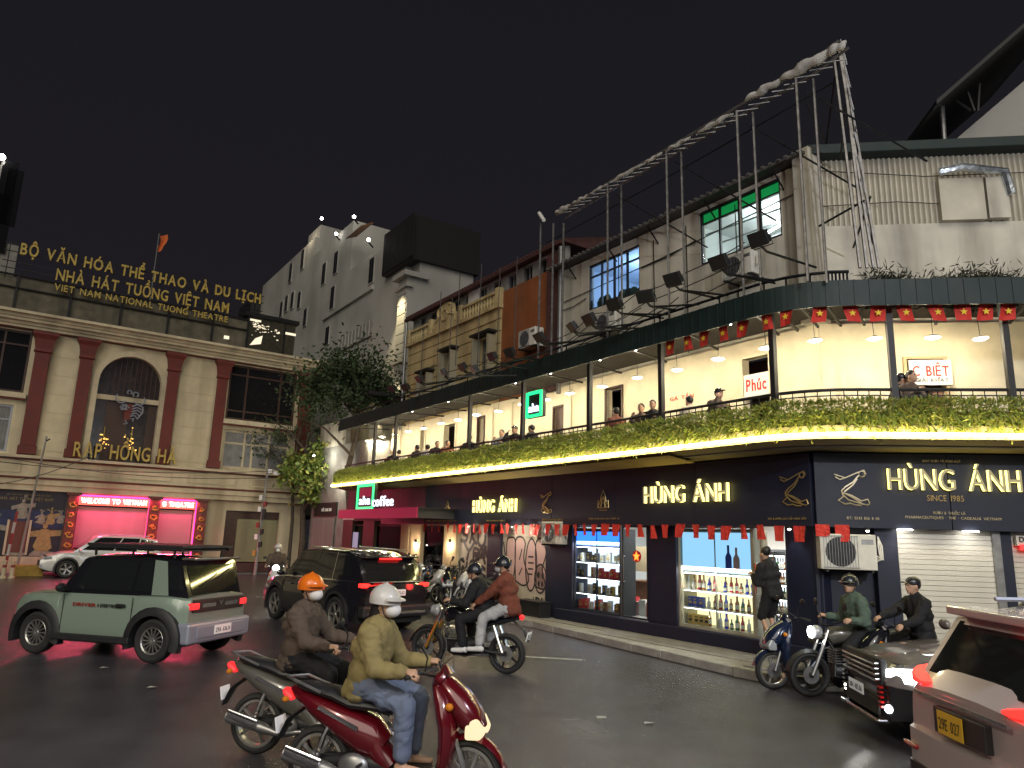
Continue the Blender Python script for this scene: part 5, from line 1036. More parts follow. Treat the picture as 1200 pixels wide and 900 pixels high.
# parapet
for k in range(12):
    x0 = -19.6+k*2.02
    if x0 > 2.8: break
    b = MB(); b.box(x0, x0+1.96, .1, .25, 10.85, 12.45); b.build('parapet_panel', 'parapet_dark', th); b = MB(); b.box(x0-.09, x0+.0, .02, .3, 10.85, 12.6); b.build('parapet_post', 'dark_metal', th)
for z in (12.5, 11.95): b = MB(); b.cyl((-20, .05, z), (3, .05, z), .05, n=5); b.build('parapet_rail', 'dark_metal', th)
gx0, gx1 = FT.q(288, 400, 0)[0], FT.q(345, 400, 0)[0]
mat('glass_box', (.06, .055, .04), .3, .1, nz=(6, .4)); b = MB(); b.box(gx0, gx1, 0, 2.4, 10.85, 12.7); b.build('roof_cabin', 'glass_box', th); b = MB(); b.box(gx0-.15, gx1+.15, -.1, 2.5, 12.7, 12.9); b.box(gx0, gx0+.08, -.04, .0, 10.85, 12.7); b.box(gx1-.6, gx1-.52, -.04, .0, 10.85, 12.7); b.build('cabin_frame', 'dark_metal', th)
emi('sparkle', (1, .85, .6), 1.2); b = MB(); random.seed(8)
for k in range(46):
    u = random.random(); x = gx0+.25+(gx1-gx0-1.1)*u; z = 12.5-.25*u-abs(random.gauss(0, .28)); s_ = random.uniform(.01, .04); b.box(x-s_*1.4, x+s_*1.4, -.02, -.005, z-s_*.7, z+s_*.7)
b.box(gx0+.1, gx0+.65, -.02, -.005, 12.48, 12.58); b.box(gx0+1.95, gx0+2.5, -.03, -.005, 12.1, 12.22); b.add([(gx0+.2, -.02, 11.2), (gx0+.75, -.02, 11.35), (gx0+.8, -.02, 11.8), (gx0+.45, -.02, 11.6)], [(0, 1, 2, 3)]); b.build('painted_reflections', 'sparkle', th, stuff=True)  # bright reflections in the cabin glass, put in as glowing marks
x, z = FT.q(266, 395, -.1); b = MB(); b.box(x-.12, x+.12, -.04, .0, z-.08, z+.08); b.build('small_light', 'sparkle', th)
# roof lettering, each letter standing on a thin frame
sg = thing('roof_sign', 'three rows of gold lettering standing on the theatre parapet', 'sign', F=FT)
mat('letter_roof', (.5, .36, .08), .5, nz=(3, .3)); 
write('BỘ VĂN HÓA THỂ THAO VÀ DU LỊCH', FT.q(24, 292, 0)[0], FT.q(306, 345, 0)[0], 13.45, .5, 0, ['letter_roof'], sg, .12, .02)
write('NHÀ HÁT TUỒNG VIỆT NAM', FT.q(67, 315, 0)[0], FT.q(269, 352, 0)[0], 12.62, .52, 0, ['letter_roof'], sg, .12, .015, slope=.0)
write('VIET NAM NATIONAL TUONG THEATRE', FT.q(63, 340, 0)[0], FT.q(266, 375, 0)[0], 12.12, .3, -.1, ['letter_roof'], sg, .08, .01)
b = MB(); [b.cyl((-8.2, .12, z), (2.9, .12, z), .025, n=4) for z in (13.55, 13.9, 12.8, 13.1)]; [b.cyl((x, .12, 12.3), (x, .12, 13.95), .03, n=4) for x in (-8, -6, -4, -2, 0, 2.5)]; b.build('sign_frame', 'dark_metal', sg)
sg2 = thing('wall_sign', 'gold lettering RAP HONG HA standing on the ledge under the arched window', 'sign', F=FT)
write('RẠP HỒNG HÀ', FT.q(85, 535, -.35)[0], FT.q(206, 540, -.35)[0], 4.95, .62, -.35, ['letter_roof'], sg2, .1, .012)
fp = thing('flag', 'small orange flag on a thin pole behind the theatre roof', 'flag', (FT.q(179, 330, 3)[0], 3, 10.6), 0, F=FT); zf = FT.q(183, 285, 3)[1]-10.6
b = MB(); b.cyl((0, 0, 0), (0, 0, zf+.55), .03, n=5); b.build('pole', 'grey_metal', fp); mat('flag_orange', (.6, .13, .03), .8); b = MB(); vs = [(.05+.34*u*(1-.4*v_)+.07*math.sin(v_*5), .08*math.sin(u*5), zf+.45-.95*v_+.14*u) for v_ in (0, .25, .5, .75, 1) for u in (0, .5, 1)]; b.add(vs, [(i*3+j, i*3+j+1, i*3+j+4, i*3+j+3) for i in range(4) for j in range(2)]); b.build('cloth', 'flag_orange', fp)
# ground floor of the theatre
S1 = (-4.05, -1.28); S2 = (-.82, .72); GZ = 3.42
b = MB(); wallh(b, -20, 6.0, .1, GZ, [(S1[0], S1[1], .1, 3.3), (S2[0], S2[1], .1, 3.3), (2.15, 4.75, .1, 2.95)], 0, .3); b.build('ground_wall', 'theatre_wall', th)
shutter(S1[0]+.05, S1[1]-.02, .15, 2.85, .1, 'shutter_pale', th, pitch=.11); shutter(S2[0]+.02, S2[1]-.05, .15, 2.85, .1, 'shutter_pale', th, pitch=.11)
shutter(2.75, 4.72, .55, 2.6, .15, 'shutter_green', th, pitch=.11); b = MB(); b.box(2.15, 2.75, .12, .2, .1, 2.95); b.box(2.75, 4.75, .12, .2, 2.6, 2.95); b.build('panel', 'dark_wood', th); b = MB(); b.box(2.15, 4.9, -.5, .12, .1, .5); b.build('ramp', 'maroon_roof', th)
mat('ornate', (.12, .03, .02), .5, nz=(9, .5)); mat('ornate_gold', (.5, .32, .06), .4, .4, nz=(9, .4))
for xc, w_ in ((-4.25, .4), (-1.05, .44), (.98, .46)):
    b = MB(); b.box(xc-w_/2, xc+w_/2, -.28, 0, .1, 3.3); c_ = b.build('ornate_column', 'ornate', th); b = MB(); b.box(xc-w_/2-.08, xc+w_/2+.08, -.34, 0, 3.3, 3.42); b.build('capital', 'ornate', c_)
    random.seed(int(xc*10)+50)
    for k in range(7): z = .4+k*.42; r = .13*random.uniform(.8, 1.2); b = MB(); b.path([V((xc+random.uniform(-.06, .06)+r*math.cos(u)*(.5+.5*u/6), -.3, z+r*math.sin(u)*(.5+.5*u/6))) for u in [i*.7 for i in range(10)]], .035, 5); b.build('carved_scroll', 'ornate_gold', c_)
for (a, c), txt in ((S1, 'WELCOME TO VIETNAM'), (S2, 'G THEATRE')):
    t = thing('led_marquee', 'red glowing LED strip reading %s over the %s red shutter' % (txt, 'wide left' if a < -2 else 'narrow right'), 'LED sign', (a, -.12, 2.92), 0, F=FT); W = c-a
    b = MB(); b.box(0, W, 0, .1, 0, .36); b.build('board', 'marquee_board', t); write(txt, .1, W-.1, .09, .2, -.012, ['marquee_letter'], t, .01, .02)
    b = MB(); b.cyl((-.05, -.03, .4), (W+.05, -.03, .4), .025, n=6); b.cyl((-.02, -.03, .4), (-.02, -.03, -2.2), .018, n=6); b.cyl((W+.02, -.03, .4), (W+.02, -.03, -2.2), .018, n=6); b.build('neon_tube', 'pink_neon', t)
    lamp('AREA', (W/2, -.7, .2), 80*W, (1, .05, .16), t, (W, .25), rot=(R(-38), 0, 0))
    lamp('AREA', (W/2, -.25, .3), 40*W, (1, .06, .2), t, (W, .15), rot=(R(38), 0, 0))
# poster wall
pw = thing('poster_wall', 'large dark poster of masked performers on the theatre wall beside the red shutters', 'poster', F=FT)
PX0, PX1 = -7.3, -4.48; mat('poster_dark', (.02, .015, .03), .5, nz=(2, .4)); mat('poster_blue', (.018, .025, .09), .5, nz=(4, .4)); mat('poster_cream', (.3, .27, .22), .6, nz=(9, .3)); mat('poster_gold', (.33, .25, .1), .6, nz=(9, .3)); mat('poster_brown', (.12, .04, .03), .6)
b = MB(); b.box(PX0-2.3, PX1, -.05, 0, .75, 3.4); b.build('backing', 'poster_dark', pw); b = MB(); b.box(PX0-2.3, PX1, -.06, -.05, 1.9, 2.6); b.build('blue_strip', 'poster_blue', pw)
b = MB(); b.box(PX0+.95, PX0+1.6, -.1, -.05, .9, 2.15); b.build('door_panel', 'poster_brown', pw)
for a, c in ((PX0+.86, PX0+.94), (PX0+1.62, PX0+1.7)): b = MB(); b.box(a, c, -.12, -.05, .8, 2.2); b.build('door_jamb', 'theatre_trim', pw)
line_of_print('NHÀ HÁT TUỒNG VIỆT NAM', PX0+.45, PX1-.5, 3.0, .12, -.065, 'poster_gold', pw); line_of_print('BỘ VĂN HÓA THỂ THAO VÀ DU LỊCH', PX0+.7, PX1-.6, 3.2, .06, -.065, 'poster_gold', pw)
random.seed(12)
def performer(cx_, cz, s_, m):
    b = MB(); rr = lambda a, c: random.uniform(a, c)
    b.ell((cx_, -.07, cz+.52*s_), (.09*s_, .012, .11*s_), nu=10, nv=6)
    b.prism([(cx_-.14*s_, cz+.4*s_), (cx_+.14*s_, cz+.4*s_), (cx_+.34*s_, cz-.35*s_), (cx_+.2*s_, cz-.5*s_), (cx_-.22*s_, cz-.5*s_), (cx_-.34*s_, cz-.3*s_)], -.075, -.062)
    for sg_ in (-1, 1): a = rr(.1, .5); b.prism([(cx_+sg_*.12*s_, cz+.36*s_), (cx_+sg_*(.5+a*.3)*s_, cz+a*s_), (cx_+sg_*(.48+a*.3)*s_, cz+(a-.22)*s_), (cx_+sg_*.16*s_, cz+.1*s_)], -.078, -.063)
    for k in range(4): a = rr(-1.1, 1.1); b.prism([(cx_, cz+.55*s_), (cx_+math.sin(a)*.4*s_+.03, cz+.55*s_+math.cos(a)*.35*s_), (cx_+math.sin(a)*.42*s_-.05, cz+.5*s_+math.cos(a)*.38*s_)], -.071, -.064)
    b.build('printed_figure', m, pw)
for cx_, cz, s_, m in ((PX0+2.2, 1.45, 1.0, 'poster_gold'), (PX0+1.3, 2.6, .7, 'poster_cream'), (PX0+.35, 1.7, .9, 'poster_cream'), (PX0+.0, 1.35, .8, 'poster_cream'), (PX0+2.35, 2.3, .5, 'poster_gold'), (PX0+2.7, 2.3, .4, 'poster_cream'), (PX0+.35, 2.35, .45, 'poster_cream'), (PX0-.8, 1.6, .9, 'poster_gold'), (PX0-1.6, 1.5, .8, 'poster_cream'), (PX0+2.0, 2.3, .4, 'poster_cream')): performer(cx_, cz, s_, m)
b = MB(); b.prism([(PX0+1.8, .85), (PX0+2.0, 1.05), (PX0+2.4, .95), (PX1, .9), (PX1, .76), (PX0+1.75, .76)], -.07, -.055); b.prism([(PX0+.9, .8), (PX0+1.1, .92), (PX0+1.7, .88), (PX0+1.7, .78), (PX0+.9, .76)], -.07, -.055); b.build('printed_cloud', 'poster_cream', pw)
b = MB(); b.box(PX0-2.4, PX1+.05, -.12, 0, .1, .73); b.build('plinth', 'theatre_trim', pw)
# things on the pavement at the left
t = thing('planter', 'grey concrete planter box on the theatre pavement at the left edge', 'planter', (-7.9, -1.3, 0), 0, F=FT); b = MB(); b.rings([[V((x*s_, y*s_, z)) for x, y in ((-1.1, -.35), (1.1, -.35), (1.1, .35), (-1.1, .35))] for z, s_ in ((0, .85), (.75, 1), (.8, 1.03), (.8, .9), (.7, .88))], cap=True); b.build('box', 'concrete', t)
t = thing('kerb_block', 'yellow painted concrete block on the theatre pavement by the pale car', 'block', (-5.5, -1.1, 0), 0, F=FT); mat('paint_yellow', (.38, .24, .04), .6, nz=(6, .3)); b = MB(); b.box(-.5, .5, -.2, .2, 0, .45); b.build('painted_block', 'paint_yellow', t, bevel=.02)
t = thing('barrier_pole', 'red and white banded pole leaning at the left edge before the poster', 'barrier', (FT.w(FT.q(8, 650, -1.9)[0], -1.9).x, FT.w(FT.q(8, 650, -1.9)[0], -1.9).y, 0)); mat('band_red', (.22, .02, .02), .5); mat('band_white', (.4, .4, .38), .5)
for k in range(6): b = MB(); a = V((.02*k, 0, .42*k)); c = V((.02*(k+1), 0, .42*(k+1))); b.cyl(a, c, .05, n=8); b.build('band', 'band_red' if k % 2 else 'band_white', t)
b = MB(); b.cyl((0, 0, 0), (0, 0, .1), .2, n=12); b.build('foot', 'concrete', t)
mat('bollard_cream', (.5, .45, .3), .6)
for px, lab in ((4, 'cream bollard at the far left edge of the road'), (14, 'short pale bollard beside the cream one at the left edge')):
    g = FT.w(FT.q(px+2, 660, -2.2)[0], -2.2); t = thing('bollard', lab, 'bollard', (g.x, g.y, 0)); b = MB(); b.lathe([(0, .12), (.05, .12), (.08, .07), (.6, .06), (.64, .08), (.68, .001)], n=12, axis='z'); b.build('post', 'bollard_cream', t, smooth=True); b = MB(); b.lathe([(.4, .071), (.5, .068)], n=12, axis='z'); b.build('band', 'band_red', t)
# utility poles and cables
def pole_thing(lab, g, top, r=.09, lean=(0, 0), name='utility_pole'):
    t = thing(name, lab, 'utility pole', (g.x, g.y, 0)); b = MB(); b.cyl((0, 0, 0), (lean[0], lean[1], top), r, r*.7, 10); b.build('shaft', 'concrete', t); return t
g = FT.w(FT.q(301, 650, -.9)[0], -.9); up1 = pole_thing('utility pole hung with meter boxes before the greenish shutter', g, 5.0, .08, (.12, 0)); random.seed(17)
for k, (z, m) in enumerate(((3.3, 'band_red'), (3.05, 'white_plastic'), (2.7, 'black'), (2.3, 'band_red'), (2.0, 'black'), (1.75, 'white_plastic'), (1.4, 'black'), (1.0, 'paint_yellow'), (2.95, 'black'), (3.6, 'white_plastic'))):
    b = MB(); x = (z/5.0)*.12+(-.12 if k % 2 else .1); b.box(x-.07, x+.07, -.16, 0, z-.12, z+.12); b.build('meter_box', m, up1)
b = MB(); b.path([(.12, 0, 4.7), (.4, -.2, 4.8), (.7, -.3, 4.75)], .03, 5); b.box(.25, .45, -.35, -.2, 4.78, 4.95); b.box(.55, .85, -.4, -.2, 4.7, 4.85); b.build('camera_arm', 'white_plastic', up1)
g = FT.w(FT.q(22, 650, -1.0)[0], -1.0); up2 = pole_thing('thin leaning pole before the dark poster at the left', g, 5.6, .05, (.35, 0)); b = MB(); b.path([(.35, 0, 5.4), (.5, 0, 5.5)], .03, 4); b.build('clamp', 'dark_metal', up2)
for k, (y0, y1, sag, lab) in enumerate(((568, 532, 6, 'from the left edge up past the thin pole'), (540, 552, 7, 'drooping across the theatre frieze'), (533, 560, 10, 'hanging lowest across the theatre front'))):
    P = []
    for i in range(13):
        u = i/12; px = -10+(330 if k else 120)*u; py = y0+(y1-y0)*u+sag*4*u*(1-u); x, z = FT.q(px, py, -1.5-.1*k); P.append(FT.w(x, -1.5-.1*k, z))
    b = MB(); b.path(P, .018, 4); tag(b.build('cable', 'black'), 'thin black cable '+lab, 'cable')
# ================================================================ trees
def tree(lab, base, trunk, limbs, tips, nleaf, ll, ms, spread, name='street_tree', r0=.16):
    t = thing(name, lab, 'tree', base); b = MB(); b.path(trunk, [r0*(1-.55*i/(len(trunk)-1)) for i in range(len(trunk))], 9)
    for q_ in limbs: b.path(q_, [r0*.45*(1-.8*i/(len(q_)-1)) for i in range(len(q_))], 6)
    b.build('trunk', 'bark', t, smooth=True); b = MB(); tw = MB()
    for (c_, rr) in tips:
        c_ = V(c_)
        for k in range(7):
            d = V((random.gauss(0, 1), random.gauss(0, 1), random.gauss(0, .8))).normalized()*rr; tw.path([c_, c_+d*.5+V((0, 0, .1)), c_+d], [.025, .014, .006], 4)
    tw.build('twigs', 'bark', t, stuff=True)
    for k in range(nleaf):
        c_, rr = random.choice(tips); d = V((random.gauss(0, .5), random.gauss(0, .5), random.gauss(0, .42)))*rr*spread
        if NZ.noise((V(c_)+d)*2.2) < -.05: continue
        p = V(c_)+d; a = V((random.uniform(-1, 1), random.uniform(-1, 1), random.uniform(-1, .4))).normalized(); s_ = a.cross(V((random.uniform(-1, 1), random.uniform(-1, 1), random.uniform(-1, 1)))).normalized(); L = ll*random.uniform(.6, 1.3); s_ = s_*L*.28
        b.add([p, p+a*L*.5+s_, p+a*L, p+a*L*.5-s_], [(0, 1, 2, 3)], random.choice([0, 0, 1]) if len(ms) > 1 else 0)
    b.build('crown', list(ms), t, stuff=True)
random.seed(41)
g = gnd(350, 672, .1)
tree('leafy street tree at the theatre corner, its low leaves lit green', (g.x, g.y, .1), [(0, 0, 0), (.05, 0, 1.5), (-.1, .1, 3), (.15, 0, 4.4), (-.2, .1, 5.6), (-.1, 0, 6.8)],
     [[(0, 0, 3), (.8, -.3, 4.1), (1.6, -.5, 4.9)], [(.1, 0, 4.3), (-.9, -.2, 5.4), (-1.9, -.3, 6.1), (-2.8, -.3, 6.3)], [(0, 0, 5), (.9, 0, 6.2), (1.6, 0, 6.9)], [(-.1, 0, 5.8), (-1.2, 0, 6.9), (-2.4, 0, 7.5)], [(.1, 0, 3.8), (1.4, -.2, 4.4), (2.4, -.3, 4.6)]],
     [((.6, -.4, 4.4), .8), ((1.6, -.5, 4.8), .9), ((1.1, -.3, 5.4), .9), ((2.3, -.4, 4.5), .7), ((.2, -.4, 5.0), .7), ((-.5, -.2, 5.3), .5), ((1.9, -.4, 3.9), .6), ((1.0, -.3, 3.6), .5), ((2.2, -.2, 5.4), .7), ((.9, -.4, 5.9), .6), ((1.4, -.8, 4.2), .8), ((.4, -.6, 4.0), .6), ((2.7, -.5, 4.7), .8), ((3.0, -.4, 5.3), .6), ((-.7, -.4, 4.6), .6), ((2.6, -.6, 3.9), .5)], 11000, .25, ('leaf', 'leaf_light'), 1.0)
t = thing('tree_lamp', 'small bluish white lamp glinting among the leaves of the theatre corner tree', 'lamp', (g.x+.6, g.y-1.3, 5.6)); b = MB(); b.ell((0, 0, 0), .05, nu=8, nv=5); b.build('bulb', 'lamp_white', t); b = MB(); b.path([(0, 0, .04), (0, .4, .3), (-.5, 1.2, .5)], .012, 4); b.build('bracket', 'black', t); lamp('POINT', (.6, -.9, -.1), 60, (1, .97, .8), t, .06); lamp('POINT', (1.4, -2.0, -1.2), 80, (1, .95, .75), t, .1)
tree('bare thin branched tree with sparse leaves before the theatre window', (g.x-.7, g.y+.6, .1), [(0, 0, 0), (0, 0, 2.5), (-.2, 0, 5), (0, 0, 7)], [[(-.2, 0, 4.6), (-1.2, 0, 5.6), (-2.3, 0, 6.2)], [(-.1, 0, 5.6), (-1.2, 0, 6.8), (-2.4, 0, 7.3)], [(0, 0, 6), (.9, 0, 7.2), (1.7, 0, 7.6)]],
     [((-1.4, 0, 5.8), .9), ((-2.2, 0, 6.4), .8), ((-1.3, 0, 7.0), .9), ((-.4, 0, 6.6), .8), ((1.0, 0, 7.0), .8), ((.4, 0, 7.6), .7), ((-2.3, 0, 7.3), .6)], 2200, .17, ('leaf_dark',), 1.1, r0=.1)
g2 = FA.w(-18.9, -.8); g2 = g2+V((1.0, .6, 0))
tree('dark round crowned tree rising before the tall white building', (g2.x, g2.y, .1), [(0, 0, 0), (.2, 0, 2.5), (-.15, .2, 4.6), (.25, 0, 6.4), (.1, 0, 8)], [[(.1, 0, 5.2), (-1.2, 0, 6.4), (-2.2, 0, 6.8)], [(.1, 0, 6.6), (1, 0, 7.6), (1.9, 0, 8)], [(.2, 0, 6.8), (-.8, 0, 8), (-1.6, 0, 8.6)]],
     [((-1.3, 0, 8.6), 1.3), ((.3, 0, 9.0), 1.4), ((-.4, .2, 9.1), 1.0), ((1.0, 0, 8.2), .9), ((-1.7, 0, 8.0), 1.0), ((-.4, -.3, 7.9), 1.2), ((1.5, 0, 7.7), .5)], 15000, .2, ('leaf_dark', 'leaf_dark'), 1.05, r0=.17)
# ================================================================ vehicles
for nm, c, r_ in (('paint_sage', (.25, .32, .26), .28), ('paint_black', (.012, .012, .016), .12), ('paint_white', (.62, .62, .6), .25), ('paint_brown', (.15, .13, .12), .34), ('paint_rose', (.56, .49, .49), .25), ('paint_red', (.11, .004, .009), .22), ('paint_silver', (.42, .43, .45), .35), ('paint_navy', (.012, .02, .05), .2), ('paint_greygreen', (.11, .105, .09), .3), ('paint_orange', (.5, .2, .02), .3)):
    mat(nm, c, r_, .15, coat=.8)
mat('trim_black', (.02, .02, .022), .5, nz=(9, .2)); mat('trim_silver', (.32, .34, .42), .4, .3); mat('car_glass', (.012, .014, .015), .05, 0, coat=.5); mat('alloy', (.5, .49, .46), .3, .85); mat('plate_white', (.75, .75, .73), .45, 0, (1, 1, 1), .14); mat('plate_yellow', (.65, .38, .02), .5, 0, (1, .6, .05), .05)  # plates glow faintly in place of plate lamp light
mat('lens_clear', (.4, .42, .44), .08, .3, coat=.6); mat('lens_red', (.35, .01, .01), .15, coat=.5); mat('seat_black', (.018, .018, .02), .5, nz=(20, .2)); mat('turn_amber', (.6, .2, .02), .2)
def wheel_mesh(parent, x, y, r, w, spokes, rim=.66, front=1):
    """front: side (+1/-1 in y) the face looks to"""
    b = MB(); b.lathe([(-w/2*.8, r*rim), (-w/2, r*.86), (-w/2*.8, r*.97), (-w*.25, r), (w*.25, r), (w/2*.8, r*.97), (w/2, r*.86), (w/2*.8, r*rim), (w*.2, r*rim*.97), (-w*.2, r*rim*.97), (-w/2*.8, r*rim)], n=30)
    t = b.build('wheel', 'rubber', parent, smooth=True); t.location = (x, y, r); t.rotation_euler = (0, 0, 0 if front > 0 else math.pi)
    b = MB(); b.lathe([(w*.38, r*rim*1.02), (w*.42, r*rim*.98), (w*.34, r*rim*.9), (w*.1, r*rim*.88)], n=28)
    b.lathe([(w*.3, .001), (w*.34, r*.1), (w*.28, r*.13), (w*.2, r*.13)], n=14)
    for k in range(spokes):
        a = 2*math.pi*k/spokes
        for da in ((0,) if spokes > 8 else (-.11, .11)):
            ca, sa = math.cos(a+da), math.sin(a+da); n_ = V((-sa, 0, ca))*(r*.028 if spokes > 8 else r*.04); p0 = V((ca*r*.1, w*.3, sa*r*.1)); p1 = V((ca*r*rim*.95, w*.36, sa*r*rim*.95)); o_ = V((0, w*.1, 0))
            b.add([p0-n_, p0+n_, p1+n_*1.2, p1-n_*1.2, p0-n_-o_, p0+n_-o_, p1+n_*1.2-o_, p1-n_*1.2-o_], [(0, 3, 2, 1), (4, 5, 6, 7), (0, 1, 5, 4), (1, 2, 6, 5), (2, 3, 7, 6), (3, 0, 4, 7)])
    b.build('rim', 'alloy', t); b = MB(); b.lathe([(w*.08, .001), (w*.08, r*rim*.9)], n=20); b.lathe([(w*.0, .001), (w*.1, r*.42), (w*.12, r*.42), (w*.13, .001)], n=20); b.build('brake_disc', 'dark_metal', t); return t
def interp(pts, x):
    if x <= pts[0][0]: return pts[0][1]
    for (a, za), (c, zc) in zip(pts[:-1], pts[1:]):
        if x <= c: return za+(zc-za)*(x-a)/(c-a)
    return pts[-1][1]
def car(label, cat, loc, ang, L, W, H, xf, xr, rw, clr, top, roof, base, tum, paint, roofpaint=None, spokes=5, flare=None, taper=.16, nosew=.82, group=None, name='car', rim=.68):
    """top: (x,z) shoulder and bonnet line; roof: (x,z) roof line rear to front; base: (rear x, front x) of the glasshouse"""
    t = thing(name, label, cat, loc, ang, group); hw0 = W/2; ra = rw*1.16
    def hw(x):
        u = (abs(x)/(L/2)); return hw0*(1-(1-nosew)*u**5-.015*u*u)
    xs = sorted({*[round(-L/2+L*k/36, 4) for k in range(37)], *[round(c+ra*math.cos(math.pi*k/14), 4) for c in (xf, xr) for k in range(15)]})
    def zbot(x):
        z = clr+.04+max(0, (abs(x)-(L/2-.35)))*.35
        for c in (xf, xr):
            if abs(x-c) < ra-1e-6: z = max(z, rw+math.sqrt(ra*ra-(x-c)**2))
            elif abs(abs(x-c)-ra) < 1e-3: z = max(z, clr+.04)
        return z
    rg = []
    for x in xs:
        zb, zt = zbot(x), interp(top, x); zb = min(zb, zt-.12); h = hw(x); r = []
        prof = ((0, .955), (.08, .985), (.3, 1.0), (.6, .995), (.8, .975), (.93, .945), (1, .88))
        half = [(h*w_, zb+(zt-zb)*f_) for f_, w_ in prof]+[(h*.6, zt+.022), (h*.25, zt+.035)]
        r = [V((x, y, z)) for y, z in half]+[V((x, -y, z)) for y, z in reversed(half)]; rg.append(r)
    b = MB(); b.rings(rg, closed=False, cap=False); n = len(rg[0])
    b.add(rg[0], [tuple(range(n-1, -1, -1))]); b.add(rg[-1], [tuple(range(n))]); body = b.build('body', paint, t, smooth=True, ang=28)
    b = MB(); b.box(-L/2+.15, L/2-.15, -(hw0-.3), hw0-.3, clr, interp(top, 0)-.15); b.box(-L/2+.2, xr-rw-.1, -hw0+.12, hw0-.12, clr+.02, clr+.3); b.box(xr+rw+.1, xf-rw-.1, -hw0+.06, hw0-.06, clr, clr+.3); b.build('underbody', 'black', t)
    for c in (xf, xr):
        for s_ in (1, -1): wheel_mesh(t, c, s_*(hw0-.115), rw, .2, spokes, rim, s_)
    # glasshouse
    zt_ = lambda s: interp(top, base[0]+(base[1]-base[0])*s)+.0
    def side(s, v, sg, off=0):
        xb = base[0]+(base[1]-base[0])*s; xr_ = roof[0][0]+(roof[-1][0]-roof[0][0])*s; zb = interp(top, xb)-.02; zr = interp(roof, xr_)
        yb = hw(xb)*.90; yt = hw0*(1-tum); vv = v
        return V((xb+(xr_-xb)*vv, sg*(yb+(yt-yb)*vv**1.3+off), zb+(zr-zb)*vv))
    N = 14; rg = []
    for i in range(N+1):
        s = i/N; r = [side(s, v, 1) for v in (0, .35, .7, .93)]; zr = interp(roof, roof[0][0]+(roof[-1][0]-roof[0][0])*s); xr_ = roof[0][0]+(roof[-1][0]-roof[0][0])*s; yt = hw0*(1-tum)
        r += [V((xr_, yt*.93, zr)), V((xr_, yt*.5, zr+.03)), V((xr_, 0, zr+.038))]; rg.append(r+[V((p.x, -p.y, p.z)) for p in reversed(r[:-1])])
    b = MB(); b.rings(rg, closed=False, cap=True); b.build('cabin', roofpaint or paint, t, smooth=True, ang=30)
    def pane(s0, s1, v0, v1, sg, nm='side_window', m='car_glass', off=.006, k=8):
        b = MB(); vs = []
        for i in range(k+1):
            for v in (v0, v1): vs.append(side(s0+(s1-s0)*i/k, v, sg, off))
        b.add(vs, [((i*2, i*2+1, i*2+3, i*2+2) if sg < 0 else (i*2, i*2+2, i*2+3, i*2+1)) for i in range(k)]); return b.build(nm, m, t, smooth=True)
    def endpane(end, y0, y1, v0, v1, nm, m='car_glass', off=.008):
        """end -1 rear, +1 front: over the sloping end of the glasshouse"""
        s = 0 if end < 0 else 1; b = MB(); vs = []
        for i in range(9):
            u = y0+(y1-y0)*i/8
            for v in (v0, v1):
                p = side(s, v, 1); q = V((p.x+end*off*1.0, p.y*u, p.z+off*.3)); vs.append(q)
        b.add(vs, [(i*2, i*2+1, i*2+3, i*2+2) for i in range(8)]); return b.build(nm, m, t)
    return t, hw, side, pane, endpane
def flares(t, xs_, rw, hw, m='trim_black', wd=.09, proud=.035):
    for c in xs_:
        for sg in (1, -1):
            rg = []; ra = rw*1.15
            for k in range(15):
                a = R(-18)+R(216)*k/14; ca, sa = math.cos(a), math.sin(a); y = hw(c)
                rg.append([V((c+ca*r_, sg*(y+dy), rw+sa*r_)) for r_, dy in ((ra, -.12), (ra, proud), (ra+wd*.6, proud), (ra+wd, proud*.4), (ra+wd, -.1))])
            b = MB(); b.rings(rg); b.build('wheel_arch', m, t, smooth=True)
def mirrors(t, x, z, hw, m):
    for sg in (1, -1): b = MB(); b.ell((x, sg*(hw(x)+.1), z), (.06, .1, .07), nu=10, nv=7); b.cyl((x, sg*(hw(x)-.06), z-.04), (x, sg*(hw(x)+.06), z-.02), .02, n=6); b.build('mirror', m, t, smooth=True)
def plate(t, x, y, z, w_, h_, face, m='plate_white', txt='29A 636.14', ry=0):
    b = MB(); b.box(-w_/2, w_/2, -.008, 0, -h_/2, h_/2); p = b.build('licence_plate', m, t); p.location = (x, y, z); p.rotation_euler = (R(ry), 0, R(90 if face > 0 else -90)); line_of_print(txt, -w_*.42, w_*.42, -h_*.28, h_*.5, -.012, 'black', p, extr=.002); return p
def rbox(t, nm, m, x0, x1, y0, y1, z0, z1, bev=.015): b = MB(); b.box(x0, x1, y0, y1, z0, z1); return b.build(nm, m, t, bevel=bev)
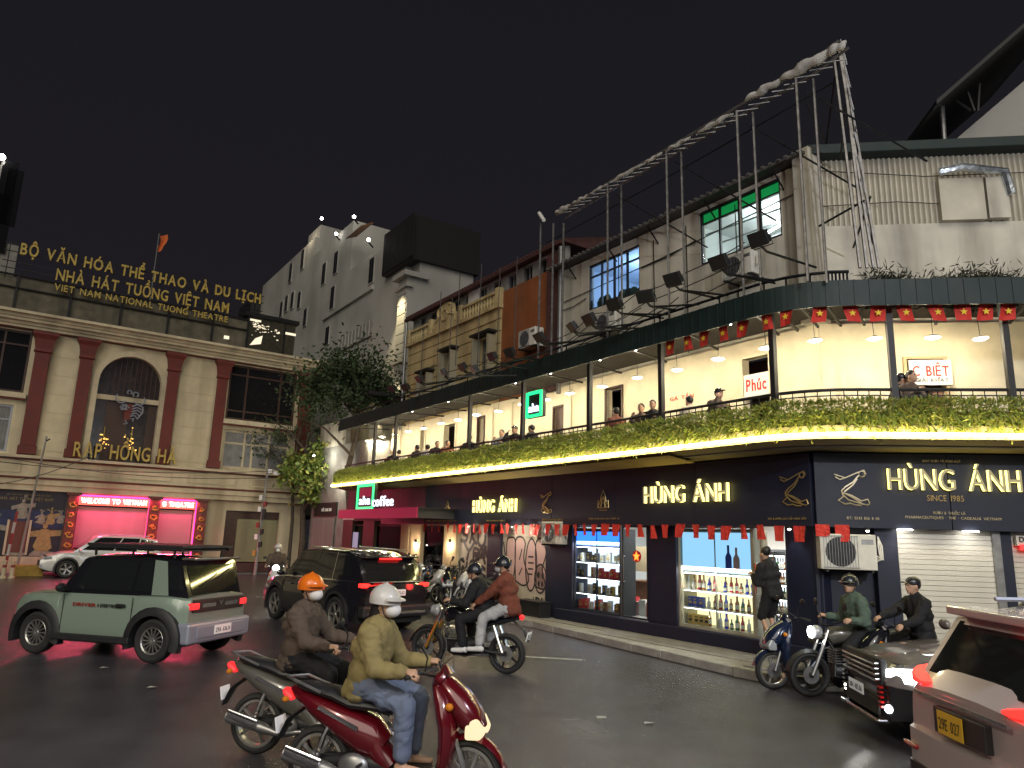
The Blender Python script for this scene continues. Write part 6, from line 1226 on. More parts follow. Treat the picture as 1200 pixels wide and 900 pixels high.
# --- small green off-roader, near left
hd = 165.4; hv = V((math.cos(R(hd)), math.sin(R(hd)), 0)); lv = V((-hv.y, hv.x, 0)); c0 = V((-5.52, 12.04, 0))+hv*1.13-lv*.74
t, hw, side, pane, endp = car('boxy two door sage green off roader with black roof rack and black arches', 'car', c0, hd, 3.36, 1.7, 1.64, 1.13, -1.13, .335, .24, [(-1.68, 1.0), (-1.3, 1.02), (.7, 1.0), (1.2, .97), (1.6, .93), (1.68, .85)], [(-1.42, 1.56), (-.9, 1.6), (.2, 1.6), (.42, 1.57)], (-1.62, .82), .17, 'paint_sage', 'paint_black', 14, nosew=.88, rim=.62, name='green_car')
flares(t, (1.13, -1.13), .335, hw, wd=.13, proud=.05); mirrors(t, .62, 1.08, hw, 'black')
for sg in (1, -1):
    pane(.42, .9, .12, .9, sg); pane(.27, .4, .12, .9, sg); pane(.02, .13, .2, .86, sg, 'quarter_window')
    pane(.135, .26, .04, .95, sg, 'rear_pillar', 'paint_sage', .014)
    y = sg*(hw(0)+.004); b = MB(); [b.box(*q_) for q_ in ((-.72, -.712, min(y, y-sg*.01), max(y, y-sg*.01), .42, .98), (.62, .628, min(y, y-sg*.01), max(y, y-sg*.01), .42, .98))]; b.build('door_seam', 'black', t)
    rbox(t, 'door_handle', 'black', -.6, -.42, min(y, y+sg*.035), max(y, y+sg*.035), .82, .87); rbox(t, 'sill_bar', 'trim_black', -.76, .76, min(y-sg*.06, y+sg*.05), max(y-sg*.06, y+sg*.05), .27, .37)
b = MB(); b.box(-.44, .46, hw(0)+.003, hw(0)+.006, .83, .832); 
tp_ = bpy.data.objects.new('side_lettering', None)
o = line_of_print('DRIVER', -.42, .02, 0, .055, 0, 'lens_red', t, 'side_lettering'); o.matrix_basis = M4.Translation((.0, hw(0)+.006, .80)) @ M4.Rotation(math.pi, 4, 'Z'); o2 = line_of_print('4 EVERYWHERE', .05, .52, 0, .055, 0, 'black', t, 'side_lettering'); o2.matrix_basis = o.matrix_basis.copy()
endp(-1, -.86, .86, .1, .88, 'rear_window'); endp(1, -.9, .9, .1, .92, 'windscreen')
rbox(t, 'tail_panel', 'black', -1.715, -1.66, -.66, .66, .77, .97); rbox(t, 'rear_bumper', 'trim_silver', -1.78, -1.5, -.8, .8, .3, .62, .04); rbox(t, 'bumper_recess', 'trim_silver', -1.8, -1.76, -.62, .62, .38, .56, .01)
for sg in (1, -1): rbox(t, 'tail_light', 'tail_dim', -1.735, -1.62, min(sg*.54, sg*.72), max(sg*.54, sg*.72), .82, .92); rbox(t, 'tail_trim', 'chrome', -1.725, -1.71, min(sg*.12, sg*.46), max(sg*.12, sg*.46), .84, .9, 0)
plate(t, -1.81, 0, .48, .44, .14, -1); b = MB(); b.prism([(-.07, .94), (0, .86), (.07, .94), (.04, .94), (0, .9), (-.04, .94)], -1.73, -1.72); bd = b.build('badge', 'chrome', t); bd.rotation_euler = (0, 0, R(90)); bd.matrix_basis = M4.Rotation(R(-90), 4, 'Z') @ M4.Identity(4); 
rk = MB(); [rk.path([(-1.35, s_*.62, 1.74), (.45, s_*.62, 1.74)], .03, 6) for s_ in (1, -1)]; [rk.path([(x, -.62, 1.72), (x, .62, 1.72)], .02, 4) for x in (-1.3, -.9, -.5, -.1, .3)]; [rk.path([(x, s_*.6, 1.6), (x, s_*.62, 1.74)], .02, 4) for x in (-1.2, -.4, .35) for s_ in (1, -1)]; rk.box(-1.38, .5, -.66, .66, 1.76, 1.8); rk.build('roof_rack', 'trim_black', t, stuff=False)
rbox(t, 'spoiler', 'paint_greygreen', -1.6, -1.35, -.62, .62, 1.575, 1.615); b = MB(); b.path([(-1.64, .3, 1.2), (-1.63, .0, 1.3), (-1.6, -.3, 1.42)], .012, 4); b.build('wiper', 'black', t); rbox(t, 'front_bumper', 'trim_black', 1.5, 1.74, -.74, .74, .32, .6, .04)
lamp('POINT', (-2.4, 0, .85), 5, (1, .05, .05), t, .1)
# --- black SUV with lit light bar
hd = 133; hv = V((math.cos(R(hd)), math.sin(R(hd)), 0)); lv = V((-hv.y, hv.x, 0)); c0 = V((-2.4, 17.35, 0))+hv*1.43+lv*.8
t, hw, side, pane, endp = car('glossy black SUV seen from behind, red light bar lit across its tail', 'car', c0, hd, 4.75, 1.92, 1.72, 1.42, -1.43, .37, .22, [(-2.37, 1.0), (-2.2, 1.08), (.8, 1.06), (1.6, 1.0), (2.2, .88), (2.37, .74)], [(-1.95, 1.56), (-1.5, 1.68), (-.3, 1.71), (.45, 1.66)], (-2.22, 1.18), .2, 'paint_black', None, 5, name='black_suv')
flares(t, (1.42, -1.43), .37, hw, 'trim_black', .06, .012); mirrors(t, .95, 1.12, hw, 'paint_black')
for sg in (1, -1):
    pane(.6, .93, .12, .9, sg); pane(.33, .58, .12, .9, sg); pane(.1, .31, .2, .88, sg, 'quarter_window'); pane(.315, .325, .05, .98, sg, 'chrome_pillar', 'chrome', .012); pane(.06, .98, -.0, .05, sg, 'chrome_strip', 'chrome', .012)
    rbox(t, 'tail_light', 'tail_red', -2.36, -2.2, min(sg*.66, sg*.86), max(sg*.66, sg*.86), .97, 1.05); y = sg*(hw(0)+.005)
    for x in (-.45, .55): rbox(t, 'door_handle', 'chrome', x, x+.2, min(y, y+sg*.03), max(y, y+sg*.03), .88, .91, .004)
    b = MB(); b.path([(-1.7, sg*.66, 1.72), (.3, sg*.66, 1.75)], .02, 5); b.build('roof_rail', 'chrome', t)
endp(-1, -.84, .84, .1, .86, 'rear_window'); endp(1, -.9, .9, .1, .92, 'windscreen'); rbox(t, 'light_bar', 'tail_red', -2.37, -2.3, -.66, .66, 1.0, 1.022, 0); rbox(t, 'brake_light', 'tail_red', -2.06, -1.96, -.3, .22, 1.53, 1.56, 0); rbox(t, 'spoiler', 'paint_black', -2.12, -1.85, -.7, .7, 1.565, 1.61)
plate(t, -2.4, 0, .86, .42, .13, -1, txt='30K 155.62'); rbox(t, 'rear_bumper', 'trim_black', -2.43, -2.2, -.84, .84, .36, .6, .04); rbox(t, 'bumper_plate', 'chrome', -2.46, -2.4, -.72, .72, .42, .48, .01); rbox(t, 'garnish', 'chrome', -2.38, -2.34, -.7, .7, 1.075, 1.09, 0)
lamp('POINT', (-2.75, -.6, .95), 4, (1, .03, .03), t, .08); lamp('POINT', (-2.75, .6, .95), 4, (1, .03, .03), t, .08)
# --- pale crossover by the theatre
hd = 216; hv = V((math.cos(R(hd)), math.sin(R(hd)), 0)); lv = V((-hv.y, hv.x, 0)); c0 = V((-17.45, 29.65, 0))-lv*.8-hv*1.32
t, hw, side, pane, endp = car('silver white crossover waiting before the theatre, half hidden by the green car', 'car', c0, hd, 4.45, 1.8, 1.66, 1.32, -1.32, .34, .22, [(-2.2, .95), (.9, 1.02), (1.5, .98), (2.0, .84), (2.22, .68)], [(-1.9, 1.52), (-1.2, 1.64), (0, 1.66), (.35, 1.62)], (-2.1, 1.2), .2, 'paint_white', None, 5, name='pale_car')
flares(t, (1.32, -1.32), .34, hw, 'trim_black', .07, .015); mirrors(t, .95, 1.06, hw, 'paint_white')
for sg in (1, -1): pane(.58, .93, .14, .9, sg); pane(.3, .56, .14, .9, sg); pane(.08, .28, .2, .88, sg, 'quarter_window'); rbox(t, 'headlight', 'lens_clear', 1.85, 2.14, min(sg*.55, sg*.82), max(sg*.55, sg*.82), .72, .82); rbox(t, 'fog_light', 'lens_clear', 2.05, 2.22, min(sg*.55, sg*.75), max(sg*.55, sg*.75), .42, .52)
for sg in (1, -1): b = MB(); b.path([(-1.6, sg*.62, 1.67), (.2, sg*.62, 1.7)], .02, 5); b.build('roof_rail', 'trim_silver', t); rbox(t, 'sill_trim', 'trim_black', -.9, .9, min(sg*.84, sg*.9), max(sg*.84, sg*.9), .24, .34)
endp(-1, -.84, .84, .1, .86, 'rear_window'); endp(1, -.9, .9, .1, .92, 'windscreen'); rbox(t, 'grille', 'black', 2.1, 2.24, -.45, .45, .45, .66)
# --- dark SUV nosing in from the right
hd = 174; hv = V((math.cos(R(hd)), math.sin(R(hd)), 0)); lv = V((-hv.y, hv.x, 0)); c0 = V((4.35, 8.25, 0))-lv*.8-hv*2.2
t, hw, side, pane, endp = car('dark brown SUV with bright headlights and chrome barred grille, behind the rose SUV', 'car', c0, hd, 4.7, 1.84, 1.62, 1.4, -1.4, .35, .2, [(-2.3, .95), (.7, 1.0), (1.3, .97), (2.0, .89), (2.25, .79), (2.35, .66)], [(-1.95, 1.48), (-1.4, 1.58), (-.4, 1.62), (.0, 1.57)], (-2.2, .62), .2, 'paint_brown', None, 5, name='dark_suv', nosew=.7)
flares(t, (1.4, -1.4), .37, hw, 'trim_black', .06, .012); mirrors(t, .95, 1.14, hw, 'paint_brown')
for sg in (1, -1): pane(.58, .93, .12, .9, sg); pane(.3, .56, .12, .9, sg); pane(.08, .28, .2, .88, sg, 'quarter_window')
for sg in (1, -1):
    b = MB(); b.rings([[V((x, sg*y, z0)), V((x, sg*y, z1)), V((x-.1, sg*(y-.1), z1)), V((x-.1, sg*(y-.1), z0))] for x, y, z0, z1 in ((2.37, .44, .66, .74), (2.3, .6, .65, .79), (2.14, .75, .66, .81), (1.9, .85, .7, .8))]); b.build('headlight', 'head_white' if sg > 0 else 'lens_clear', t)
    b = MB(); b.rings([[V((x, sg*y, z0)), V((x, sg*y, z1)), V((x-.1, sg*(y-.12), z1)), V((x-.1, sg*(y-.12), z0))] for x, y, z0, z1 in ((2.4, .46, .26, .6), (2.34, .66, .26, .62), (2.1, .84, .3, .6))]); b.build('bumper_corner', 'black_gloss', t)
    o = MB().ell((2.35, sg*.64, .38), .045).build('fog_light', 'lamp_white', t)
    for k in range(5): rbox(t, 'corner_lamp_bar', 'lens_red' if sg > 0 else 'chrome', 2.38, 2.42, min(sg*.52, sg*.6), max(sg*.52, sg*.6), .38+k*.05, .4+k*.05, 0)  # red bars put in for pink reflections on the bumper corner
for k in range(4): rbox(t, 'grille_bar', 'chrome', 2.36, 2.43, -.52, .52, .64+k*.055, .67+k*.055, .006)
rbox(t, 'grille', 'black', 2.3, 2.38, -.55, .55, .56, .88); plate(t, 2.46, 0, .5, .46, .12, 1, txt='30H 482.06'); rbox(t, 'lower_grille', 'black', 2.3, 2.42, -.5, .5, .28, .46); rbox(t, 'skid_plate', 'chrome', 2.32, 2.46, -.6, .6, .22, .26)
endp(-1, -.84, .84, .1, .86, 'rear_window'); endp(1, -.9, .9, .1, .92, 'windscreen'); b = MB(); b.path([(1.3, .5, 1.1), (1.9, .45, 1.02)], .02, 4); b.build('bonnet_crease', 'paint_brown', t)
lamp('SPOT', (2.45, .66, .38), 18, (1, .97, .9), t, .04, rot=(R(80), 0, R(-75)), spot=110)
# --- rose coloured SUV, tail filling the right edge
hd = -2; hv = V((math.cos(R(hd)), math.sin(R(hd)), 0)); lv = V((-hv.y, hv.x, 0)); c0 = V((3.66, 6.78, 0))-lv*.84+hv*2.22
t, hw, side, pane, endp = car('dusty rose SUV cut by the right edge, tail lights red over a yellow plate', 'car', c0, hd, 4.6, 1.88, 1.66, 1.36, -1.36, .37, .24, [(-2.3, .95), (-2.2, 1.1), (1.0, 1.04), (1.7, .98), (2.2, .8), (2.3, .7)], [(-1.85, 1.55), (-1.3, 1.64), (-.2, 1.67), (.4, 1.62)], (-2.24, 1.15), .21, 'paint_rose', None, 5, name='rose_suv', nosew=.86)
flares(t, (1.36, -1.36), .37, hw, 'trim_black', .06, .012); mirrors(t, .95, 1.1, hw, 'paint_rose')
for sg in (1, -1):
    pane(.58, .93, .12, .9, sg); pane(.3, .56, .12, .9, sg); pane(.04, .28, .1, .9, sg, 'quarter_window')
    b = MB(); b.rings([[V((x, sg*y, z-h_)), V((x, sg*y, z+h_)), V((x+.1, sg*(y-.08), z+h_)), V((x+.1, sg*(y-.08), z-h_))] for x, y, z, h_ in ((-2.34, .54, 1.0, .01), (-2.34, .62, 1.005, .022), (-2.31, .74, 1.02, .034), (-2.2, .85, 1.05, .035), (-2.05, .9, 1.09, .012))]); b.build('tail_light', 'tail_red', t)
    b = MB(); b.path([(-1.6, sg*.62, 1.69), (.2, sg*.62, 1.71)], .02, 5); b.build('roof_rail', 'trim_silver', t)
endp(-1, -.88, .88, .1, .9, 'rear_window'); endp(1, -.9, .9, .1, .92, 'windscreen'); rbox(t, 'spoiler', 'paint_rose', -2.0, -1.7, -.68, .68, 1.55, 1.62, .015); rbox(t, 'plate_recess', 'trim_black', -2.36, -2.28, -.34, .34, .66, .86, .01)
plate(t, -2.37, .08, .76, .34, .17, -1, 'plate_yellow', '29E 027'); b = MB(); b.rings([[V((x, y, .32)), V((x, y, .62)), V((x+.2, y*.96, .64)), V((x+.2, y*.96, .3))] for x, y in ((-2.2, -.93), (-2.38, -.7), (-2.42, 0), (-2.38, .7), (-2.2, .93))]); b.build('rear_bumper', 'paint_rose', t, smooth=True, ang=30)
b = MB(); b.rings([[V((x, y, .26)), V((x, y, .36)), V((x+.2, y*.96, .36)), V((x+.2, y*.96, .26))] for x, y in ((-2.22, -.93), (-2.4, -.7), (-2.44, 0), (-2.4, .7), (-2.22, .93))]); b.build('bumper_trim', 'trim_black', t); b = MB(); b.box(-2.36, -2.34, -.62, .62, .9, .93); b.build('tailgate_crease', 'chrome', t)
for sg in (1, -1): rbox(t, 'reflector', 'lens_red', -2.42, -2.38, min(sg*.56, sg*.76), max(sg*.56, sg*.76), .46, .5)
lamp('POINT', (-2.6, .75, 1.02), .5, (1, .05, .08), t, .05)
# ================================================================ scooters and motorcycles
def bike_wheel(t, x, r, w_=.09, spokes=5, rimm='alloy', steer=0):
    b = MB(); b.lathe([(-w_*.3, r*.78), (-w_*.5, r*.86), (-w_*.42, r*.95), (-w_*.2, r), (w_*.2, r), (w_*.42, r*.95), (w_*.5, r*.86), (w_*.3, r*.78), (-w_*.3, r*.78)], n=28); wl = b.build('wheel', 'rubber', t, smooth=True); wl.location = (x, 0, r); wl.rotation_euler = (0, 0, steer)
    b = MB(); b.lathe([(-w_*.32, r*.8), (-w_*.32, r*.7), (w_*.32, r*.7), (w_*.32, r*.8)], n=28); b.cyl((0, -w_*.6, 0), (0, w_*.6, 0), r*.14, n=12)
    for k in range(spokes):
        for d_ in (-.16, .16): a = 2*math.pi*k/spokes+d_*.6; a2 = 2*math.pi*k/spokes+d_*.2; b.path([(math.cos(a)*r*.1, 0, math.sin(a)*r*.1), (math.cos(a2)*r*.74, 0, math.sin(a2)*r*.74)], [r*.05, r*.035], 5)
    b.build('rim', rimm, wl); b = MB(); b.lathe([(w_*.55, .001), (w_*.55, r*.4), (w_*.6, r*.4), (w_*.6, .001)], n=18); b.build('brake_disc', 'grey_metal', wl); return wl
def scooter(label, paint='paint_red', side_m='trim_black', head='lens_clear', tail='tail_dim', group=None, loc=(0, 0, 0), ang=0, name='scooter', plate_m='plate_white', round_head=False):
    t = thing(name, label, 'scooter', loc, ang, group); r = .275; B = lambda: MB()
    bike_wheel(t, .63, r, .085, 5); bike_wheel(t, -.63, r, .1, 5)
    b = B(); rg = []
    for k in range(9):
        a = R(15+130*k/8); rg.append([V((.63+(r+.035)*math.cos(a), y, r+(r+.035)*math.sin(a)+dz)) for y, dz in ((-.065, -.03), (-.04, .0), (0, .012), (.04, 0), (.065, -.03), (0, -.012))])
    b.rings(rg); b.build('front_fender', paint, t, smooth=True)
    b = B(); [b.path([(.63, s_*.07, r), (.53, s_*.065, .55)], .02, 7) for s_ in (1, -1)]; b.build('fork', 'grey_metal', t, smooth=True)
    b = B(); b.sweep([(.40, .22, .10, .04), (.44, .34, .17, .05), (.47, .5, .2, .07), (.47, .66, .21, .085), (.42, .82, .19, .075), (.36, .93, .12, .05)], 14); b.build('leg_shield', paint, t, smooth=True)
    b = B(); b.sweep([(.34, .99, .06, .04), (.42, .93, .11, .08), (.53, .82, .15, .11), (.63, .71, .16, .11), (.70, .62, .12, .07), (.73, .57, .05, .03)], 14); b.build('front_cowl', paint, t, smooth=True)
    if round_head: b = B(); b.ell((.47, 0, .98), (.07, .1, .1), nu=14, nv=9); b.build('headlight', head, t, smooth=True)
    else:
        b = B(); b.prism([(.62, .565), (.745, .57), (.765, .63), (.715, .72), (.62, .72)], -.145, .145); b.build('headlight', head, t, bevel=.02)
    b = B(); b.sweep([(.34, .92, .1, .04), (.38, .98, .13, .06), (.42, 1.03, .1, .05), (.4, 1.08, .05, .02)], 12); b.build('handlebar_cowl', paint, t, smooth=True)
    b = B(); b.path([(.20, .36, 1.02), (.27, .25, 1.05), (.36, .08, 1.0), (.36, -.08, 1.0), (.27, -.25, 1.05), (.20, -.36, 1.02)], .012, 6); b.build('handlebar', 'dark_metal', t)
    for s_ in (1, -1):
        b = B(); b.path([(.28, s_*.25, 1.045), (.2, s_*.365, 1.02)], .019, 7); b.build('grip', 'rubber', t); b = B(); b.path([(.3, s_*.2, 1.05), (.33, s_*.24, 1.16), (.3, s_*.31, 1.25)], .007, 4); b.ell((.3, s_*.34, 1.28), (.018, .065, .042), nu=10, nv=6); b.build('mirror', 'black', t, smooth=True)
        b = B(); b.path([(.33, s_*.2, 1.04), (.38, s_*.33, 1.02)], .006, 4); b.build('brake_lever', 'chrome', t)
    b = B(); b.box(-.12, .42, -.15, .15, .24, .3); b.build('footboard', side_m, t, bevel=.02)
    b = B(); b.sweep([(-.08, .42, .1, .12), (-.2, .5, .15, .16), (-.42, .6, .16, .13), (-.66, .7, .13, .09), (-.86, .79, .07, .05), (-.92, .82, .03, .02)], 14); b.build('rear_body', paint, t, smooth=True)
    b = B(); b.sweep([(.0, .3, .11, .1), (-.12, .42, .12, .1), (-.16, .6, .12, .06)], 12); b.build('front_body', paint, t, smooth=True)
    b = B(); b.sweep([(-.02, .69, .09, .03), (-.1, .735, .13, .045), (-.35, .75, .15, .05), (-.5, .80, .14, .05), (-.8, .845, .10, .035), (-.86, .85, .05, .02)], 14); b.build('seat', 'seat_black', t, smooth=True)
    b = B(); b.path([(-.6, .13, .82), (-.85, .12, .9), (-.98, 0, .9), (-.85, -.12, .9), (-.6, -.13, .82)], .013, 6); b.build('grab_rail', 'grey_metal', t)
    b = B(); b.sweep([(-.9, .74, .06, .03), (-.96, .78, .06, .035), (-.99, .8, .04, .02)], 10); b.build('tail_light', tail, t, smooth=True)
    b = B(); b.sweep([(-.78, .68, .07, .015), (-.92, .58, .07, .012), (-1.0, .42, .06, .01)], 8); b.build('rear_fender', 'trim_black', t, smooth=True)
    p = plate(t, -1.0, 0, .53, .16, .12, -1, plate_m, '29-D1', 12)
    b = B(); b.sweep([(-.02, .3, .11, .07), (-.25, .3, .12, .1), (-.45, .29, .1, .08), (-.66, .28, .06, .05)], 12); b.build('engine', 'dark_metal', t, smooth=True)
    b = B(); b.path([(-.1, -.13, .26), (-.35, -.16, .24), (-.5, -.17, .28), (-.85, -.18, .36)], [.02, .03, .05, .055], 10); b.build('exhaust', 'grey_metal', t, smooth=True); b = B(); b.sweep([(-.52, .32, .012, .045), (-.82, .4, .012, .04)], 8); hs_ = b.build('heat_shield', 'chrome', t, smooth=True); hs_.location = (0, -.235, 0)
    b = B(); b.path([(-.62, .11, r), (-.55, .12, .5), (-.5, .1, .62)], .022, 7); b.path([(-.62, -.11, r), (-.55, -.12, .5), (-.5, -.1, .62)], .022, 7); b.build('shock_absorber', 'chrome', t, smooth=True)
    b = B(); b.path([(-.25, .1, .2), (-.3, .15, .02)], .012, 5); b.path([(-.18, .1, .2), (-.14, .2, .01)], .012, 5); b.build('stand', 'dark_metal', t); 
    for s_ in (1, -1):
        b = B(); b.ell((-.93, s_*.09, .74), (.03, .035, .025), nu=8, nv=5); b.build('turn_light', 'turn_amber', t); b = B(); b.ell((.5, s_*.17, .8), (.035, .03, .03), nu=8, nv=5); b.build('turn_light', 'turn_amber', t)
        b = B(); b.add([(-.25, s_*.162, .56), (-.62, s_*.147, .70), (-.6, s_*.147, .725), (-.25, s_*.166, .60)], [(0, 1, 2, 3) if s_ < 0 else (3, 2, 1, 0)]); b.build('side_stripe', 'chrome', t)
        b = B(); b.path([(.3, s_*.2, 1.03), (.42, s_*.16, 1.12), (.45, s_*.08, 1.0)], .006, 4); b.build('brake_cable', 'black', t)
        b = B(); b.path([(-.2, s_*.13, .33), (-.2, s_*.24, .33)], .014, 5); b.build('footpeg', 'rubber', t)
    b = B(); b.path([(-.25, .145, .3), (-.3, .19, .16), (-.33, .24, .06)], .012, 5); b.path([(.05, -.13, .27), (.12, -.2, .27), (.16, -.25, .28)], .01, 5); b.build('pedal', 'chrome', t)
    b = B(); b.ell((-.28, -.13, .3), (.13, .05, .1), nu=14, nv=8); b.build('clutch_cover', 'grey_metal', t, smooth=True)
    return t
def motorcycle(label, paint='paint_black', loc=(0, 0, 0), ang=0, fork='gold_fork', head='lens_clear', name='motorcycle', tail='tail_dim'):
    mat('gold_fork', (.55, .34, .06), .3, .8)
    t = thing(name, label, 'motorcycle', loc, ang); r = .305; B = lambda: MB()
    bike_wheel(t, .69, r, .11, 5, 'dark_metal', .0); bike_wheel(t, -.69, r, .13, 5, 'dark_metal')
    b = B(); [b.path([(.69, s_*.1, r), (.5, s_*.1, .72)], .027, 8) for s_ in (1, -1)]; b.build('fork', fork, t, smooth=True); b = B(); [b.path([(.5, s_*.1, .72), (.42, s_*.1, .92)], .024, 8) for s_ in (1, -1)]; b.build('fork_tube', 'chrome', t, smooth=True)
    rg = []
    for k in range(9): a = R(10+120*k/8); rg.append([V((.69+(r+.03)*math.cos(a), y, r+(r+.03)*math.sin(a)+dz)) for y, dz in ((-.075, -.03), (0, .012), (.075, -.03), (0, -.012))])
    b = B(); b.rings(rg); b.build('front_fender', 'trim_black', t, smooth=True)
    b = B(); b.ell((.55, 0, .88), (.09, .1, .1), nu=16, nv=10); b.build('headlight_shell', 'paint_silver', t, smooth=True); b = B(); b.lathe([(0, .001), (0, .08), (.02, .085), (.03, .07)], n=18); l_ = b.build('headlight', head, t); l_.location = (.645, 0, .88); l_.rotation_euler = (0, 0, R(90))
    b = B(); b.path([(.2, .38, 1.04), (.3, .3, 1.06), (.42, .08, .98), (.42, -.08, .98), (.3, -.3, 1.06), (.2, -.38, 1.04)], .013, 6); b.build('handlebar', 'dark_metal', t)
    for s_ in (1, -1): b = B(); b.path([(.3, s_*.28, 1.06), (.35, s_*.3, 1.17), (.32, s_*.36, 1.24)], .007, 4); b.ell((.32, s_*.39, 1.27), (.015, .06, .06), nu=10, nv=6); b.build('mirror', 'black', t, smooth=True)
    b = B(); b.sweep([(.38, .78, .07, .09), (.3, .84, .15, .12), (.12, .86, .17, .12), (-.05, .80, .12, .08), (-.12, .76, .08, .05)], 14); b.build('fuel_tank', paint, t, smooth=True)
    b = B(); b.sweep([(-.02, .8, .1, .03), (-.15, .79, .14, .045), (-.4, .82, .14, .045), (-.55, .88, .12, .045), (-.8, .92, .09, .03)], 14); b.build('seat', 'seat_black', t, smooth=True)
    b = B(); b.sweep([(-.3, .7, .1, .06), (-.6, .78, .1, .05), (-.9, .86, .05, .03)], 12); b.build('tail_body', paint, t, smooth=True); b = B(); b.ell((-.93, 0, .86), (.04, .06, .045), nu=10, nv=6); b.build('tail_light', tail, t, smooth=True)
    b = B(); b.sweep([(-.8, .8, .07, .012), (-.98, .66, .07, .01), (-1.05, .5, .07, .01)], 8); b.build('rear_fender', 'trim_black', t); plate(t, -1.05, 0, .58, .19, .14, -1, txt='29-E2', ry=15)
    b = B(); b.sweep([(.34, .36, .12, .09), (.2, .34, .15, .14), (-.02, .36, .15, .15), (-.2, .42, .12, .1)], 12); b.build('engine', 'dark_metal', t, smooth=True); b = B(); [b.box(.14+k*.0, .34, -.11, .11, .46+k*.035, .475+k*.035) for k in range(6)]; b.build('cylinder_fins', 'grey_metal', t); b = B(); b.lathe([(-.17, .001), (-.17, .09), (.17, .09), (.17, .001)], (.05, 0, .36), 16); b.build('crankcase_cover', 'chrome', t, smooth=True)
    b = B(); b.path([(.42, 0, .85), (.3, .05, .6), (.36, .1, .3), (0, .1, .22), (-.25, .1, .3), (-.2, .05, .7), (.3, 0, .8)], .02, 6); b.path([(.3, -.05, .6), (.36, -.1, .3), (0, -.1, .22), (-.25, -.1, .3), (-.2, -.05, .7)], .02, 6); b.build('frame', 'trim_black', t)
    b = B(); [b.path([(-.2, s_*.11, .34), (-.69, s_*.11, r)], .024, 6) for s_ in (1, -1)]; b.build('swingarm', 'trim_black', t); b = B(); [b.path([(-.66, s_*.13, r+.02), (-.5, s_*.12, .72)], .024, 7) for s_ in (1, -1)]; b.build('shock_absorber', 'chrome', t)
    b = B(); b.path([(.3, -.1, .3), (.1, -.16, .2), (-.3, -.18, .24), (-.75, -.2, .36)], [.02, .025, .045, .055], 10); b.build('exhaust', 'chrome', t, smooth=True)
    for x in (-.05, -.35): b = B(); b.path([(x, .1, .3), (x, .24, .3)], .014, 5); b.path([(x, -.1, .3), (x, -.24, .3)], .014, 5); b.build('footpeg', 'rubber', t)
    return t
red = scooter('glossy red scooter in front with its headlight on, ridden by the olive jacket', 'paint_red', 'trim_black', 'head_warm', 'tail_dim', loc=(-.86, 6.25, 0), ang=-13, name='scooter')
lamp('SPOT', (.9, 0, .58), 4, (1, .85, .55), red, .04, rot=(R(75), 0, R(-90)), spot=80)
gry = scooter('grey brown scooter with long grab rail, ridden by the orange helmet', 'paint_greygreen', 'trim_black', 'lens_clear', 'tail_dim', loc=(-1.74, 7.4, 0), ang=-11)
moto = motorcycle('black naked motorcycle with gold forks carrying two riders', loc=(-.6, 12.27, 0), ang=158.6)
nv = scooter('dark navy scooter standing nearest the kerb, first of the two at the corner', 'paint_navy', 'trim_black', 'lens_clear', 'lens_red', loc=(4.62, 11.48, 0), ang=190)
gk = motorcycle('grey motorcycle with lit headlamp under the rider in green', 'paint_greygreen', loc=(5.05, 11.0, 0), ang=186, fork='grey_metal', head='head_white', tail='lens_red')
bk = scooter('black scooter under the man in black, mostly hidden by the dark SUV', 'paint_black', 'trim_black', 'lens_clear', 'lens_red', loc=(5.72, 10.72, 0), ang=183)
wh = scooter('white scooter with round headlamp coming forward beyond the black SUV', 'paint_white', 'trim_black', 'head_white', 'lens_red', loc=(-7.0, 22.7, 0), ang=-74, round_head=True)
parked = [(-5.7, -.45, -50, 'paint_white', 'white scooter parked along the wall, front wheel showing right of the pillion'), (-6.7, -.3, -140, 'paint_silver', 'silver scooter in the parked row, nearest the large graffiti'), (-7.4, -.35, -150, 'paint_black', 'black scooter in the parked row before the dark pier'), (-8.15, -.3, -138, 'paint_silver', 'silver scooter in the parked row before the narrow graffiti shutter'),
          (-8.9, -.35, -152, 'paint_navy', 'navy scooter in the parked row at the left edge of the narrow graffiti'), (-9.6, -.3, -140, 'paint_white', 'white scooter in the parked row before the beige pier'), (-10.4, -.3, -150, 'paint_red', 'red scooter in the parked row before the clothes window'), (-11.1, -.3, -135, 'paint_orange', 'orange scooter in the parked row beside the black SUV'), (-11.9, -.3, -145, 'paint_black', 'black scooter at the left end of the parked row'),
          (-7.1, -1.0, -95, 'paint_black', 'black scooter in the outer parked line, before the dark pier'), (-8.5, -1.05, -120, 'paint_greygreen', 'grey green scooter in the outer parked line, before the narrow graffiti'), (-9.9, -1.0, -100, 'paint_silver', 'silver scooter in the outer parked line, before the beige pier'), (-11.3, -1.05, -125, 'paint_red', 'dark red scooter in the outer parked line beside the black SUV')]
for x, y, a, m, lab in parked:
    p = FA.w(x, y, .15); s_ = scooter(lab, m, 'trim_black', 'lens_clear', 'lens_red', 'scooters parked in a row before the shops', (p.x, p.y, .15), a); s_.rotation_euler = (R(random.uniform(3, 7)), 0, R(a))
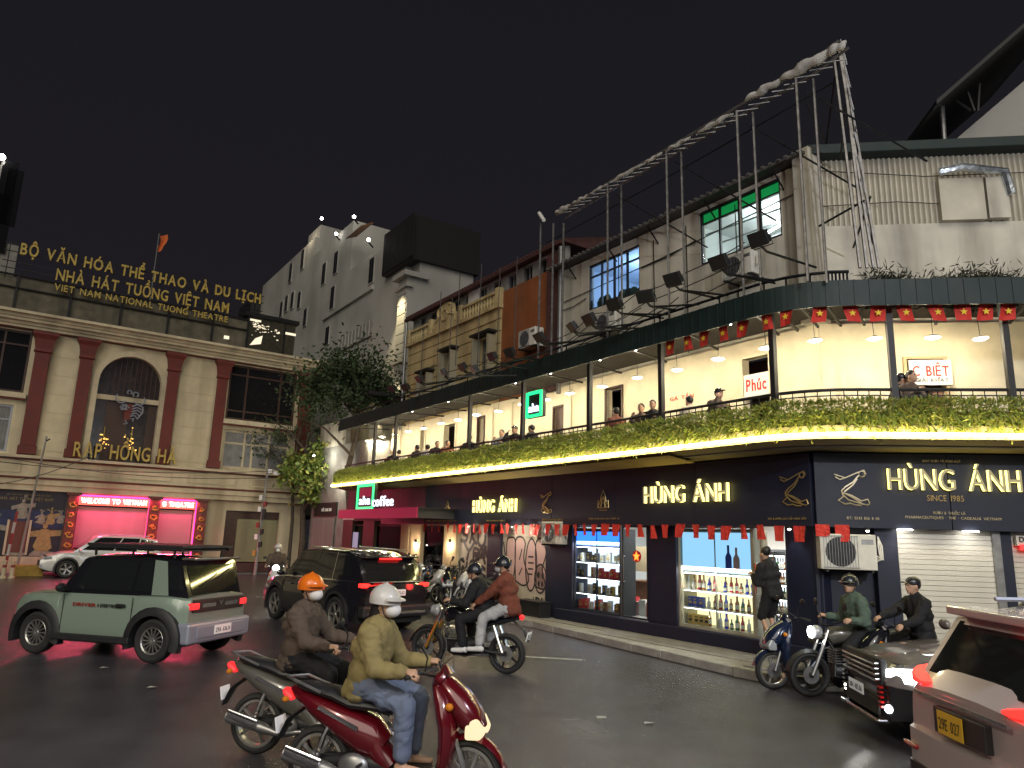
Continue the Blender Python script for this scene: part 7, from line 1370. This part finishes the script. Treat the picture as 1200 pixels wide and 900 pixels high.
# ================================================================ people
for nm, c in (('cloth_olive', (.24, .19, .075)), ('cloth_brown', (.085, .06, .045)), ('cloth_black', (.008, .008, .01)), ('cloth_rust', (.17, .045, .025)), ('denim', (.13, .16, .24)), ('cloth_palegrey', (.45, .45, .46)), ('cloth_green', (.08, .12, .09)), ('cloth_cream', (.5, .45, .35))): mat(nm, c, .85, nz=(7, .22), bump=.25)
mat('helmet_orange', (.75, .16, .01), .3, coat=.4); mat('helmet_white', (.55, .53, .5), .35, coat=.3); mat('helmet_dark', (.02, .022, .03), .25, coat=.5); mat('mask_white', (.72, .7, .68), .8); mat('shoe_white', (.7, .7, .68), .6)
def IK(a, b, l1, l2, hint):
    a, b, hint = V(a), V(b), V(hint); d = b-a; L = min(d.length, (l1+l2)*.995); dn = d.normalized(); x = (l1*l1-l2*l2+L*L)/(2*L); h = math.sqrt(max(0, l1*l1-x*x)); p = (hint-dn*hint.dot(dn)).normalized(); return a+dn*x+p*h, a+dn*L
def human(label, loc, ang, hip, lean, hands, feet, look=(1, 0, 0), top='cloth_black', legs='cloth_black', shoes='shoe_white', vx=.014, gear=None, gearm='helmet_dark', mask=None, short=False, twist=0, knee=(1, 0, .6), fists=True, hairm='hair', elbow=(-.2, 0, -1), group=None, upper_only=False, longhair=False, s=1.0, cuff=1.0, shorts=False):
    t = thing('person', label, 'person', loc, ang, group); hip = V(hip); up_ = V((math.sin(R(lean)), 0, math.cos(R(lean)))); che = hip+up_*.3*s; nk = hip+up_*.5*s; look = V(look).normalized()
    hc = nk+V((.03, 0, .0))+V((up_.x*.4, 0, 1)).normalized()*.18*s; L_ = {}
    body, jk, tr = MB(), MB(), MB()
    body.cap(nk-up_*.05, hc-V((0, 0, .06)), .052, .05); fw = look; sd_ = V((0, 0, 1)).cross(fw).normalized(); T = M4((( fw.x, sd_.x, 0, 0), (fw.y, sd_.y, 0, 0), (fw.z, sd_.z, 1, 0), (0, 0, 0, 1)))
    body.ell(hc, (.097*s, .077*s, .112*s), nu=16, nv=11, T=T); body.ell(hc+fw*.03-V((0, 0, .055)), (.07*s, .056*s, .065*s), nu=12, nv=8, T=T); body.cap(hc+fw*.092+V((0, 0, .015)), hc+fw*.108-V((0, 0, .02)), .011, .017); body.cap(hc+fw*.088+sd_*.03+V((0, 0, .028)), hc+fw*.088-sd_*.03+V((0, 0, .028)), .013, .013)
    body.ell(hc+fw*.092-V((0, 0, .052)), (.012, .026, .012), T=T); body.ell(hc+fw*.08-V((0, 0, .092)), (.02, .024, .02), T=T)
    for q_ in (1, -1): body.ell(hc+sd_*q_*.078-V((0, 0, .01)), (.022, .012, .034), nu=8, nv=6, T=T)
    body.cap(hip+up_*.02, che, .1, .1); body.cap(che, nk-up_*.06, .1, .07)
    sh = {q_: nk-up_*.055+V((math.sin(twist)*q_*.1, q_*.185*s, 0)) for q_ in (1, -1)}; hp = {q_: hip+V((0, q_*.09, .0)) for q_ in (1, -1)}
    jk.cap(sh[1], sh[-1], .088, .088); jk.ell((che+nk)/2, (.15, .21, .18)); jk.ell(che, (.16, .205, .18)); jk.ell(hip+up_*.12, (.17, .21, .15)); jk.cap(nk-up_*.03, nk+up_*.035, .085, .078); [jk.cap(hip+up_*.02+V((.02, q_*.13, 0)), hip+up_*.1+V((.09, q_*.06, -.02)), .07, .06) for q_ in (1, -1)]; jk.cap(che+V((-.08, .1, -.02)), che+V((-.1, -.09, .03)), .075, .07); [jk.cap(che+V((.07, .07*q_, -.05)), che+V((.09, -.02*q_, -.12)), .06, .05) for q_ in (1, -1)]
    if not upper_only: jk.ell(hip+up_*.02, (.18, .205, .12)); jk.ell(hip+V((-.02, 0, -.03)), (.17, .2, .09)); jk.cap(nk-up_*.02+V((-.07, .07, .0)), nk-up_*.02+V((-.07, -.07, .0)), .05, .05)
    for q_ in (1, -1):
        tgt = V(hands[0 if q_ == 1 else 1]); el, wr = IK(sh[q_], tgt, .29*s, .25*s, V((elbow[0], elbow[1]+q_*.35, elbow[2])))
        body.cap(sh[q_], el, .045, .038); body.cap(el, wr, .037, .026); jk.cap(sh[q_], el, .092, .074); jk.ell(el, (.078, .078, .07)); jk.ell(sh[q_].lerp(el, .55)+V((-.02, 0, 0)), .084)
        if not short: jk.cap(el, wr-(wr-el)*.08, .074, .052); jk.ell(el.lerp(wr, .45), .068); jk.ell(el.lerp(wr, .8), .06)
        else: pass
        f = (wr-el).normalized(); dn = V((0, 0, -1)); dn = (dn-f*dn.dot(f)).normalized(); s1 = f.cross(dn).normalized()*q_
        pc_ = wr+f*.045; body.cap(wr, wr+f*.07, .028, .03); body.cap(wr+f*.03+s1*.02, wr+f*.075+s1*.024, .02, .018); body.cap(wr+f*.03-s1*.02, wr+f*.07-s1*.026, .02, .017)
        for k, (o_, l_) in enumerate(((.033, .036), (.012, .042), (-.011, .039), (-.033, .03))):
            k0 = wr+f*.08+s1*o_; k1 = k0+(f*.75+dn*.65).normalized()*l_; k2 = k1+(dn*.95-f*.3).normalized()*l_*.8; body.cap(k0, k1, .0105, .01); body.cap(k1, k2, .01, .009)
        th0 = wr+f*.03+s1*.03; th1 = th0+(s1*.6+f*.7+dn*.35).normalized()*.04; th2 = th1+(f*.6+dn*.8-s1*.3).normalized()*.032; body.cap(th0, th1, .014, .012); body.cap(th1, th2, .012, .01)
        if upper_only: continue
        ft = V(feet[0 if q_ == 1 else 1]); kn, an = IK(hp[q_], ft+V((0, 0, .07)), .43*s, .42*s, V((knee[0], knee[1]+q_*.25, knee[2])))
        body.cap(hp[q_], kn, .07, .05); body.cap(kn, an, .048, .034); body.cap(an, an+V((.0, 0, -.03)), .034, .034); toe = an+V((.15, q_*.02, -.05)); body.cap(an-V((.03, 0, .045)), toe, .034, .024)
        tr.cap(hp[q_]+up_*.05, kn, .11, .084); tr.ell(hp[q_].lerp(kn, .6), .096)
        if not shorts: tr.cap(kn, an+(kn-an)*.12, .084, .072); tr.ell(kn.lerp(an, .55), .082)
        if shoes: b = MB(); b.cap(an-V((.05, 0, .045)), toe+V((.02, 0, -.005)), .042, .036); b.ell(an-V((.0, 0, .02)), (.06, .045, .045)); o = b.build('shoe', shoes, t); bake(o, .012, 2)
    tr.cap(hp[1], hp[-1], .11, .11)
    o = body.build('body', 'skin', t); bake(o, vx*.72, 2); o = jk.build('jacket', top, t); bake(o, vx*1.3, 3, 0 if upper_only else .014)
    if not upper_only: o = tr.build('trousers', legs, t); bake(o, vx*1.3, 3, .012)
    b = MB(); [b.ell(hc+fw*.088+sd_*q_*.03+V((0, 0, .012)), .0105, nu=8, nv=6) for q_ in (1,)]; b.build('eye', 'black', t); b = MB(); b.ell(hc+fw*.088-sd_*.03+V((0, 0, .012)), .0105, nu=8, nv=6); b.build('eye', 'black', t)
    if gear != 'full':
        b = MB(); b.ell(hc-fw*.02+V((0, 0, .025)), (.102*s, .085*s, .105*s), nu=14, nv=9, T=T)
        if longhair: b.cap(hc-fw*.05, nk-fw*.08-V((0, 0, .1)), .075, .06)
        b.build('hair', hairm, t, smooth=True)
    if gear == 'helmet':
        b = MB(); rg = []
        for j in range(8):
            a = R(90-14.5*j); rr = math.cos(a)*.125; z = math.sin(a)*.132+.022; rg.append([hc-fw*.008+fw*(rr*1.1*math.cos(2*math.pi*k/18))+sd_*(rr*.97*math.sin(2*math.pi*k/18))+V((0, 0, z)) for k in range(18)])
        rg[0] = [hc+V((0, 0, .17))+(p-rg[0][0])*.1 for p in rg[0]]; b.rings(rg); b.v = [V(p) for p in b.v]; h = b.build('helmet', gearm, t, smooth=True, ang=60)
        b = MB(); vs = []
        for k in range(9): a = R(-60+120*k/8); d = fw*math.cos(a)+sd_*math.sin(a); vs += [hc+d*.124+V((0, 0, .045)), hc+d*(.124+.045*math.cos(a))+V((0, 0, .03)), hc+d*.124+V((0, 0, .052)), hc+d*(.124+.045*math.cos(a))+V((0, 0, .037))]
        b.add(vs, [(k*4, k*4+1, k*4+5, k*4+4) for k in range(8)]+[(k*4+2, k*4+6, k*4+7, k*4+3) for k in range(8)]+[(k*4+1, k*4+3, k*4+7, k*4+5) for k in range(8)]); b.build('visor', gearm, t)
        b = MB(); b.path([hc+sd_*.09+V((0, 0, .02)), hc+sd_*.07+fw*.03-V((0, 0, .09)), hc+fw*.04-V((0, 0, .125)), hc-sd_*.07+fw*.03-V((0, 0, .09)), hc-sd_*.09+V((0, 0, .02))], .006, 4); b.build('chin_strap', 'black', t)
    if gear == 'cap':
        b = MB(); b.ell(hc-fw*.01+V((0, 0, .05)), (.112, .095, .08), nu=14, nv=8, T=T); b.ell(hc+fw*.12+V((0, 0, .055)), (.075, .07, .012), nu=12, nv=6, T=T); b.build('cap', gearm, t, smooth=True)
    if mask: b = MB(); b.ell(hc+fw*.06-V((0, 0, .045)), (.08, .064, .066), nu=14, nv=9, T=T); b.build('face_mask', mask, t, smooth=True)
    return t
def seat_on(bike, lab, dx=0, **k): return human(lab, bike.location.copy(), math.degrees(bike.rotation_euler.z), **k)
grips = [(.24, .3, 1.06), (.24, -.3, 1.06)]
seat_on(red, 'person in olive jacket, blue jeans and pale helmet riding the red scooter', hip=(-.28, 0, .86), lean=11, hands=[(.17, .28, 1.05), (.17, -.28, 1.05)], feet=[(.12, .12, .3), (.12, -.12, .3)], top='cloth_olive', legs='denim', shoes=None, vx=.012, gear='helmet', gearm='helmet_white', mask='mask_white', look=(1, -.12, -.05), longhair=True)
seat_on(gry, 'person in dark brown jacket with bright orange helmet and white mask', hip=(-.28, 0, .86), lean=6, hands=[(.17, .28, 1.05), (.17, -.28, 1.05)], feet=[(.12, .12, .3), (.12, -.12, .3)], top='cloth_brown', legs='cloth_black', shoes='shoe_white', vx=.012, gear='helmet', gearm='helmet_orange', mask='mask_white', look=(1, -.3, 0))
seat_on(moto, 'person all in black with dark helmet steering the black motorcycle', hip=(-.34, 0, .88), lean=24, hands=[(.16, .33, 1.08), (.16, -.33, 1.08)], feet=[(-.02, .2, .3), (-.02, -.2, .3)], top='cloth_black', legs='cloth_black', shoes='shoe_white', vx=.015, gear='helmet', gearm='helmet_dark', look=(1, .15, -.05), knee=(1, 0, .4))
seat_on(moto, 'pillion passenger in rust brown top, pale grey trousers and white shoes', hip=(-.73, 0, .97), lean=12, hands=[(-.2, .22, 1.02), (-.2, -.22, 1.02)], feet=[(-.3, .22, .34), (-.3, -.22, .34)], top='cloth_rust', legs='cloth_palegrey', shoes='shoe_white', vx=.015, gear='helmet', gearm='helmet_dark', mask='cloth_palegrey', look=(1, .2, -.05), knee=(1, 0, .5))
seat_on(gk, 'person in grey green jacket and dark helmet sitting on the grey motorcycle', hip=(-.12, 0, .88), lean=8, hands=[(.2, .33, 1.08), (.2, -.33, 1.08)], feet=[(-.02, .22, .28), (.1, -.3, .02)], top='cloth_green', legs='cloth_black', shoes='shoe_white', vx=.016, gear='helmet', gearm='helmet_dark', look=(1, .6, 0))
seat_on(bk, 'man in black sweater and dark cap sitting beyond the dark SUV bonnet', hip=(-.2, 0, .9), lean=5, hands=[(.25, .3, 1.06), (.4, -.1, 1.1)], feet=[(.1, .3, .02), (.12, -.12, .3)], top='cloth_black', legs='cloth_black', shoes='shoe_white', vx=.016, gear='cap', gearm='helmet_dark', look=(1, .1, -.05))
seat_on(wh, 'person with white helmet riding the white scooter toward the camera', hip=(-.28, 0, .86), lean=5, hands=[(.17, .28, 1.05), (.17, -.28, 1.05)], feet=[(.12, .12, .3), (.12, -.12, .3)], top='cloth_brown', legs='cloth_black', vx=.018, gear='helmet', gearm='helmet_white', mask='mask_white')
human('person in black shirt and black shorts standing bare legged in the shop doorway', (4.72, 13.25, .4), 125, hip=(0, 0, .86), lean=10, hands=[(.32, .12, 1.15), (.3, -.12, 1.12)], feet=[(.0, .1, .0), (.02, -.1, .0)], top='cloth_black', legs='cloth_black', shoes='cloth_black', vx=.016, look=(1, 0, -.35), knee=(1, 0, .1), shorts=True)
# people seated along the balcony rail
ppl = [(461, 540, 'cloth_black', 'at the far left end of the balcony'), (468, 538, 'cloth_cream', 'second from the far left end of the balcony'), (490, 533, 'cloth_black', 'alone left of a dark doorway on the balcony'), (502, 531, 'cloth_grey', 'beside a dark doorway, left of a pair'), (511, 531, 'cloth_black', 'beside a dark doorway, right of a pair'), (523, 526, 'cloth_rust', 'before the wide dark doorway on the balcony'), (551, 522, 'cloth_black', 'right beside an awning post, nearly hidden by the rail'),
       (590, 510, 'cloth_grey', 'in a row of three left of the green neon square'), (606, 510, 'cloth_black', 'with a cap, middle of three by the green neon square'), (627, 508, 'cloth_black', 'directly under the green neon square'), (724, 491, 'cloth_rust', 'before the dark doorway right of the neon'), (753, 483, 'cloth_brown', 'left of the pair by the awning post'), (766, 478, 'cloth_black', 'right of the pair by the awning post'),
       (812, 473, 'cloth_cream', 'with reddish hair, left of the lettered doorway'), (836, 466, 'cloth_brown', 'in a dark cap, near the lettered doorway'), (1044, 444, 'cloth_black', 'with a cap, behind the awning post round the corner'), (1064, 446, 'cloth_brown', 'before the open doorway with the white board')]
pro = []
for i in range(3):
    o = human('x', (0, 0, 0), 0, hip=(0, 0, .45), lean=6+5*i, hands=[(.35, .12, .78), (.33, -.16, .8+.1*i)], feet=[(.3, .1, 0), (.3, -.1, 0)], vx=.024, upper_only=True, gear='cap' if i == 2 else None); pro.append(o)
used = set(); ch_proto = None
for i, (px, py, m, lab) in enumerate(ppl):
    Fq = FA if px < 950 else FB; y = .05+.15*(i % 2); k = 2 if 'cap' in lab else i % 2; x, z = Fq.q(px, py, y); base = z-.45-.5-.17
    o = pro[k] if k not in used else dup(pro[k]); used.add(k); base = 4.02; o.location = Fq.w(x, y, base); o.rotation_euler = (0, 0, R(Fq.deg+(random.choice([-10, 170, -60, 200])))); o['label'] = 'person seated at the rail '+lab; o['group'] = 'people seated along the balcony'
    o.scale = (.93, .93, .93)
    for c_ in o.children:
        if c_.name.startswith('jacket'): c_.data = c_.data.copy(); c_.data.materials.clear(); c_.data.materials.append(MATS[m])
    b = MB() if ch_proto is None else None
    if ch_proto is None:
        ch_proto = thing('stool', 'x', 'stool', group='stools along the balcony'); b = MB(); b.box(-.17, .17, -.17, .17, .33, .37); b.build('seat', 'wood', ch_proto); q0 = None
        for sx_ in (-.14, .14):
            for sy_ in (-.14, .14): b = MB(); b.cyl((sx_, sy_, 0), (sx_, sy_, .33), .014, n=5); b.build('leg', 'black', ch_proto)
        c_ = ch_proto
    else: c_ = dup(ch_proto)
    c_.location = Fq.w(x, y, base-.02); c_.rotation_euler = (0, 0, R(Fq.deg)); c_['label'] = 'wooden stool under the person '+lab
for i, o in enumerate(pro):
    if i not in used: bpy.data.objects.remove(o)
